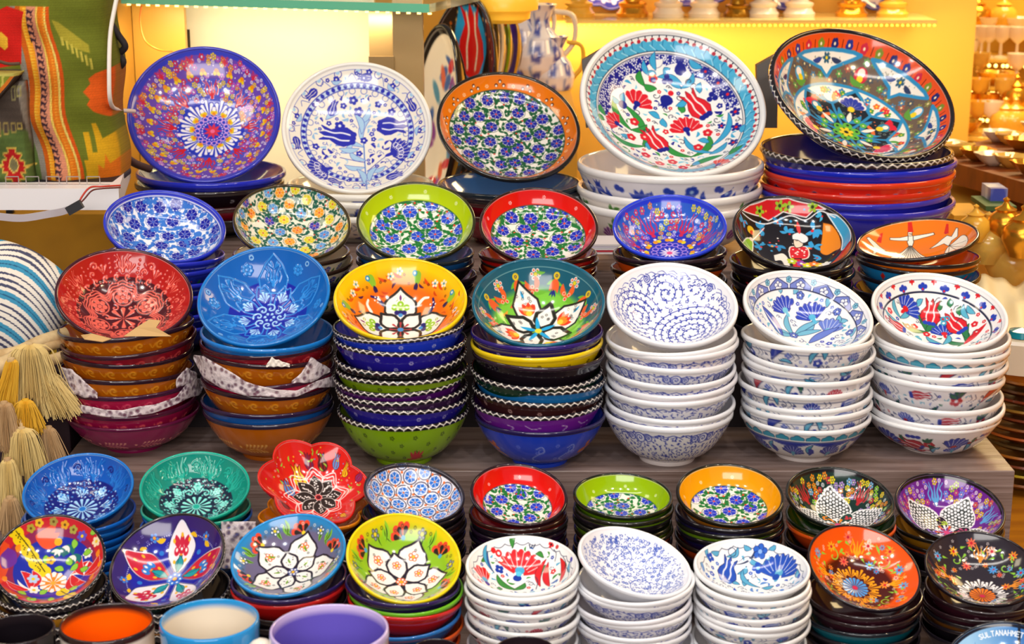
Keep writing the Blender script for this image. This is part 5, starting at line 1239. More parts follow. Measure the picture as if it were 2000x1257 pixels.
def stack(short, label, ext5, depth, prof, paint, rim='#17131a', ext='#222222', under=(), group='bowls', N=80, inner='#eeeeee', rp=None, ep=None, under_prof=None, shelf=None, tiltu=.0, urow='stacked bowls', name='painted_bowl', fill=None, pro=None, relief=.5, lean=0, uR=1.0, offy=0., off=None):
    x0, x1, y0, y1, oy = ext5; a = (x1-x0)/2
    # real radius from the major axis at the row's distance
    A, B = a*a, ((y1-y0)/2)**2; am = math.sqrt((A+B)/2+math.hypot((A-B)/2, oy*a)); R = am*depth/F
    pr = dict(PRF[prof]); pr.update(pro or {}); pr['footcol'] = ext
    c, uu, vv, n = solve_pose(x0, x1, y0, y1, oy, R)
    m = mapper(c, uu, vv, n, R, pr)
    def ip(q):
        if off:   # the brushwork of this one is centred a little off the middle
            k = 1-q.R**2; q.X = q.X-off[0]*k; q.Y = q.Y-off[1]*k; q.R = np.hypot(q.X, q.Y); q.T = np.arctan2(q.Y, q.X)
        paint(q, m)
    me = bowl_mesh(name, R, pr, N=N, inner=inner, ext=ext, rim=rim, inpaint=ip, expaint=ep, rimpaint=rp, M=24, relief=relief)
    o = link(name, me, GLAZE); place(o, c, uu, vv, n); tag(o, label, 'bowl', group)
    cosT = n[2]; ax = c[0]; ay = c[1] + R*(.88-cosT) + offy
    Ru = R*uR; up = under_prof or prof; ztop = None
    under = [(PY(1000, yf, ay-Ru)[2], key) for yf, key in under]
    hb = bowl_height(up, Ru); zz = under[-1][0]; base = shelf if shelf else zz-hb
    while zz-hb > base+.008: zz -= max(.0125, min(.02, (zz-hb-base))) if zz-hb-base > .02 else (zz-hb-base); under.append((zz, fill or under[-1][1]))
    nu = len(under); rj = np.random.RandomState(100+len(STACKS)); tk = .3 if shelf == ZA else 1.
    for i, (z, key) in enumerate(under):
        me = style_mesh(key, up, Ru); b = bpy.data.objects.new(name, me); COL.objects.link(b); bot = i == nu-1
        jx, jy = rj.uniform(-.035, .035)*R, rj.uniform(-.02, .02)*R; tx, ty = tk*rj.uniform(-.02, .05)+tiltu, tk*rj.uniform(-.055, .055)
        if bot: tx = ty = 0.; b.scale = (1, 1, (z-base)/hb)
        b.location = (ax+jx, ay+jy, z); b.rotation_euler = (tx, ty, rj.uniform(-.15, .15) if bot else rj.uniform(0, 6.28))
        if bot and shelf == ZC:   # the bare foot ring shows on the bowl that stands on the wood
            fz = -hb; f = MB().lathe([(.36*Ru, 0), (.425*Ru, 0), (.432*Ru, .012*Ru), (.43*Ru, .06*Ru), (.36*Ru, .06*Ru)], 64).build('foot_ring', FOOTW if key in ('latb', 'tqb', 'rfb') else mat('foot_'+key, ST[key]['ext'], .25, coat=.3), b, smooth=True); f.location = (0, 0, fz)
        tag(b, '%s bowl, %s one below the %s' % (ST[key]['word'], ORD[i], short), 'bowl', urow)
    STACKS.append((short, ax, ay, R, under[-1][0], shelf, c, n)); SK[short] = (ax, ay, R, under); return o, m, (ax, ay, R)
FOOTW = mat('bare_clay_foot', '#e8dcd8', .4)
SK = {}
ZC, ZA, ZB_, ZD = CZ-.692, CZ-.565, CZ-.622, CZ-.80
def bowl_height(prof, R): # from lip plane to the bottom of the foot
    pr = PRF[prof]; t = .055; H = pr['h']+t*.8; rb = pr.get('rb', .42); z = .045+(H-.03)*(1-(rb/.985)**pr['p']); return R*max(z+(.07 if prof == 'bowl' else .05), pr['h']+.05)
# ------------------------------------------------------------------ the stacks (extremes of each top bowl's lip in the photo)
GC, GB, GA, GD, GE = 'tall stacks on the wooden shelf', 'small stacks behind the tall ones', 'large dishes along the back', 'small bowls below the wooden shelf', 'small bowls in the front row'
def U(s): return 'bowls nested under the '+s
rlft = dict(tiltu=0)
# back row
stack('violet flower dish', 'large violet dish crowded with raised flowers, propped up under the glass shelf', (248, 549, 90, 357, 0), 2.62, 'plate', p_A1, '#3038c0', '#2024a0', [(362, 'cobalt'), (382, 'blackd'), (410, 'crimson'), (436, 'black')], GA, 135, urow=U('violet dish'), under_prof='shallow', off=(.1, -.12), shelf=ZA)
stack('cream dish with blue tulips', 'large cream dish painted with dark blue tulips and a beaded blue ring', (550, 845, 120, 378, 0), 2.62, 'plate', p_A2, '#f2efe8', '#eae4d8', [(388, 'creamA'), (402, 'creamA'), (430, 'creamA')], GA, 130, urow=U('cream tulip dish'), under_prof='shallow', pro=dict(lr=.03), shelf=ZA)
stack('orange-banded vine dish', 'large bowl with plain orange band around a blue flower and green vine centre', (853, 1134, 140, 353, 14), 2.62, 'B', p_A3, '#1c1a18', '#1c5ca4', [(385, 'blueA'), (394, 'black'), (404, 'crimson'), (430, 'crimson')], GA, 120, urow=U('orange-banded bowl'), under_prof='shallow', pro=dict(h=.26, p=5), shelf=ZA)
stack('white carnation dish', 'largest white bowl with red carnations, tulips and a turquoise feather border', (1133, 1497, 55, 345, 22), 2.55, 'deepA', p_A4, '#f2f1f0', '#e8e4ec', [(350, 'A4b'), (357, 'A4b'), (399, 'A4m')], GA, 150, urow=U('white carnation dish'), under_prof='deepU', pro=dict(h=.36, lr=.03), shelf=ZA)
stack('black star dish', 'large dark dish with orange edge, blue-outlined star and zigzag rim', (1503, 1865, 55, 312, 45), 2.55, 'deepA', p_A5, '#17131a', '#1c1c70', [(322, 'A5n'), (343, 'cobalt'), (364, 'A5r'), (388, 'redp'), (403, 'cob2')], GA, 150, rp=z_rim('#fbf2e6', 76, .014, .012), urow=U('dark star dish'), under_prof='deepU', pro=dict(h=.4), off=(-.1, -.16), shelf=ZA)
# small stacks behind the tall ones
stack('blue vine bowl', 'bowl with bright blue lip and blue flowering vines on white, above the red relief bowl', (202, 442, 371, 512, 9), 2.2, 'B', p_B1, '#2a3ac8', '#2434a8', [(523, 'cobaltd'), (541, 'bluiz'), (562, 'cobaltd'), (590, 'bluiz'), (620, 'cobaltd'), (650, 'bluiz')], GB, 90, urow=U('blue vine bowl'), shelf=ZB_)
stack('cream confetti bowl', 'cream bowl with orange, yellow and blue flowers on dark green vines', (455, 686, 360, 508, 6), 2.2, 'B', p_B2, '#3c3018', '#4c3c20', [(520, 'izd'), (538, 'izd'), (560, 'black'), (590, 'izd'), (620, 'black'), (650, 'black')], GB, 90, urow=U('cream confetti bowl'), shelf=ZB_)
stack('lime-banded bowl', 'black-rimmed bowl with lime green band, the larger lime one, behind the yellow star bowl', (696, 929, 355, 509, 0), 2.2, 'B', bandbowl('#b4cc10', .74, .12, .34, flc='#2448c8'), '#2c2c10', '#1c6ca8', [(516, 'blueA'), (535, 'black'), (560, 'black'), (590, 'blackd'), (620, 'black'), (650, 'black')], GB, 90, urow=U('upper lime-banded bowl'), pro=dict(h=.36, p=5), shelf=ZB_)
stack('red-banded bowl', 'black-rimmed bowl with red band, in front of the orange-banded dish', (936, 1169, 366, 515, 5), 2.2, 'B', bandbowl('#dc1410', .76, .115, .32), '#2c1410', '#b02c10', [(520, 'redd'), (532, 'orangd'), (550, 'redd'), (580, 'plumd'), (610, 'plumd'), (640, 'plumd')], GB, 90, urow=U('upper red-banded bowl'), pro=dict(h=.36, p=5), shelf=ZB_)
stack('blue bowl with red tulips', 'blue bowl full of tiny flowers and trailed red tulips, blue lip', (1196, 1420, 380, 505, 0), 2.2, 'B', p_B5, '#2440dc', '#1c1418', [(516, 'blackp'), (530, 'orangd'), (545, 'mustd'), (570, 'black'), (600, 'black'), (630, 'black')], GB, 100, urow=U('blue tulip bowl'), off=(0, -.2), shelf=ZB_)
stack('turbaned rider bowl', 'black bowl painted with a turbaned rider under a red sky', (1430, 1671, 382, 526, 15), 2.2, 'B', p_B6, '#1c181c', '#241418', [(536, 'mini'), (552, 'mini'), (575, 'black'), (600, 'black'), (630, 'black')], GB, 110, urow=U('rider bowl'), shelf=ZB_)
stack('orange dancer bowl', 'shallow orange bowl with white-skirted whirling dancers in red hats', (1671, 1913, 427, 508, -10), 2.2, 'B', p_B7, '#1c1418', '#e06c0c', [(525, 'derv'), (533, 'dervb'), (560, 'dervb'), (590, 'black'), (620, 'black')], GB, 110, ep=e_derv, urow=U('dancer bowl'), pro=dict(h=.3, p=2.4), shelf=ZB_)
# tall stacks
C_ = 2.0
stack('red relief bowl', 'dark red bowl with raised rosette and scrollwork, at the left end of the tall stacks', (107, 378, 485, 666, 3), C_, 'bowl', relief_star('#b01c1c', '#4a0c18', '#e86858'), '#3c1424', '#5c1820', [(670, 'orange'), (694, 'dred'), (713, 'orange'), (755, 'orange'), (781, 'crim'), (814, 'plum2'), (840, 'plum')], GC, 110, urow=U('red relief bowl'), relief=.9, pro=dict(h=.5, p=2.5), shelf=ZC)
stack('blue relief bowl', 'bright blue bowl with raised tulips and a frosted star centre', (385, 645, 480, 676, -15), C_, 'bowl', relief_flower('#0e62b8', '#1424a0', '#2c8cdc', '#a8d4f4'), '#1478cc', '#1268b8', [(681, 'blue'), (697, 'dred'), (718, 'orange'), (758, 'crim'), (777, 'orange'), (819, 'bluepl'), (834, 'orangeb')], GC, 110, urow=U('blue relief bowl'), relief=.9, pro=dict(h=.5, p=2.5), shelf=ZC)
stack('yellow star bowl', 'yellow bowl with orange inside, white lotus star and small birds', (651, 913, 503, 665, 0), C_, 'bowl', p_C3, '#f2cc08', '#ecc808', [(667, 'royal'), (694, 'royal2'), (724, 'blackz'), (754, 'limez'), (766, 'purpz'), (791, 'dpurpz'), (806, 'royal2'), (838, 'limeb')], GC, 110, urow=U('yellow star bowl'), pro=dict(h=.6, p=2.5), shelf=ZC)
stack('teal lotus bowl', 'dark teal bowl with lime green and a white lotus centred on a blue star', (921, 1182, 503, 676, 0), C_, 'bowl', p_C4, '#14607c', '#145c74', [(681, 'navyp'), (702, 'yellow'), (723, 'blackp'), (754, 'greenz'), (775, 'bluez'), (796, 'brownz'), (817, 'purpc'), (848, 'blueb')], GC, 110, urow=U('teal lotus bowl'), pro=dict(h=.6, p=2.5), shelf=ZC)
stack('white swirl bowl', 'large white bowl sprinkled with fine dark blue spirals, topping a tall stack', (1184, 1442, 513, 676, 8), C_, 'bowl', scrolls([((.3, -.12), .58, 6.), ((-.42, .2), .44, 4.5), ((-.2, -.6), .3, 3), ((.0, .62), .32, 3)], 0, 5), '#f2f2f6', '#eeecf0', [(688, 'lat1'), (698, 'lat3'), (725, 'lat2'), (750, 'lat1'), (770, 'lat3'), (787, 'lat1'), (820, 'lat2'), (840, 'latb')], GC, 120, urow=U('white swirl bowl'), pro=dict(h=.52, p=2.7, lr=.034), shelf=ZC)
stack('white bowl with blue carnations', 'white bowl with three blue carnations inside a lilac arched border', (1451, 1706, 528, 684, 25), C_, 'bowl', p_C6, '#f3f2f2', '#eeeaea', [(689, 'bf1'), (717, 'bf2'), (726, 'bf3'), (756, 'rf2'), (779, 'bf1'), (803, 'bf2'), (824, 'bf3'), (846, 'tqb')], GC, 120, urow=U('blue carnation bowl'), pro=dict(h=.52, p=2.7, lr=.032), shelf=ZC)
stack('white bowl with red tulips', 'white bowl with red tulips and blue palmettes ringed by a black line', (1701, 1970, 533, 682, 20), C_, 'bowl', p_C7, '#f3f2f2', '#eeeaec', [(690, 'rf1'), (703, 'tq'), (728, 'rf2'), (742, 'rf1'), (765, 'rf3'), (803, 'rf2'), (829, 'rf1'), (844, 'rfb')], GC, 120, urow=U('red tulip bowl'), pro=dict(h=.52, p=2.7, lr=.032), shelf=ZC)
# below the wooden shelf
D_ = 1.83
stack('small blue relief bowl', 'small bright blue bowl with raised tulips, beside the straw tassels', (43, 262, 884, 1026, -15), D_, 'small', relief_tulips('#0e58b8', '#0c1c78', '#1c74cc', '#a4d4f4', 80), '#1a78d0', '#104c94', [(1040, 'blue3'), (1054, 'blue4'), (1070, 'blue3'), (1088, 'blue4'), (1110, 'blue3'), (1132, 'blue4')], GD, 90, urow=U('small blue relief bowl'), relief=.9, shelf=ZD)
stack('teal relief bowl', 'small teal green bowl with raised scrolls and silvery centre', (272, 489, 881, 1018, -6), D_, 'small', relief_tulips('#0e8c7c', '#10243c', '#1cac98', '#8ce8dc', 70, True), '#14ac94', '#0e8472', [(1030, 'teal'), (1042, 'blue3'), (1065, 'blue3'), (1090, 'blue3'), (1120, 'blue4')], GD, 90, urow=U('teal relief bowl'), relief=.9, shelf=ZD)
stack('blue rosette bowl', 'small grey-rimmed white bowl with rows of circled blue rosettes', (710, 908, 903, 1021, 10), D_, 'small', p_D4, '#28242c', '#3c2c2c', [(1034, 'black'), (1046, 'rusts'), (1062, 'black'), (1078, 'rusts'), (1096, 'black'), (1115, 'black')], GD, 90, urow=U('blue rosette bowl'), shelf=ZD)
stack('small red-banded bowl', 'small black-rimmed bowl with red band, in front of the wooden shelf', (918, 1109, 905, 1027, 8), D_, 'cup', bandbowl('#dc100c', .66, .125, .37, flc='#1c34c0', nb=7, br=.8), '#241018', '#6c1018', [(1037, 'redd'), (1048, 'black'), (1060, 'purpd'), (1076, 'navyd'), (1096, 'purpd'), (1116, 'black')], GD, 90, urow=U('small red-banded bowl'), shelf=ZD)
stack('small lime-banded bowl', 'small black-rimmed bowl with lime green band, below the white swirl stack', (1119, 1314, 924, 1012, 5), D_, 'cup', bandbowl('#94b808', .66, .125, .37, flc='#1c34c0', nb=7, br=.8), '#141c0c', '#5c8408', [(1024, 'limed'), (1034, 'black'), (1050, 'limed'), (1066, 'orangd'), (1090, 'black'), (1112, 'black')], GD, 90, urow=U('small lime-banded bowl'), shelf=ZD)
stack('small yellow-banded bowl', 'small black-rimmed bowl with amber yellow band around flowers and vines', (1320, 1532, 905, 1027, 8), D_, 'cup', bandbowl('#f0a00c', .66, .125, .37, flc='#1c30c4', nb=8, br=.82), '#1c180c', '#c8780c', [(1040, 'navyd'), (1053, 'limed'), (1065, 'navyd'), (1084, 'orangd'), (1110, 'black')], GD, 90, urow=U('small yellow-banded bowl'), shelf=ZD)
stack('dark green petal bowl', 'small black-rimmed green bowl with white dotted petals and orange flowers', (1534, 1748, 911, 1033, 15), D_, 'small', p_D8, '#141814', '#141414', [(1046, 'greend'), (1062, 'orr'), (1085, 'black'), (1110, 'black')], GD, 100, urow=U('dark green petal bowl'), pro=dict(p=2.8), off=(0, -.15), shelf=ZD)
stack('purple petal bowl', 'small black-rimmed purple bowl with white dotted petals and blue tulips', (1747, 1964, 923, 1057, 18), D_, 'small', p_D9, '#141014', '#141014', [(1068, 'goldd'), (1084, 'orangd'), (1100, 'black'), (1125, 'black')], GD, 100, urow=U('purple petal bowl'), pro=dict(p=2.8), off=(0, -.12), shelf=ZD)
# front row
E_ = 1.68
stack('red and blue garden bowl', 'zigzag-rimmed bowl with yellow blossom branch on blue, cut by the photo edge', (-15, 207, 1003, 1182, -11), E_, 'small', p_E1, '#17131a', '#1c1820', [(1190, 'e1'), (1212, 'orz'), (1232, 'blackz'), (1252, 'e1')], GE, 100, rp=z_rim('#fbf2e6', 62, .014, .013), urow=U('garden bowl'), pro=dict(h=.4, p=2.6), shelf=ZD)
stack('navy tulip petal bowl', 'violet-blue bowl with pointed white and red petals and a silvery beaded rim', (213, 440, 1001, 1188, -28), E_, 'small', p_E2, '#17131a', '#1c1820', [(1198, 'blackz'), (1212, 'blackz'), (1230, 'orz'), (1250, 'blackz')], GE, 105, rp=z_rim('#fbf2e6', 80, .004, .016), urow=U('petal bowl'), off=(.02, -.08), pro=dict(h=.4, p=2.6), shelf=ZD)
stack('sky blue star bowl', 'sky blue bowl with white star petals and spotted leaves', (450, 676, 1002, 1165, -18), E_, 'small', eflower('#6c6484', '#2888c8', 'b'), '#2490d8', '#2888cc', [(1174, 'navyr'), (1188, 'redr'), (1215, 'black'), (1235, 'black')], GE, 105, urow=U('sky blue star bowl'), pro=dict(h=.42, p=2.6), shelf=ZD)
stack('yellow-rimmed star bowl', 'bright yellow bowl with green field and overlapping white star petals', (676, 901, 1001, 1178, 8), E_, 'small', eflower('#8cbc24', '#e8d010', 'y'), '#f0d808', '#e4cc08', [(1185, 'navyr'), (1196, 'limer'), (1214, 'redr'), (1244, 'bluer'), (1262, 'orr')], GE, 105, urow=U('yellow-rimmed star bowl'), off=(0, -.14), pro=dict(h=.48, p=2.6), shelf=ZD)
stack('small white bowl with a red carnation', 'small white bowl with one big red carnation in a scalloped line', (909, 1131, 1046, 1162, 0), E_, 'small', p_E5, '#f3f3f2', '#eeeaea', [(1173, 'creamb'), (1190, 'rf1'), (1203, 'rf3'), (1222, 'rf2'), (1243, 'creamb'), (1262, 'rf1')], GE, 105, urow=U('small carnation bowl'), pro=dict(lr=.032, p=2.8), shelf=ZD)
stack('small white bowl with fine blue vines', 'small white bowl covered in fine pale blue vines, tipped to the right', (1129, 1351, 1028, 1166, 27), E_, 'small', p_E6, '#eef0f6', '#e8eaf2', [(1177, 'lat1'), (1188, 'lat2'), (1216, 'lat3'), (1229, 'lat1'), (1248, 'lat2'), (1266, 'lat1')], GE, 110, urow=U('fine blue vine bowl'), pro=dict(lr=.032, p=2.8), shelf=ZD)
stack('small white bowl with blue flowers', 'small white bowl with bold blue flowers and leaves in a scalloped line', (1354, 1583, 1052, 1163, 8), E_, 'small', p_E7, '#f3f4f5', '#eeeeef', [(1178, 'creamb'), (1193, 'bf1'), (1213, 'bf2'), (1231, 'bf3'), (1240, 'creamb'), (1262, 'bf1')], GE, 105, urow=U('bold blue flower bowl'), pro=dict(lr=.032, p=2.8), shelf=ZD)
stack('orange spray bowl', 'orange bowl with yellow sprays circling a blue daisy', (1577, 1799, 1023, 1193, 25), E_, 'small', p_E8, '#1c141c', '#1c141c', [(1206, 'plumd'), (1222, 'plumd'), (1245, 'tealb'), (1265, 'black')], GE, 105, urow=U('orange spray bowl'), pro=dict(h=.42, p=2.6), shelf=ZD)
stack('black spray bowl', 'black bowl with white sprays and an orange daisy, at the right edge', (1805, 2030, 1036, 1183, 15), E_, 'small', p_E9, '#1c141c', '#1c141c', [(1196, 'plumd'), (1212, 'plumd'), (1228, 'brownd'), (1248, 'black')], GE, 105, urow=U('black spray bowl'), pro=dict(h=.42, p=2.6), shelf=ZD)
# the scalloped red dish and the orange ones beneath it
PRF['scal'] = dict(h=.42, p=2.6, rb=.45, lobes=(6, .17), lr=.022)
PRF['scal2'] = dict(h=.36, p=2.6, rb=.45, lobes=(6, .17), lr=.022)
ST['scalo'] = st('#d8740c', '#e08010', e_dots('#4c2c10', 22, -.1, 2), word='orange scalloped', N=60)
stack('scalloped red dish', 'red dish with six petal-shaped lobes and trailed coloured tulips', (503, 722, 853, 1026, 12), D_, 'scal', p_D3, '#d41c14', '#c81c14', [(1038, 'scalo')], GD, 100, urow='bowls nested under the scalloped red dish', under_prof='scal2', off=(.15, -.04), fill='blackz', shelf=ZD)
# ------------------------------------------------------------------ room and shelves
WOOD = mat('grey_brown_wood', '#94807a', .28, noise=('#705c54', 6, (1.2, 12, 40)), bump=.15)
WOODG = mat('golden_wood', '#c8841c', .4, noise=('#a8681a', 5, (1, 8, 8)))
DARK = mat('dark_board', '#2a2024', .6)
def sbox(name, x0, x1, y0, y1, z0, z1, m, bevel=.002, kind='structure', parent=None):
    o = MB().box((0, 0, 0), (x1-x0, y1-y0, z1-z0)).build(name, m, parent, bevel=bevel); o.location = ((x0+x1)/2, (y0+y1)/2, (z0+z1)/2)
    if kind: o['kind'] = kind
    return o
def thing(o, label, cat, group=None): return tag(o, label, cat, group)
WALLY = mat('warm_yellow_wall', '#f0bc4c', .55, noise=('#ecb444', 2, (1, 1, 1)))
sbox('floor', -3.2, 3.2, -1.6, 6.4, -.1, 0, mat('brown_floor', '#6a4a34', .5), 0)
sbox('wall_back', -3.2, 3.2, 6.4, 6.5, 0, 3.6, WALLY, 0); sbox('wall_left', -3.3, -3.2, -1.6, 6.5, 0, 3.6, mat('cream_wall', '#d8c8a8', .7), 0); sbox('wall_right', 3.2, 3.3, -1.6, 6.5, 0, 3.6, WALLY, 0)
sh = empty('display_stand', (0, 2.0, 0), 'grey-brown wooden stepped stand carrying the bowl stacks', 'stand')
def part(nm, x0, x1, y0, y1, z0, z1, m, lab=None):
    o = MB().box((0, 0, 0), (x1-x0, y1-y0, z1-z0)).build(nm, m, sh, bevel=.0012); o.location = ((x0+x1)/2, (y0+y1)/2-2.0, (z0+z1)/2); return o
part('middle_shelf', -.545, .602, 1.895, 2.06, ZD+.001, ZC, WOOD); part('rack', -.545, .602, 2.061, 2.40, ZD+.001, ZB_, DARK); part('back_shelf', -.62, .645, 2.401, 3.0, ZD+.001, ZA, WOOD)
part('lower_shelf', -.80, .602, 1.50, 3.0, 0.0, ZD, WOOD)
# ------------------------------------------------------------------ mugs at the front
FT = mat('front_ledge_wood', '#5a4a40', .5)
ZF = CZ-.775
lo = sbox('counter_ledge', -.80, .602, 1.18, 1.497, 0, ZF, FT, kind=None); tag(lo, 'low wooden ledge under the row of mugs at the very front', 'ledge')
def mug(px, ext5, inner, rimc, outer, label, bands=(), handle=None, hcol=None, depth=1.5, zf=None):
    x0, x1, y0, y1 = ext5; cx, cy = (x0+x1)/2, (y0+y1)/2; c = P(cx, cy, depth); R = (x1-x0)/2*depth/F
    zf = ZF if zf is None else zf; h = c[2]-zf
    r = empty('mug', (c[0], c[1], zf), label, 'mug', 'mugs along the front')
    prof = [(.0, .0), (.80*R, 0), (.86*R, .004), (.90*R, .012), (.95*R, h*.5), (.985*R, h-.012), (1.0*R, h-.004), (.985*R, h+.0005), (.95*R, h+.001), (.93*R, h-.003), (.915*R, h-.02), (.88*R, .03), (.7*R, .012), (0, .01)]
    pp = []
    for a, b in zip(prof[:-1], prof[1:]):
        n = 10 if abs(b[1]-a[1]) > .02 else 3
        for t in range(n): pp.append((a[0]+(b[0]-a[0])*t/n, a[1]+(b[1]-a[1])*t/n))
    pp.append(prof[-1]); n = 96; V = np.array([(q_[0]*math.cos(2*PI*k/n), q_[0]*math.sin(2*PI*k/n), q_[1]) for q_ in pp for k in range(n)])
    idx = np.arange(len(pp)*n).reshape(len(pp), n); i0 = idx[:-1]; i1 = idx[1:]
    quads = np.stack([i0, np.roll(i0, -1, 1), np.roll(i1, -1, 1), i1], -1).reshape(-1, 4)
    C = np.tile(hx(outer), (len(V), 1)); lip = next(i for i, q_ in enumerate(pp) if q_[1] > h)*n
    rr = np.hypot(V[:, 0], V[:, 1]); isin = np.arange(len(V)) >= lip+3*n
    for z0_, z1_, cc in bands: C[(V[:, 2] > z0_*h) & (V[:, 2] <= z1_*h) & ~isin] = hx(cc)
    C[isin] = hx(inner); C[(V[:, 2] > h-.006)] = hx(rimc)
    me = np_mesh('body', V, quads=quads, col=C); link('body', me, GLAZE, r)
    if handle is not None:
        a = math.radians(handle); pts = [(math.cos(a)*R*k, math.sin(a)*R*k, z) for k, z in [(.93, h*.86), (1.2, h*.9), (1.48, h*.72), (1.5, h*.45), (1.25, h*.22), (.9, h*.2)]]
        pts = [tuple(p) for p in cr(pts, 6)]
        MB().tube(pts, .0065, 14).build('handle', mat('handle_'+label[:6], hcol or outer, .1, coat=.5), r, smooth=True)
    return r
mug(0, (-34, 106, 1195, 1262), '#181318', '#241c20', '#181318', 'glossy black mug cut off by the left corner', depth=1.5)
mug(0, (117, 300, 1181, 1250), '#ff6a08', '#2c1c1c', '#efe6d8', 'mug with bright orange inside and dark brown lip', [(.0, .3, '#e8c020')], depth=1.5)
mug(0, (312, 506, 1171, 1247), '#f0e2cc', '#2090d4', '#e8c878', 'mug with cream inside and thick sky blue lip', [(.82, .97, '#2090d4'), (.7, .82, '#d83c2c'), (.5, .7, '#ecc23c')], depth=1.46)
mug(0, (526, 760, 1176, 1280), '#6c5cc4', '#c8b4e4', '#e8e0ee', 'wide lilac mug, the biggest of the mugs, cream handle on its side', depth=1.44, handle=182, hcol='#e8dcc8')
for x0, x1, y0 in [(806, 896, 1247), (966, 1084, 1248)]:
    mug(0, (x0, x1, y0, y0+40), '#2c2024', '#241a20', '#241a20', 'small black cup showing only its lip %s' % ('below the red bowls of the star stack' if x0 < 900 else 'below the red carnation stack'), depth=1.5)
# ------------------------------------------------------------------ city plate in the corner
def disc_thing(name, label, cat, ext5, R, paint, base, rimc, prof='plate', N=100, group=None):
    c, uu, vv, n = solve_pose(*ext5, R); pr = dict(PRF[prof]); me = bowl_mesh(name, R, pr, N=N, inner=base, ext=base, rim=rimc, inpaint=paint, M=6)
    o = link(name, me, GLAZE); place(o, c, uu, vv, n); tag(o, label, cat, group); return o, (c, uu, vv, n)
GL = {'S': [[(1, .85), (.5, 1), (0, .8), (.5, .5), (1, .25), (.5, 0), (0, .15)]], 'U': [[(0, 1), (0, .2), (.5, 0), (1, .2), (1, 1)]], 'L': [[(0, 1), (0, 0), (1, 0)]], 'T': [[(0, 1), (1, 1)], [(.5, 1), (.5, 0)]], 'A': [[(0, 0), (.5, 1), (1, 0)], [(.2, .35), (.8, .35)]],
      'N': [[(0, 0), (0, 1), (1, 0), (1, 1)]], 'H': [[(0, 0), (0, 1)], [(1, 0), (1, 1)], [(0, .5), (1, .5)]], 'M': [[(0, 0), (0, 1), (.5, .4), (1, 1), (1, 0)]], 'E': [[(1, 1), (0, 1), (0, 0), (1, 0)], [(0, .5), (.8, .5)]]}
def p_city(q):
    g = np.clip(.5+q.X*.8, 0, 1)[:, None]; q.C = hx('#9cc8e8')*(1-g)+hx('#1c5cb0')*g
    q.ring(.95, 1, '#141828'); q.line([(.22, 1), (.17, -1)], .05, '#101c30', smooth=False)
    for i in range(9): x = -.75+.1*i; q.poly([(x, -.4), (x, .25+.1*(i % 3)), (x+.03, .42+.1*(i % 3)), (x+.06, .25+.1*(i % 3)), (x+.06, -.4)], '#dce8f4' if i % 2 else '#5c90c8')
    for x, y in [(-.45, .3), (-.1, .2)]: q.disc((x, y), .16, '#b8d0e8')
    for x in (.4, .6): q.poly([(x, 0), (x+.03, .6), (x+.06, 0)], '#d8d0a0'); q.disc((x+.1, .1), .14, '#3c6ca8')
    word = 'SULTANAHMET'; n = len(word)
    for i, ch in enumerate(word):
        a = 121-4.9*i; r0 = .80; cx, cy = pol(r0, a); t = math.radians(a-90)
        for st_ in GL[ch]:
            pts = [(cx+(px-.5)*.05*math.cos(t)-py*.085*math.sin(t), cy+(px-.5)*.05*math.sin(t)+py*.085*math.cos(t)) for px, py in st_]
            q.line(pts, .016, '#f4f8fc', smooth=False)
disc_thing('souvenir_plate', 'blue souvenir plate lettered with a place name, in the bottom right corner', 'plate', (1838, 2080, 1211, 1400, 0), .058, p_city, '#4c90d0', '#181820', N=120)
# ------------------------------------------------------------------ bubble wrap, slips of paper
BW = mat('bubble_wrap_film', '#f2e8ec', .2, spec=.7, alpha=.5, noise=('#e0ccd4', 200, (1, 1, 1)), bump=.6)
_nt = BW.node_tree; _b = _nt.nodes['Principled BSDF']
_tc = _nt.nodes.new('ShaderNodeTexCoord'); _v = _nt.nodes.new('ShaderNodeTexVoronoi'); _v.inputs['Scale'].default_value = 150; _nt.links.new(_tc.outputs['Object'], _v.inputs['Vector'])
_r = _nt.nodes.new('ShaderNodeMapRange'); _r.inputs[1].default_value = .25; _r.inputs[2].default_value = .55; _nt.links.new(_v.outputs['Distance'], _r.inputs[0])
_m = _nt.nodes.new('ShaderNodeMix'); _m.data_type = 'RGBA'; _nt.links.new(_r.outputs[0], _m.inputs[0]); _m.inputs[6].default_value = (*lin(hx('#9c8094')), 1); _m.inputs[7].default_value = (*lin(hx('#f6e8ea')), 1)
_nt.links.new(_m.outputs[2], _b.inputs['Base Color'])
_r2 = _nt.nodes.new('ShaderNodeMapRange'); _r2.inputs[1].default_value = .2; _r2.inputs[2].default_value = .55; _r2.inputs[3].default_value = .25; _r2.inputs[4].default_value = .68; _nt.links.new(_v.outputs['Distance'], _r2.inputs[0]); _nt.links.new(_r2.outputs[0], _b.inputs['Alpha'])
PAP = mat('white_paper', '#efe6da', .7); TAN = mat('tan_card', '#c8a068', .7)
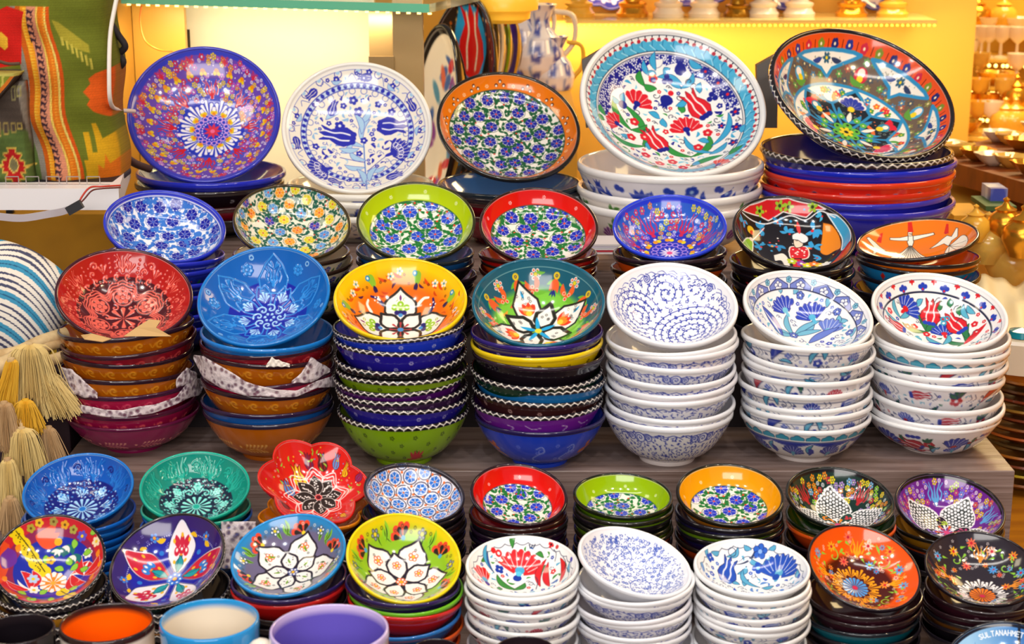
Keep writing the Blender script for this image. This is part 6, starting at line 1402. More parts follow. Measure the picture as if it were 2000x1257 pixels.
def wrap(key, k, rows, label, name='bubble_wrap', m=None, cat='bubble wrap'):
    ax, ay, R, under = SK[key]; rad = R*k; V = []; F_ = []
    pts = np.array(rows, float); xs_ = np.linspace(pts[0, 0], pts[-1, 0], 60)
    yt = np.interp(xs_, pts[:, 0], pts[:, 1]); yb = np.interp(xs_, pts[:, 0], pts[:, 2])
    for j in range(9):
        for i, x in enumerate(xs_):
            y = yt[i]+(yb[i]-yt[i])*j/8 + .8*math.sin(i*.33+j*.2); d = ray(x, y); ox, oy = C0[0]-ax, C0[1]-ay
            rr = rad + R*.007*math.sin(i*.45)*math.cos(j*.8)
            a_ = d[0]**2+d[1]**2; b_ = ox*d[0]+oy*d[1]; c_ = ox*ox+oy*oy-rr*rr; disc = b_*b_-a_*c_
            t = (-b_-math.sqrt(disc))/a_ if disc > 0 else -b_/a_
            V.append(C0+d*t)
    for j in range(8):
        for i in range(59): F_.append((j*60+i, (j+1)*60+i, (j+1)*60+i+1, j*60+i+1))
    mb = MB(); mb.add(V, F_); o = mb.build(name, m or BW, smooth=True); s_ = o.modifiers.new('thickness', 'SOLIDIFY'); s_.thickness = .0012
    return tag(o, label, cat)
wrap('red relief bowl', 1.04, [(118, 716, 740), (140, 722, 768), (165, 745, 776), (190, 768, 777)], 'clouded bubble wrap tucked at the side of the orange bowls under the red relief bowl')
wrap('red relief bowl', 1.05, [(118, 775, 805), (150, 788, 806), (200, 800, 812), (240, 800, 816), (300, 790, 806), (345, 775, 790), (372, 742, 775), (392, 738, 770), (398, 742, 750)], 'crumpled bubble wrap band between the plum bowls under the red relief bowl')
wrap('red relief bowl', 1.05, [(345, 740, 757), (365, 718, 750), (385, 728, 738)], 'small flap of bubble wrap beside the amber bowls of the red relief stack')
wrap('blue relief bowl', 1.05, [(378, 693, 700), (395, 694, 735), (430, 715, 758), (480, 745, 772), (540, 762, 776), (580, 762, 774), (620, 744, 758), (650, 735, 755), (672, 728, 756)], 'long sheet of bubble wrap draped round the stack of the blue relief bowl')
wrap('blue relief bowl', 1.06, [(570, 744, 748), (590, 728, 747), (608, 697, 747), (645, 720, 725)], 'clear plastic corner over an amber bowl of the blue relief stack')
wrap('blue relief bowl', 1.05, [(520, 714, 716), (530, 698, 716), (566, 711, 716)], 'white paper corner between bowls of the blue relief stack', 'paper_slip', PAP, 'paper')
def quad(name, pts, m, label, cat, th=.0008):
    mb = MB(); n = len(pts); mb.add(pts, [tuple(range(n))]); o = mb.build(name, m); s_ = o.modifiers.new('thickness', 'SOLIDIFY'); s_.thickness = th; return tag(o, label, cat)
quad('card_scrap', [P(242, 657, 1.955), P(266, 640, 1.96), P(292, 624, 1.965), P(314, 626, 1.965), P(305, 640, 1.955), P(335, 657, 1.95)], TAN, 'folded tan card lying in the red relief bowl', 'card')
quad('card_scrap', [P(158, 655, 1.955), P(180, 652, 1.95), P(218, 662, 1.945), P(200, 668, 1.94), P(165, 663, 1.94)], TAN, 'small tan card under the lip of the red relief bowl', 'card')
def blob(name, ext, d0, m, label, cat):
    x0, y0, x1, y1 = ext; mb = MB(); V = []; nx, ny = 24, 18
    for j in range(ny+1):
        for i in range(nx+1):
            x = x0+(x1-x0)*i/nx; y = y0+(y1-y0)*j/ny; V.append(P(x, y, d0+.003*math.sin(i*.3+j*.2)*math.cos(j*.3)+.02*((i/nx-.5)**2)))
    mb.add(V, [(j*(nx+1)+i, (j+1)*(nx+1)+i, (j+1)*(nx+1)+i+1, j*(nx+1)+i+1) for j in range(ny) for i in range(nx)])
    o = mb.build(name, m, smooth=True); s_ = o.modifiers.new('thickness', 'SOLIDIFY'); s_.thickness = .0012; return tag(o, label, cat)
blob('bubble_wrap', (432, 1018, 500, 1110), 1.80, BW, 'clouded bubble wrap hanging below the teal relief bowl', 'bubble wrap')
# paper cards by the big white dish
ps = empty('paper_stack', tuple(P(1165, 497, 2.42)), 'stack of white cards with red edges behind the blue tulip bowl', 'paper stack')
for i, cc in enumerate(['#e8e0e4', '#c03040', '#e8e4e8', '#d8d0e0', '#e8e0e4']): MB().box((0, .03, .003*i+.002), (.075-.003*(i % 2), .06, .0026)).build('card', mat('card_'+cc, cc, .6), ps)
# ------------------------------------------------------------------ shop lights that belong to the scene behind
area('cabinet_shelf_light', P(560, 45, 3.0), P(560, 300, 3.3), .5, .03, 1.5, (1, .82, .5))
area('cabinet_side_light', P(330, 60, 2.95), P(330, 300, 3.1), .2, .03, .25, (1, .78, .4))
area('back_shelf_light', P(1450, 60, 4.1), P(1450, 420, 4.45), 1.3, .04, 4.2, (1, .74, .34))
area('top_shelf_light', P(1450, -160, 4.0), P(1450, 40, 4.2), 1.2, .05, 5, (1, .85, .6))
area('side_shop_light', (1.55, 4.6, 2.6), (1.5, 4.6, 1.3), .9, .9, 60, (1, .74, .34))
area('side_counter_light', (1.5, 2.6, 2.3), (1.3, 3.0, .8), .6, .6, 11, (1, .72, .34))
area('left_warm_light', (-1.1, 1.9, 2.4), (-.75, 2.5, 1.2), .4, .4, 4, (1, .85, .6))
# ------------------------------------------------------------------ left: cabinet with backlit panel
CREAM = mat('cream_panel', '#f2e8cc', .6); STEEL = mat('warm_steel', '#b89c5c', .35, metal=.7); SLOT = mat('slot_shadow', '#2a1e10', .9); OLD = mat('ochre_panel', '#c8901c', .6, noise=('#a87414', 4, (1, 1, 1)))
BEIGE = mat('beige_post', '#b88430', .5); WHITE = mat('white_lacquer', '#ece8ea', .35); BLACKM = mat('black_plastic', '#141214', .4)
def slab(name, px, d, th, m, parent=None, d2=None, shear=0):
    """upright board whose front face fills the pixel box at distance d (d2 at its right end)"""
    x0, y0, x1, y1 = px; d2 = d2 or d; pts = [P(x0, y1, d), P(x1, y1, d2), P(x1, y0, d2), P(x0, y0, d)]
    pts[3] = np.array([pts[0][0], pts[0][1], pts[3][2]]); pts[2] = np.array([pts[1][0], pts[1][1], pts[2][2]])
    b = np.array([shear, th, 0]); f = [p for p in pts]; k = [p+b for p in pts]; mb = MB()
    mb.hexa([f[0], f[1], k[1], k[0], f[3], f[2], k[2], k[3]]); return mb.build(name, m, parent)
cab = empty('wall_cabinet', (0, 0, 0), 'backlit cream display cabinet with slotted metal posts behind the violet dish', 'cabinet')
slab('back_panel', (376, -120, 740, 470), 3.30, .03, CREAM, cab); slab('side_panel', (215, -120, 300, 560), 2.95, .03, BEIGE, cab, 3.25); 
post = slab('slotted_post', (284, -120, 382, 480), 3.18, .02, mat('gold_post', '#c09038', .4), cab)
for (x, y, w_, h_) in [(345, 75, 5, 38), (367, 75, 8, 36), (289, 60, 4, 90), (342, 25, 8, 6), (237, 175, 5, 32), (242, 240, 5, 34)]: slab('slot', (x-w_/2, y-h_/2, x+w_/2, y+h_/2), 3.13 if x > 284 else 2.96, .006, SLOT, post)
slab('right_post', (775, -120, 832, 520), 3.12, .03, mat('pale_steel', '#b89a68', .35, metal=.3), cab); br = slab('bracket', (722, 20, 776, 140), 3.08, .01, mat('bracket_steel', '#a08458', .35, metal=.5), cab); slab('bracket_arm', (728, 100, 776, 480), 3.1, .01, mat('bracket_steel', '#b89a68', .35, metal=.3), cab)
for x in (742, 750, 758): slab('slot', (x-2.5, 50, x+1.5, 100), 3.075, .004, mat('slot_glow', '#e8c46c', .5), br)
slab('slot', (757, 30, 764, 48), 3.075, .004, SLOT, br); slab('slot', (757, 122, 763, 136), 3.095, .004, SLOT, br)
# glass shelf with its strip of lamps
gs = empty('glass_shelf', (0, 0, 0), 'green-edged glass shelf with lamps under it, above the violet and cream dishes', 'glass shelf')
GE_ = mat('green_glass_edge', '#6cc8a4', .15, spec=.8, coat=.4); GT = mat('shelf_glass', '#dff2ea', .03, trans=.9)
A_, B_ = P(170, 5, 3.02), P(838, 24, 2.84); n_ = np.array([B_[1]-A_[1], -(B_[0]-A_[0]), 0]); n_ /= np.linalg.norm(n_); th = np.array([0, 0, .0145]); bk = -n_*.28
B_[2] = A_[2] = (A_[2]+B_[2])/2
A_ = P(170, 5, 3.02); B_ = P(838, 25, 2.84)
MB().hexa([A_, B_, B_-n_*.004, A_-n_*.004, A_+th, B_+th, B_+th-n_*.004, A_+th-n_*.004]).build('front_edge', GE_, gs)
MB().hexa([A_-n_*.0045, B_-n_*.0045, B_+bk, A_+bk, A_+th-n_*.0045, B_+th-n_*.0045, B_+th+bk, A_+th+bk]).build('pane', GT, gs)
LED = mat('warm_led', '#ffe9a0', emis='#ffd870', es=5); 
mb = MB()
for i in range(34):
    t = (i+.5)/34; p = A_*(1-t)+B_*t-n_*.03; mb.box(p-np.array([0, 0, .004]), (.0065, .004, .003))
mb.build('lamp_strip', LED, gs)
# upper back shelf
ys = 4.0
us = empty('upper_glass_shelf', (0, 0, 0), 'distant glass shelf edged with tiny lamps, carrying vases over the white dish', 'glass shelf')
a0 = P(1105, 46, 4.0); b0 = P(1830, 46, 4.0)
MB().hexa([a0, b0, b0+[0, .3, 0], a0+[0, .3, 0], a0+[0, 0, .008], b0+[0, 0, .008], b0+[0, .3, .008], a0+[0, .3, .008]]).build('pane', mat('amber_glass', '#e8c878', .1, spec=.7), us)
mb = MB()
for i in range(70): p = a0+(b0-a0)*(i+.5)/70; mb.box(p+[0, -.003, -.004], (.005, .003, .004))
mb.build('lamp_strip', mat('gold_led', '#ffe070', emis='#ffd030', es=4), us)
bw = slab('wall_panel', (985, -300, 1870, 560), 4.4, .03, WALLY); tag(bw, 'glowing yellow partition behind the big white dish', 'partition')
for j, (x0, y0, x1, y1) in enumerate([(1137, 85, 1262, 300), (1450, 92, 1552, 330), (1560, 92, 1760, 330)]):
    fr = empty('picture_frame', (0, 0, 0), ['gold picture frame hanging behind the left of the white carnation dish', 'gold frame with a patterned tile, between the white and the dark dish', 'wide gold frame behind the dark star dish'][j], 'frame', 'frames on the yellow partition')
    GF = mat('gold_frame', '#e8b848', .35, metal=.4)
    slab('frame', (x0, y0, x1, y1), 4.36, .02, GF, fr); slab('picture', (x0+8, y0+8, x1-8, y1-8), 4.352, .005, mat('pic%d' % j, '#f0c448' if j != 1 else '#e8b060', .6, noise=('#c83c3c' if j == 1 else '#e8b83c', 14, (1, 1, 1))), fr)
# distant tile picture visible between the dishes
GOLD = mat('gold_lustre', '#e0a030', .25, metal=.8); GOLDC = mat('amber_glaze', '#e8b03c', .2, coat=.3); IV = mat('ivory_glaze', '#efdcc0', .25, coat=.3); BRS = mat('brass', '#a87820', .3, metal=.8); HON = mat('honey_glass', '#f0c860', .12, trans=.35, spec=.7)
PED = [(0, 0), (.05, 0), (.052, .012), (.044, .02), (.04, .03), (.046, .036), (.046, .044), (.03, .05), (.026, .07), (.032, .082), (.06, .11), (.075, .16), (.06, .22), (.03, .25), (.035, .27), (.0, .27)]
def lathe_thing(name, prof, s, loc, m, label, cat, group, lob=None, n=28, part='body'):
    r = empty(name, tuple(loc), label, cat, group); MB().lathe([(a*s, b*s) for a, b in prof], n, lob=lob).build(part, m, r, smooth=True); return r
vv_ = [(1130, GOLDC, 'amber'), (1235, GOLD, 'gold'), (1305, IV, 'ivory'), (1375, IV, 'ivory'), (1440, BRS, 'fluted brass'), (1490, IV, 'ivory'), (1560, IV, 'ivory'), (1662, GOLD, 'gold'), (1742, GOLDC, 'amber')]
for j, (x, m_, w_) in enumerate(vv_):
    p = P(x, 42, 4.1); p[2] = a0[2]+.008
    w2 = ['leftmost on the upper shelf', 'left of the violet-edged plate', 'left of the pair above the white dish', 'right of the pair above the white dish', 'narrow one on the upper shelf', 'between the brass and the white vase', 'above the gap of the two big dishes', 'above the left part of the dark dish', 'rightmost on the upper shelf'][j]
    s_ = .72 if m_ is not BRS else .6
    lathe_thing('footed_vase', PED, s_*1.05, p, m_, '%s footed vase, %s' % (w_, w2), 'vase', 'vases on the upper shelf', lob=(.04, 12) if m_ is BRS else None)
def scal_paint(q):
    q.ring(0, 1, '#efe4ea'); q.ring(.8, 1, '#3c3ca0')
    for i in range(18): q.disc(pol(.83, i*20), .06, '#efe4ea')
    for p in hexpts(.2, .75, .2): q.fl(p, .08, 5, '#6c5cb8', '#e0b0a0')
def plate(name, c, R, nrm, paint, label, cat, group, prof='plate', N=40, rim='#3c3ca0', lobes=None, ax=(1, 1), ext='#e8dcd4', roll=0):
    pr = dict(PRF[prof]); 
    if lobes: pr['lobes'] = lobes
    me = bowl_mesh(name, R, pr, N=N, inner='#efe6e0', ext=ext, rim=rim, inpaint=paint, M=6); o = link(name, me, GLAZE)
    n = np.array(nrm, float); n /= np.linalg.norm(n); vv = np.array([0, 0, 1.])-n*n[2]; vv /= np.linalg.norm(vv); uu = np.cross(vv, n)
    a = math.radians(roll); uu, vv = uu*math.cos(a)+vv*math.sin(a), vv*math.cos(a)-uu*math.sin(a)
    o.matrix_world = Matrix(((uu[0]*ax[0], vv[0]*ax[1], n[0], c[0]), (uu[1]*ax[0], vv[1]*ax[1], n[1], c[1]), (uu[2]*ax[0], vv[2]*ax[1], n[2], c[2]), (0, 0, 0, 1)))
    return tag(o, label, cat, group)
for j, (x, w_) in enumerate([(1188, 'above the left rim'), (1362, 'above the middle'), (1524, 'between the two vases right'), (1700, 'far right, above the dark star dish')]):
    p = P(x, 30, 4.2); p[2] = a0[2]+.008+.105; plate('scalloped_plate', p, .10, (0, -1, .25), scal_paint, 'violet-blue scalloped plate on the upper shelf, %s%s' % (w_, '' if j > 1 else ' of the white dish'), 'plate', 'plates on the upper shelf', lobes=(9, .08))
# dark plate stands behind the big dishes
for (pts, lab) in [([(1137, 118), (1215, 72), (1215, 230), (1145, 250)], 'dark grey stand leaning behind the left side of the white carnation dish'), ([(1478, 128), (1521, 104), (1518, 250), (1482, 250)], 'dark grey stand in the gap between the white and dark dishes')]:
    f = [P(x, y, 2.78) for x, y in pts]; b = [p+[0, .02, 0] for p in f]; MB().hexa([f[3], f[2], b[2], b[3], f[0], f[1], b[1], b[0]]).build('plate_stand', mat('stand_grey', '#4c4644', .45)); o = bpy.data.objects[[x.name for x in COL.objects if x.name.startswith('plate_stand')][-1]]; tag(o, lab, 'stand')
# oval platters standing on edge, jugs, hanging lamp
def pp0(q):
    q.ring(0, 1, '#efe6d8'); q.ring(.93, 1, '#1c1a1c')
    for i in range(60): p = pol(rng.uniform(.1, .85), rng.rand()*360); q.ell(p, .13, .055, rng.rand()*180, ['#4c6cb0', '#c83848', '#8c4ca0', '#5c98b8', '#d86c50'][i % 5])
def pp1(q):
    q.ring(0, 1, '#2c2018'); 
    for i in range(90): q.disc(pol(rng.uniform(.7, 1), rng.rand()*360), .02, ['#d8a848', '#e8701c', '#f0e0c0'][i % 3])
    q.poly([(-.3, .9), (-.45, .5), (-.3, .2), (-.5, -.2), (-.3, -.8), (.2, -.8), (.4, -.3), (.3, .1), (.45, .5), (.2, .9)], '#2c98d0', smooth=True); q.tulip((.0, .1), 90, .75, '#d8201c', '#f0e0c0', wid=1.2); q.leaf((0, -.6), 80, .7, .08, '#8cb830', .4)
def pp2(q):
    q.ring(0, 1, '#d8cca8')
    for i in range(240): q.ell(pol(rng.uniform(0, 1), rng.rand()*360), .05, .02, rng.rand()*180, '#2c2418')
def pp3(q):
    q.ring(0, 1, '#efe2c8')
    for i in range(60): q.ell(pol(rng.uniform(0, 1), rng.rand()*360), .08, .03, rng.rand()*180, ['#8ca0b8', '#c8a060', '#b8b0a0'][i % 3])
def pp4(q): q.ring(0, 1, '#8cac20'); q.ring(.7, 1, '#d86c20')
def pp5(q): q.ring(0, 1, '#4c2ca0'); q.ring(.85, 1, '#d8a030')
for j, (x, y, hw, hh, yaw, fn, rim, lab) in enumerate([(992, 105, .030, .118, 50, pp5, '#d8a030', 'purple oval platter, the last of the row by the jugs'), (972, 105, .03, .125, 50, pp4, '#8cac20', 'green and orange oval platter standing on edge'), (950, 112, .05, .16, 45, pp3, '#efe2c8', 'cream oval platter with pale sprigs, standing on edge'),
        (927, 128, .055, .20, 40, pp2, '#2c2418', 'black and cream speckled oval platter on edge'), (897, 175, .065, .27, 22, pp1, '#2c2018', 'black oval platter with blue field and red tulip'), (846, 235, .055, .27, 52, pp0, '#1c1a1c', 'white oval platter with red and blue paisleys, nearest of the row')]):
    a = math.radians(yaw); c = P(x, y, 3.6-.085*j); plate('oval_platter', c, hh/2*1.35, (-math.sin(a), -math.cos(a), .08), fn, lab, 'platter', 'oval platters standing on edge', ax=(.42, 1), rim=rim, N=50, ext='#2c2420', roll=-5)
def jug_col(V):
    q = Q(np.arctan2(V[:, 1], V[:, 0]), V[:, 2]/.1, '#efe8ea', .06)
    for x in xs(7, .3):
        for y in (.3, .9, 1.5, 2.1): q.fl((x+.3*(y % .6 > .1), y), .22, 5, '#4450a8', '#efe0e0'); q.leaf((x, y), 60, .4, .07, '#8ca0d0', .4)
    for x in (-PI,): q.line([(x, 2.45), (-x, 2.45)], .08, '#3c48a8', smooth=False); q.line([(x, .1), (-x, .1)], .1, '#3c48a8', smooth=False)
    return q.C
JUG = [(0, 0), (.045, 0), (.05, .01), (.04, .025), (.07, .07), (.078, .11), (.062, .16), (.035, .19), (.032, .21), (.045, .24), (.055, .255), (.045, .25), (.028, .21), (0, .2)]
def fine(prof, k=6): return [(a[0]+(b[0]-a[0])*t/k, a[1]+(b[1]-a[1])*t/k) for a, b in zip(prof[:-1], prof[1:]) for t in range(k)]+[prof[-1]]
for j, (x, y, s_, lab) in enumerate([(1052, 178, .78, 'white jug with blue flowers and flared spout, right of the oval platters'), (1082, 205, .62, 'shorter blue and white jug behind the orange-banded dish'), (1018, 150, .7, 'slim blue and white jug partly hidden by the flared jug')]):
    p = P(x, y, 3.9); r = empty('jug', tuple(p), lab, 'jug', 'blue and white jugs'); me_ = MB().lathe(fine([(a*s_, b*s_) for a, b in JUG]), 48).build('body', GLAZE, r, smooth=True, colf=jug_col)
    MB().tube([tuple(q_) for q_ in cr([(.045*s_, 0, .235*s_), (.1*s_, 0, .22*s_), (.105*s_, 0, .15*s_), (.07*s_, 0, .1*s_)], 5)], .008*s_, 8).build('handle', IV if j != 1 else mat('yellow_handle', '#e8b030', .3), r, smooth=True)
jt = slab('side_cabinet', (838, 215, 1125, 520), 3.55, .5, mat('amber_board', '#dca030', .5)); tag(jt, 'amber-lit cabinet carrying the platters and jugs', 'cabinet')
lp = P(985, 44, 3.3); r = empty('hanging_lamp', tuple(lp), 'honey glass hanging lamp at the top, over the blue and white jugs', 'lamp')
MB().lathe([(.0, 0), (.035, .0), (.05, .008), (.052, .022), (.066, .026), (.068, .05), (.05, .07), (.02, .1), (0, .1)], 32).build('lamp_shade', mat('lit_honey', '#f0b83c', .3, emis='#f0a828', es=.5), r, smooth=True); MB().tube([(0, 0, .1), (0, 0, .6)], .004, 8).build('rod', BRS, r)
# ------------------------------------------------------------------ golden shop at the right
unit = empty('shop_shelving', (0, 0, 0), 'golden glass shelving full of glassware at the far right', 'shelving')
slab('back_panel', (1760, -200, 2150, 420), 5.4, .03, mat('honey_panel', '#f0bc44', .5), unit, 5.0)
rows = [(62, 4.9), (118, 4.8), (172, 4.7), (225, 4.55), (272, 4.4)]
for y, d in rows:
    a_, b_ = P(1800, y, d), P(2080, y+8, d-.12); MB().hexa([a_, b_, b_+[0, .25, 0], a_+[0, .25, 0], a_+[0, 0, .008], b_+[0, 0, .008], b_+[0, .25, .008], a_+[0, .25, .008]]).build('shelf', HON, unit)
    mb = MB()
    for i in range(26): p = a_+(b_-a_)*(i+rng.rand())/26; mb.lathe([(0, -.006), (.0045, -.003), (.0045, .002), (0, .005)], 8, c=tuple(p+[0, -.004, -.008]))
    mb.build('lamps', LED, unit, smooth=True)
GOB = [(0, 0), (.03, 0), (.03, .004), (.006, .01), (.005, .05), (.012, .056), (.032, .075), (.036, .11), (.034, .11), (.03, .078), (0, .062)]
CUP = [(0, 0), (.022, 0), (.026, .006), (.036, .045), (.038, .06), (.035, .06), (.03, .02), (0, .01)]
BWL = [(0, 0), (.024, 0), (.026, .006), (.05, .03), (.058, .045), (.055, .045), (.03, .012), (0, .01)]
POT = [(0, 0), (.03, 0), (.034, .01), (.05, .04), (.045, .07), (.025, .085), (.03, .09), (.012, .1), (.006, .11), (.01, .118), (0, .125)]
kinds = [('goblet', GOB, 'goblet'), ('tea_glass', CUP, 'glass'), ('sweet_bowl', BWL, 'bowl'), ('lidded_pot', POT, 'pot')]; protos = {}
mats_ = [HON, GOLD, IV, GOLDC]; rown = ['topmost', 'second', 'third', 'fourth', 'lowest']
poss = ['beside the dark dish', 'just right of the dark dish', 'left of the middle', 'near the middle', 'right of the middle', 'towards the photo edge', 'close to the photo edge', 'at the photo edge']
for ri, (y, d) in enumerate(rows):
    for ci in range(8):
        t = (ci+.5+rng.uniform(-.2, .2))/8*.9; x = 1815+210*t; p = P(x, y+8*t*.8, d-.1*t); p = p+np.array([0, .06, .008]); k = rng.randint(4); m_ = rng.randint(4); key = (k, m_)
        nm, pf, cat = kinds[k]
        if key not in protos:
            r = empty(nm, (0, 0, 0), 'x y z w', cat, 'glassware on the golden shelves'); b = MB().lathe([(a*.8, q_*.8) for a, q_ in pf], 20).build('body', mats_[m_], r, smooth=True); protos[key] = (r, b); rr = r
        else:
            r0, b0_ = protos[key]; rr = r0.copy(); COL.objects.link(rr); bb = b0_.copy(); COL.objects.link(bb); bb.parent = rr
        rr.location = tuple(p); rr['label'] = '%s %s on the %s golden shelf, %s' % (['honey', 'gold', 'ivory', 'amber'][m_], nm.replace('_', ' '), rown[ri], poss[ci])
# the brown counter edge with small crystal dishes on it
cn = empty('shop_counter', (0, 0, 0), 'reddish-brown counter running into the shop, edge toward the camera', 'counter')
cp = [P(1800, 340, 3.5), P(2100, 428, 2.9), P(2100, 384, 2.9), P(1800, 300, 3.5)]; bk2 = np.array([.9, .9, 0])
MB().hexa([cp[0], cp[1], cp[1]+bk2, cp[0]+bk2, cp[3], cp[2], cp[2]+bk2, cp[3]+bk2]).build('board', mat('red_brown_wood', '#8c4414', .5, noise=('#6c3010', 8, (4, 4, 1))), cn)
cz0 = cp[3]
gl = mat('gold_tray', '#e8b850', .3, metal=.5)
for j in range(27):
    t = (j % 9+.5+rng.uniform(-.2, .2))/9; s_ = .06+.17*(j//9)+rng.uniform(-.03, .03); base = cp[3]*(1-t)+cp[2]*t; p = base+bk2*s_*.9; p[2] += .001
    key = 'tray'; mm = [IV, HON, GOLD][j % 3]
    if ('t', j % 3) not in protos:
        b = MB().lathe([(0, 0), (.012, 0), (.024, .010), (.036, .024), (.034, .024), (.02, .008), (0, .004)], 16, lob=(.12, 5)).build('crystal_dish', mm, smooth=True); protos[('t', j % 3)] = b
    else: b = protos[('t', j % 3)].copy(); COL.objects.link(b)
    b.location = tuple(p); b.rotation_euler = (0, 0, rng.rand()*6); tag(b, 'small %s crystal dish on the brown counter, %s row, %s along from the dark dish' % (['ivory', 'honey', 'gold'][j % 3], ['front', 'middle', 'back'][j//9], ORD[j % 9]), 'dish', 'crystal dishes on the brown counter')
# lower right: boxes, brass pots, table
tb = sbox('side_table', .66, 2.2, 1.3, 4.6, .0, .73, WOODG, kind=None); tag(tb, 'golden wooden table in the lower right corner', 'table')
def bx(name, px, d, th, m, label, cat, parent=None):
    o = slab(name, px, d, th, m); return tag(o, label, cat)
bx('gift_box', (1860, 418, 1925, 470), 3.1, .12, mat('box_gold', '#d8a030', .4), 'small gold box under the brown counter', 'box'); bx('gift_box', (1880, 488, 1950, 505), 2.9, .12, mat('box_brown', '#6c3c20', .4), 'dark brown box lid behind the dancer bowl', 'box')
bx('tile_box', (1932, 366, 1965, 415), 3.05, .06, mat('blue_white_box', '#d8dce8', .4, noise=('#3c48a8', 30, (1, 1, .2))), 'blue and white upright box beneath the counter', 'box'); bx('book', (1925, 402, 1985, 412), 3.0, .1, mat('green_cloth', '#3c5c30', .6), 'thin dark green book beneath the counter', 'book')
bx('shop_cabinet', (1840, 400, 2150, 640), 3.3, .4, mat('amber_cabinet', '#e8ac3c', .5), 'amber cabinet under the brown counter', 'cabinet')
for j, (x, y, s_, lab) in enumerate([(1972, 560, .9, 'big honey lidded pot at the right edge'), (1925, 512, .7, 'honey pot standing on brown box'), (1960, 470, .6, 'small gold pot behind the big honey one'), (1902, 470, .5, 'little gold pot near the dancer bowl'), (1995, 500, .7, 'gold pot cut off by the right edge')]):
    lathe_thing('lidded_pot', POT, s_, P(x, y, 2.85-.02*j), [HON, HON, GOLD, GOLDC, GOLD][j], lab, 'pot', 'golden pots by the right edge')
cl = MB(); V = []; nx, ny = 26, 16
for j in range(ny+1):
    for i in range(nx+1):
        x = 1905+150*i/nx; y = 545+125*j/ny; p = P(x, y, 2.75-.25*j/ny); p[2] += .008*math.sin(i*.35+j*.25)+.004*math.sin(i*.8-j*.4); V.append(p)
cl.add(V, [(j*(nx+1)+i, (j+1)*(nx+1)+i, (j+1)*(nx+1)+i+1, j*(nx+1)+i+1) for j in range(ny) for i in range(nx)]); o = cl.build('folded_cloth', mat('ivory_cloth', '#efe0b8', .7), smooth=True); s_ = o.modifiers.new('thickness', 'SOLIDIFY'); s_.thickness = .01; tag(o, 'rumpled ivory cloth right of the red tulip bowl', 'cloth')
oc = empty('painted_box', tuple(P(1990, 722, 2.45)), 'small octagonal white painted box with a turquoise gem lid at the right edge', 'box')
MB().lathe([(0, 0), (.035, 0), (.037, .045), (.034, .05), (0, .05)], 8).build('body', IV, oc); MB().lathe([(0, .051), (.02, .051), (.018, .06), (0, .064)], 20).build('lid', mat('turquoise_gem', '#1c8ca0', .1, coat=.5), oc, smooth=True)
SAU = [(0, 0), (.03, 0), (.035, .004), (.07, .012), (.085, .02), (.083, .023), (.06, .016), (0, .008)]
pc = ['#8c5420', '#b8a020', '#7c3c1c', '#a8641c', '#5c4420', '#b85c20', '#94541c', '#7c3818', '#a87c28', '#8c3c1c', '#6c4018', '#b07024']
for j in range(12):
    o = MB().lathe(SAU, 36).build('saucer', mat('saucer_%d' % j, pc[j], .3, coat=.3), smooth=True); p = P(2010, 930, 2.62); o.location = (p[0]+rng.uniform(-.004, .004), p[1], .73+.0145*j); tag(o, '%s saucer, %s from the bottom of the pile at the right edge' % (['brown', 'olive', 'rust', 'amber', 'umber', 'orange', 'tawny', 'maroon', 'ochre', 'red-brown', 'dark brown', 'honey'][j], ORD[j]), 'saucer', 'pile of saucers at the right edge')
# ------------------------------------------------------------------ left edge: backpack, white shelf, cushion, tassels
wsf = slab('white_shelf', (-220, 366, 234, 410), 2.34, .26, WHITE, shear=-.042); tag(wsf, 'white lacquered shelf under the woven backpack', 'shelf')
top_z = P(0, 366, 2.34)[2]
rk = empty('wire_rack', tuple(P(90, 364, 2.36)), 'low wire edging along the front of the white shelf', 'rack'); mbk = MB()
for i in range(9):
    x = -.17+.0285*i; mbk.tube([(x, 0, .001), (x, 0, .014), (x+.018, 0, .014), (x+.018, 0, .001)], .0009, 6)
mbk.build('wire', mat('pale_wire', '#c8c0c0', .3, metal=.7), rk); MB().tube([(-.2, 0, .002), (.09, 0, .002)], .0012, 6).build('rail', mat('pale_wire', '#c8c0c0', .3, metal=.7), rk)
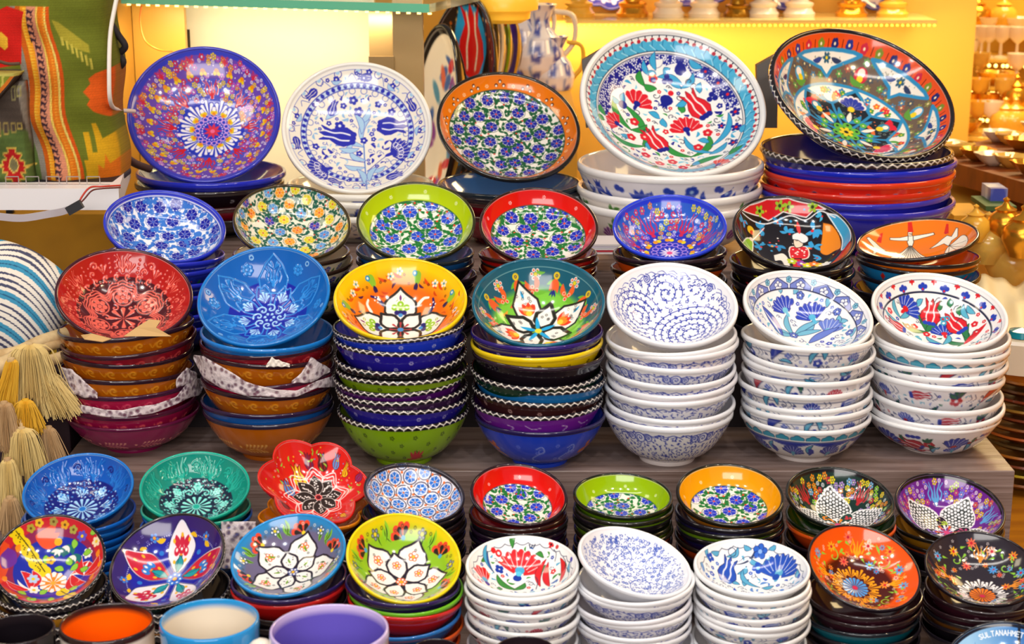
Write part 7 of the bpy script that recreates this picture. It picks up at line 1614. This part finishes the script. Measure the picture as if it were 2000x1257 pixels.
# the bag: painted woven cloth on a soft box, u across, v up (metres)
D = 2.44
bl, brt = P(-25, 352, D), P(236, 352, D); W = brt[0]-bl[0]; zt = P(0, -60, D)[2]; H_ = zt-bl[2]; by = bl[1]
bag = empty('backpack', ((bl[0]+brt[0])/2, by, bl[2]), 'woven kilim backpack in olive, orange and red on the white shelf', 'backpack')
def upx(x, y): return ((x+25)/261., (352-y)/412.)    # photo pixel -> 0..1 over the front of the bag
def kilim(q):
    q.C[:] = hx('#6c7420')
    def rect(x0, y0, x1, y1, c): a = upx(x0, y1); b = upx(x1, y0); q.field(np.maximum(np.maximum(a[0]-q.X, q.X-b[0]), np.maximum(a[1]-q.Y, q.Y-b[1])), c)
    def pg(pts, c, out=None, ow=.008): q.poly([upx(*p) for p in pts], c, out=out, ow=ow)
    rect(-30, 220, 110, 352, '#586c34'); rect(-30, 120, 95, 235, '#4c4038')
    # central striped band, leaning a little
    def band(x0, x1, c):
        pg([(x0-8, 0), (x1-8, 0), (x1+2, 120), (x1+26, 352), (x0+26, 352), (x0+2, 120)], c)
    band(72, 84, '#8c8478'); band(84, 94, '#c85c10'); band(94, 106, '#e8941c'); band(106, 126, '#d88c6c'); band(126, 130, '#ecc85c'); band(130, 142, '#e07414'); band(142, 146, '#ecd06c'); band(146, 152, '#d85410')
    for i in range(26):
        y = 5+13.5*i; x = 112+(-6 if y < 60 else 0)+max(0, (y-60))*.075
        pg([(x-6, y), (x+4, y+4), (x+8, y), (x+5, y+9), (x-2, y+7), (x-5, y+12)], '#3c2430'); pg([(x+2, y+8), (x+9, y+12), (x+3, y+13)], '#4c2c30')
    for i in range(60):
        y = 2+6*i; x = 92+max(0, (y-60))*.09; pg([(x, y), (x+9, y+2), (x, y+4)], '#f0c040'); x = 133+max(0, (y-60))*.085; pg([(x, y), (x+8, y+2), (x, y+4)], '#ec9c2c')
    # red medallion at the top left, dark red diamond below
    pg([(15, 60), (20, 20), (60, 0), (95, 10), (85, 60), (75, 110), (20, 120)], '#cc1c14'); pg([(40, 55), (50, 48), (60, 60), (56, 78), (48, 84), (36, 72)], '#ecb430'); pg([(-30, 60), (10, 20), (14, 60), (10, 120), (-30, 120)], '#b8ac30')
    def cross(cx, cy, s, c, o): pg([(cx-8*s, cy-34*s), (cx+8*s, cy-34*s), (cx+6*s, cy-26*s), (cx+18*s, cy-22*s), (cx+12*s, cy-12*s), (cx+22*s, cy-8*s), (cx+20*s, cy), (cx+30*s, cy), (cx+20*s, cy+6*s), (cx+22*s, cy+14*s), (cx+12*s, cy+14*s), (cx+18*s, cy+26*s), (cx+6*s, cy+26*s), (cx+8*s, cy+36*s), (cx-8*s, cy+36*s), (cx-6*s, cy+26*s), (cx-18*s, cy+26*s), (cx-12*s, cy+14*s), (cx-22*s, cy+14*s), (cx-20*s, cy+6*s), (cx-30*s, cy), (cx-20*s, cy), (cx-22*s, cy-8*s), (cx-12*s, cy-12*s), (cx-18*s, cy-22*s), (cx-6*s, cy-26*s)], c, out=o)
    cross(56, 306, 1.05, '#b81c1c', '#d8b850'); pg([(50, 295), (56, 288), (64, 296), (66, 306), (62, 316), (54, 320), (46, 310)], '#7c7450', out='#e8c868')
    for i, (x, h_) in enumerate([(5, 12), (18, 18), (32, 24), (46, 20), (60, 16), (72, 10)]): pg([(x, 222), (x+8, 222), (x+8, 222+h_), (x, 222+h_)], '#4c4038', out='#b8a050', ow=.006)
    for i, (x, h_) in enumerate([(66, 26), (76, 18)]): pg([(x, 150), (x+6, 150), (x+6, 150+h_), (x, 150+h_)], None, out='#a8a060', ow=.005)
    # right part: ochre steps and bursts
    pg([(182, 352), (178, 300), (186, 300), (186, 245), (196, 245), (196, 285), (204, 285), (204, 228), (212, 228), (216, 260), (236, 250), (236, 352)], '#d8a418'); pg([(200, 352), (202, 310), (212, 320), (216, 290), (222, 310), (236, 300), (236, 352)], '#e87818')
    pg([(190, 165), (200, 150), (196, 140), (208, 130), (236, 120), (236, 220), (212, 205), (200, 190), (204, 180)], '#e86018'); pg([(150, 25), (160, 30), (205, 75), (205, 90), (180, 80), (160, 60)], '#a89c30')
    for i in range(7): x = 160+7*i; pg([(x, 58+7*i), (x+4, 58+7*i), (x+4, 74+8*i), (x, 74+8*i)], '#c8b848')
    q.C *= (1-.07*rng.rand(len(q.X)))[:, None]*(1-.05*(np.sin(q.Y*900) > 0))[:, None]
nu_, nv_ = 170, 230; uu_, vv2 = np.meshgrid(np.linspace(0, 1, nu_), np.linspace(0, 1, nv_)); uu_ = uu_.ravel(); vv2 = vv2.ravel()
q = Q(uu_, vv2, '#6c7420', .005); kilim(q)
def bag_y(u, v): return -.055*np.sqrt(np.clip(1-np.abs(2*u-1)**4, 0, 1))*(.75+.25*np.sin(np.clip(v, 0, 1)*PI))-.004*np.sin(v*26+u*5)*np.sin(u*9)-.012*np.exp(-((u-.62)/.1)**2)
pin = np.clip((vv2-.72)/.28, 0, 1)**1.6*.22; Xb = (uu_-.5)*W*(1-.25*pin)+.004*np.sin(vv2*14)
Vf = np.stack([Xb, bag_y(uu_, vv2), vv2*H_], 1); Vk = Vf.copy(); Vk[:, 1] = .06
idx = np.arange(nu_*nv_).reshape(nv_, nu_); qf = np.stack([idx[:-1, :-1], idx[:-1, 1:], idx[1:, 1:], idx[1:, :-1]], -1).reshape(-1, 4); off_ = nu_*nv_
qb = (qf+off_)[:, ::-1]; bd = np.concatenate([idx[0, :], idx[1:, -1], idx[-1, -2::-1], idx[-2:0:-1, 0]]); nb_ = len(bd); qs = np.stack([bd, bd+off_, np.roll(bd, -1)+off_, np.roll(bd, -1)], 1)
link('body', np_mesh('body', np.concatenate([Vf, Vk]), quads=np.concatenate([qf, qb, qs]), col=np.concatenate([q.C, q.C])), CLOTH, bag)
# pocket with its flap
def patch(name, px, lift, colfn, shape=None, n=60, thick=.01):
    x0, y0, x1, y1 = px; U_, V_ = np.meshgrid(np.linspace(0, 1, n), np.linspace(0, 1, n)); U_ = U_.ravel(); V_ = V_.ravel()
    if shape: X = x0+(x1-x0)*U_; Yb, Yt = shape(U_); Y = Yt+(Yb-Yt)*(1-V_)
    else: X = x0+(x1-x0)*U_; Y = y1+(y0-y1)*V_
    fu, fv = (X+25)/261., (352-Y)/412.; c = colfn(X, Y); prof = np.clip(np.minimum(np.minimum(U_, 1-U_), np.minimum(V_, 1-V_))*12, 0, 1)**.5
    V3 = np.stack([(fu-.5)*W, bag_y(fu, fv)-lift*prof-.001, fv*H_], 1); i_ = np.arange(n*n).reshape(n, n); qq = np.stack([i_[:-1, :-1], i_[:-1, 1:], i_[1:, 1:], i_[1:, :-1]], -1).reshape(-1, 4)
    o = link(name, np_mesh(name, V3, quads=qq, col=c), CLOTH, bag); s_ = o.modifiers.new('thickness', 'SOLIDIFY'); s_.thickness = .002; s_.offset = -1; return o
def pk(X, Y):
    fu, fv = (X+25)/261., (352-Y)/412.; q = Q(fu, fv, '#6c7420', .005); kilim(q); return q.C
patch('front_pocket', (-25, 140, 90, 348), .022, pk)
def flapc(X, Y):
    c = np.tile(hx('#7c8428'), (len(X), 1)); e = Y-(200-.0*X-np.clip(X-20, 0, 99)**1.1*.0)
    c[(np.sin(X*.35+Y*.05) > .75) & (Y < 175)] = hx('#b4ac50'); 
    ed = (196-78*np.clip((X-5)/85., 0, 1)**1.5); c[Y > ed-14] = hx('#c86c20'); c[Y > ed-5] = hx('#3c3028'); c[Y < 128] = hx('#b8b058'); return c
patch('flap', (-25, 122, 86, 200), .034, flapc, shape=lambda u: (200-78*np.clip((u*111-30)/81., 0, 1)**1.6, np.full(len(u), 122.)))
MB().tube([tuple(v) for v in cr([(-.088, -.07, .275), (-.07, -.075, .2), (-.05, -.08, .185), (-.03, -.085, .178), (-.012, -.085, .178)], 6)], .0022, 8).build('drawcord', mat('brown_cord', '#5c4434', .8), bag)
MB().box((-.001*W, .0, .004), (W*1.03, .12, .010)).build('base', mat('black_leather', '#1c1820', .6), bag, bevel=.003)
MB().tube([tuple(v) for v in cr([(.088, .03, .225), (.100, .03, .205), (.108, .03, .19), (.098, .035, .178), (.104, .03, .168), (.092, .04, .155)], 6)], .005, 10).build('strap', mat('dark_strap', '#241c20', .7), bag, smooth=True)
bpy.data.objects[[o.name for o in COL.objects if o.name.startswith('strap')][-1]].scale = (1, 1, 1)
# cables and ribbons
def cable(name, pts, r, m, label, cat='cable', n=8):
    o = MB().tube([tuple(v) for v in cr([P(*p) for p in pts], 8)], r, n).build(name, m, smooth=True); return tag(o, label, cat)
cable('cable', [(232, -20, 2.36), (224, 15, 2.36), (215, 70, 2.36), (213, 150, 2.36), (216, 200, 2.38), (230, 214, 2.45), (262, 217, 2.55)], .0032, mat('white_cable', '#ece4dc', .4), 'white cable hanging between the backpack and the violet dish')
cable('cable', [(276, 10, 3.0), (274, 45, 3.0), (284, 80, 3.0), (310, 97, 3.0), (336, 100, 3.05)], .0016, mat('orange_wire', '#d86c1c', .4), 'thin orange wire curling beside the slotted post')
cable('cable', [(235, 362, 2.3), (200, 364, 2.28), (176, 366, 2.28), (160, 384, 2.28), (152, 402, 2.28)], .0013, mat('red_wire', '#c83c2c', .4), 'thin red wire crossing the end of the white shelf')
cable('cable', [(235, 366, 2.3), (200, 368, 2.275), (180, 372, 2.275), (165, 388, 2.275), (150, 404, 2.275)], .0011, mat('brown_wire', '#6c2c24', .4), 'thin dark wire twisted beside the red one')
mb = MB(); cpts = cr([P(-20, 421, 2.3), P(40, 426, 2.3), P(95, 418, 2.3), P(125, 412, 2.29), P(156, 400, 2.28)], 8)
for i in range(len(cpts)-1): mb.hexa([cpts[i]-[0, 0, .005], cpts[i+1]-[0, 0, .005], cpts[i+1]+[0, .002, -.005], cpts[i]+[0, .002, -.005], cpts[i]+[0, 0, .005], cpts[i+1]+[0, 0, .005], cpts[i+1]+[0, .002, .005], cpts[i]+[0, .002, .005]])
tag(mb.build('light_strip', mat('clear_strip', '#d8d0d8', .3, trans=.3)), 'flat translucent light strip hanging below the white shelf', 'light strip')
MBt = MB().box((0, 0, 0), (.022, .008, .012), Matrix.Rotation(-.5, 3, 'Y')).build('connector', mat('black_tape', '#2c2c30', .5)); MBt.location = tuple(P(146, 405, 2.27)); tag(MBt, 'black taped connector at the end of the light strip', 'connector')
cable('strap', [(236, 270, 2.5), (240, 298, 2.5), (262, 318, 2.55), (292, 330, 2.6)], .006, mat('brown_strap', '#4c3424', .6), 'dark brown leather strap trailing behind the violet dish', 'strap')
# ochre panels under the white shelf
pn = slab('ochre_panel', (-80, 400, 262, 760), 2.85, .03, OLD); tag(pn, 'stained ochre board under the white shelf', 'board'); bar = slab('dark_bar', (20, 400, 33, 520), 2.8, .01, BLACKM); tag(bar, 'thin black upright bar before the ochre board', 'bar')
dk = sbox('dark_interior_box', -.86, -.552, 1.99, 2.36, ZD+.002, 1.055, mat('interior_dark', '#2c1824', .6), kind=None); tag(dk, 'dark chest standing for the dim interior behind the straw tassels', 'backing')  # added dark box, its colour stands for the dim interior behind the tassels
# striped cushion
c0_ = P(-8, 604, 2.12); nn_ = 170
U_, V_ = np.meshgrid(np.linspace(-1, 1, nn_), np.linspace(-1, 1, nn_)); U_ = U_.ravel(); V_ = V_.ravel()
T_ = .045*((1-U_**2)*(1-V_**2)).clip(0, 1)**.42; kx = 1-.10*V_**2; kz = 1-.10*U_**2
Xc = .085*U_*kx; Zc = .075*V_*kz+.012*(1-U_**2)
vs_ = (V_*1.0+.55*(U_-.2)**2)*9+30; m_ = vs_ % 4.6; colp = np.tile(hx('#e6ded2'), (len(U_), 1))
th_ = .33+.12*np.sin(U_*5+vs_); colp[(np.abs(m_ % .9-.45) < th_*.5) & (m_ < 2.9)] = hx('#4a4c66'); colp[(m_ > 3.1) & (m_ < 4.3)] = hx('#3f90b4'); colp[(np.abs(m_-3.7) < .08)] = hx('#2c5c80')
Vp = np.concatenate([np.stack([Xc, -T_, Zc], 1), np.stack([Xc, T_, Zc], 1)]); i_ = np.arange(nn_*nn_).reshape(nn_, nn_)
qf = np.stack([i_[:-1, :-1], i_[:-1, 1:], i_[1:, 1:], i_[1:, :-1]], -1).reshape(-1, 4); qb = (qf+nn_*nn_)[:, ::-1]
cu = link('cushion', np_mesh('cushion', Vp, quads=np.concatenate([qf, qb]), col=np.concatenate([colp, colp])), CLOTH); cu.location = tuple(c0_); cu.rotation_euler = (-.3, .38, 0); tag(cu, 'plump cushion striped in blue, white and slate, on the ochre cloth', 'cushion')
mc = MB(); V = []; nx, ny = 24, 14
for j in range(ny+1):
    for i in range(nx+1):
        x = -40+165*i/nx; y = 598+12*(1-i/nx)+95*j/ny; V.append(P(x, y, 2.17+.012*math.sin(i*.6+j*.3)-.05*j/ny))
mc.add(V, [(j*(nx+1)+i, (j+1)*(nx+1)+i, (j+1)*(nx+1)+i+1, j*(nx+1)+i+1) for j in range(ny) for i in range(nx)]); o = mc.build('mustard_cloth', mat('mustard_cloth', '#b8901c', .8), smooth=True); s_ = o.modifiers.new('thickness', 'SOLIDIFY'); s_.thickness = .006; tag(o, 'folded mustard cloth beneath the striped cushion', 'cloth')
# ropes and straw tassels
ROPE = mat('natural_rope', '#d8bc8c', .85, noise=('#b89868', 60, (1, 1, 1)), bump=.8); STRAW = mat('straw_fibre', '#d8bc78', .7); STRAWY = mat('yellow_straw', '#dca828', .7); STRAWB = mat('tan_straw', '#b89468', .75)
for j, (pts, r_) in enumerate([([(-30, 700, 2.02), (30, 690, 2.02), (80, 668, 2.04), (130, 652, 2.06)], .009), ([(60, 690, 2.03), (95, 676, 2.04), (135, 668, 2.06)], .006), ([(-30, 730, 2.0), (10, 712, 2.0), (50, 690, 2.01)], .011), ([(90, 705, 2.03), (110, 700, 2.03), (135, 690, 2.05)], .007)]):
    cable('rope', pts, r_, ROPE, ['thick pale rope running above the tassels to the red bowl stack', 'thinner rope beside the upper tassel', 'thickest rope end entering at the left edge', 'short rope end touching the red bowl stack'][j], 'rope', 12)
def tassel(x, y, L, wid, m, m2, label, d=1.99, lean=0):
    """y is where the knot sits, the fringe falls L pixels"""
    c = P(x, y, d); k = d/F; r = empty('straw_tassel', tuple(c), label, 'tassel', 'straw tassels at the left edge')
    MB().lathe([(0, .005), (.004, .004), (.005, .001), (.005, -.002), (.004, -.004), (0, -.005)], 16).build('knot', m2, r, smooth=True)
    mb = MB()
    for i in range(360):
        a = rng.rand()*2*PI; e = wid*k/2*rng.uniform(.5, 1.05)*(1 if rng.rand() < .93 else 1.25); l = L*k*rng.uniform(.8, 1.08)
        p0 = np.array([math.cos(a)*.003, math.sin(a)*.003, .003]); p1 = np.array([math.cos(a)*e*.62, math.sin(a)*e*.5, -l*.13]); p2 = np.array([math.cos(a)*e+lean*k, math.sin(a)*e*.7, -l])+rng.randn(3)*.002
        mb.tube([tuple(v) for v in cr([p0, p1, p2], 3)], .00055, 3, cap=False)
    mb.build('fringe', m, r); return r
tassel(58, 676, 105, 105, STRAW, ROPE, 'large pale yellow straw tassel on top of the bunch')
tassel(22, 705, 90, 40, STRAWY, ROPE, 'small bright yellow straw tassel at the left edge', 1.97, -20)
tassel(88, 730, 80, 80, STRAW, STRAWB, 'pale straw tassel hanging just below the largest one', 2.0, 25)
tassel(50, 785, 60, 60, STRAWY, STRAWY, 'short orange-yellow straw tassel in the middle of the bunch', 1.98)
tassel(95, 838, 110, 50, STRAWB, STRAWB, 'tan tassel beside the left stack of plum bowls', 2.0, 15)
tassel(42, 840, 100, 80, STRAW, ROPE, 'straw tassel above the small blue relief bowl, middle height', 1.96)
tassel(15, 900, 110, 50, STRAW, STRAWB, 'lower straw tassel left of the small blue relief bowl', 1.94)
tassel(8, 790, 90, 50, STRAWB, STRAWB, 'tan straw tassel cut by the left edge, above the lower one', 1.95)
tassel(20, 975, 70, 50, STRAWB, STRAWB, 'lowest tan tassel above the garden bowl', 1.90)
cable('cord', [(55, 745, 2.0), (50, 770, 2.0), (45, 785, 2.0)], .0022, ROPE, 'thin cord joining the upper and middle tassels', 'cord'); cable('cord', [(40, 700, 2.0), (38, 760, 2.0), (42, 840, 1.97)], .0022, ROPE, 'long thin cord down to the middle-height straw tassel', 'cord')
# ------------------------------------------------------------------ stand every grouping empty at the foot of its thing
bpy.context.view_layer.update()
for o in list(COL.objects):
    if o.type == 'EMPTY' and o.parent is None and o.location.length < 1e-6 and o.children:
        pts = [c.matrix_world @ Vector(b) for c in o.children_recursive if c.type == 'MESH' for b in c.bound_box]
        lo = [min(p[k] for p in pts) for k in range(3)]; hi = [max(p[k] for p in pts) for k in range(3)]
        d = Vector(((lo[0]+hi[0])/2, (lo[1]+hi[1])/2, lo[2])); o.location = d
        for c in o.children: c.location = c.location - d
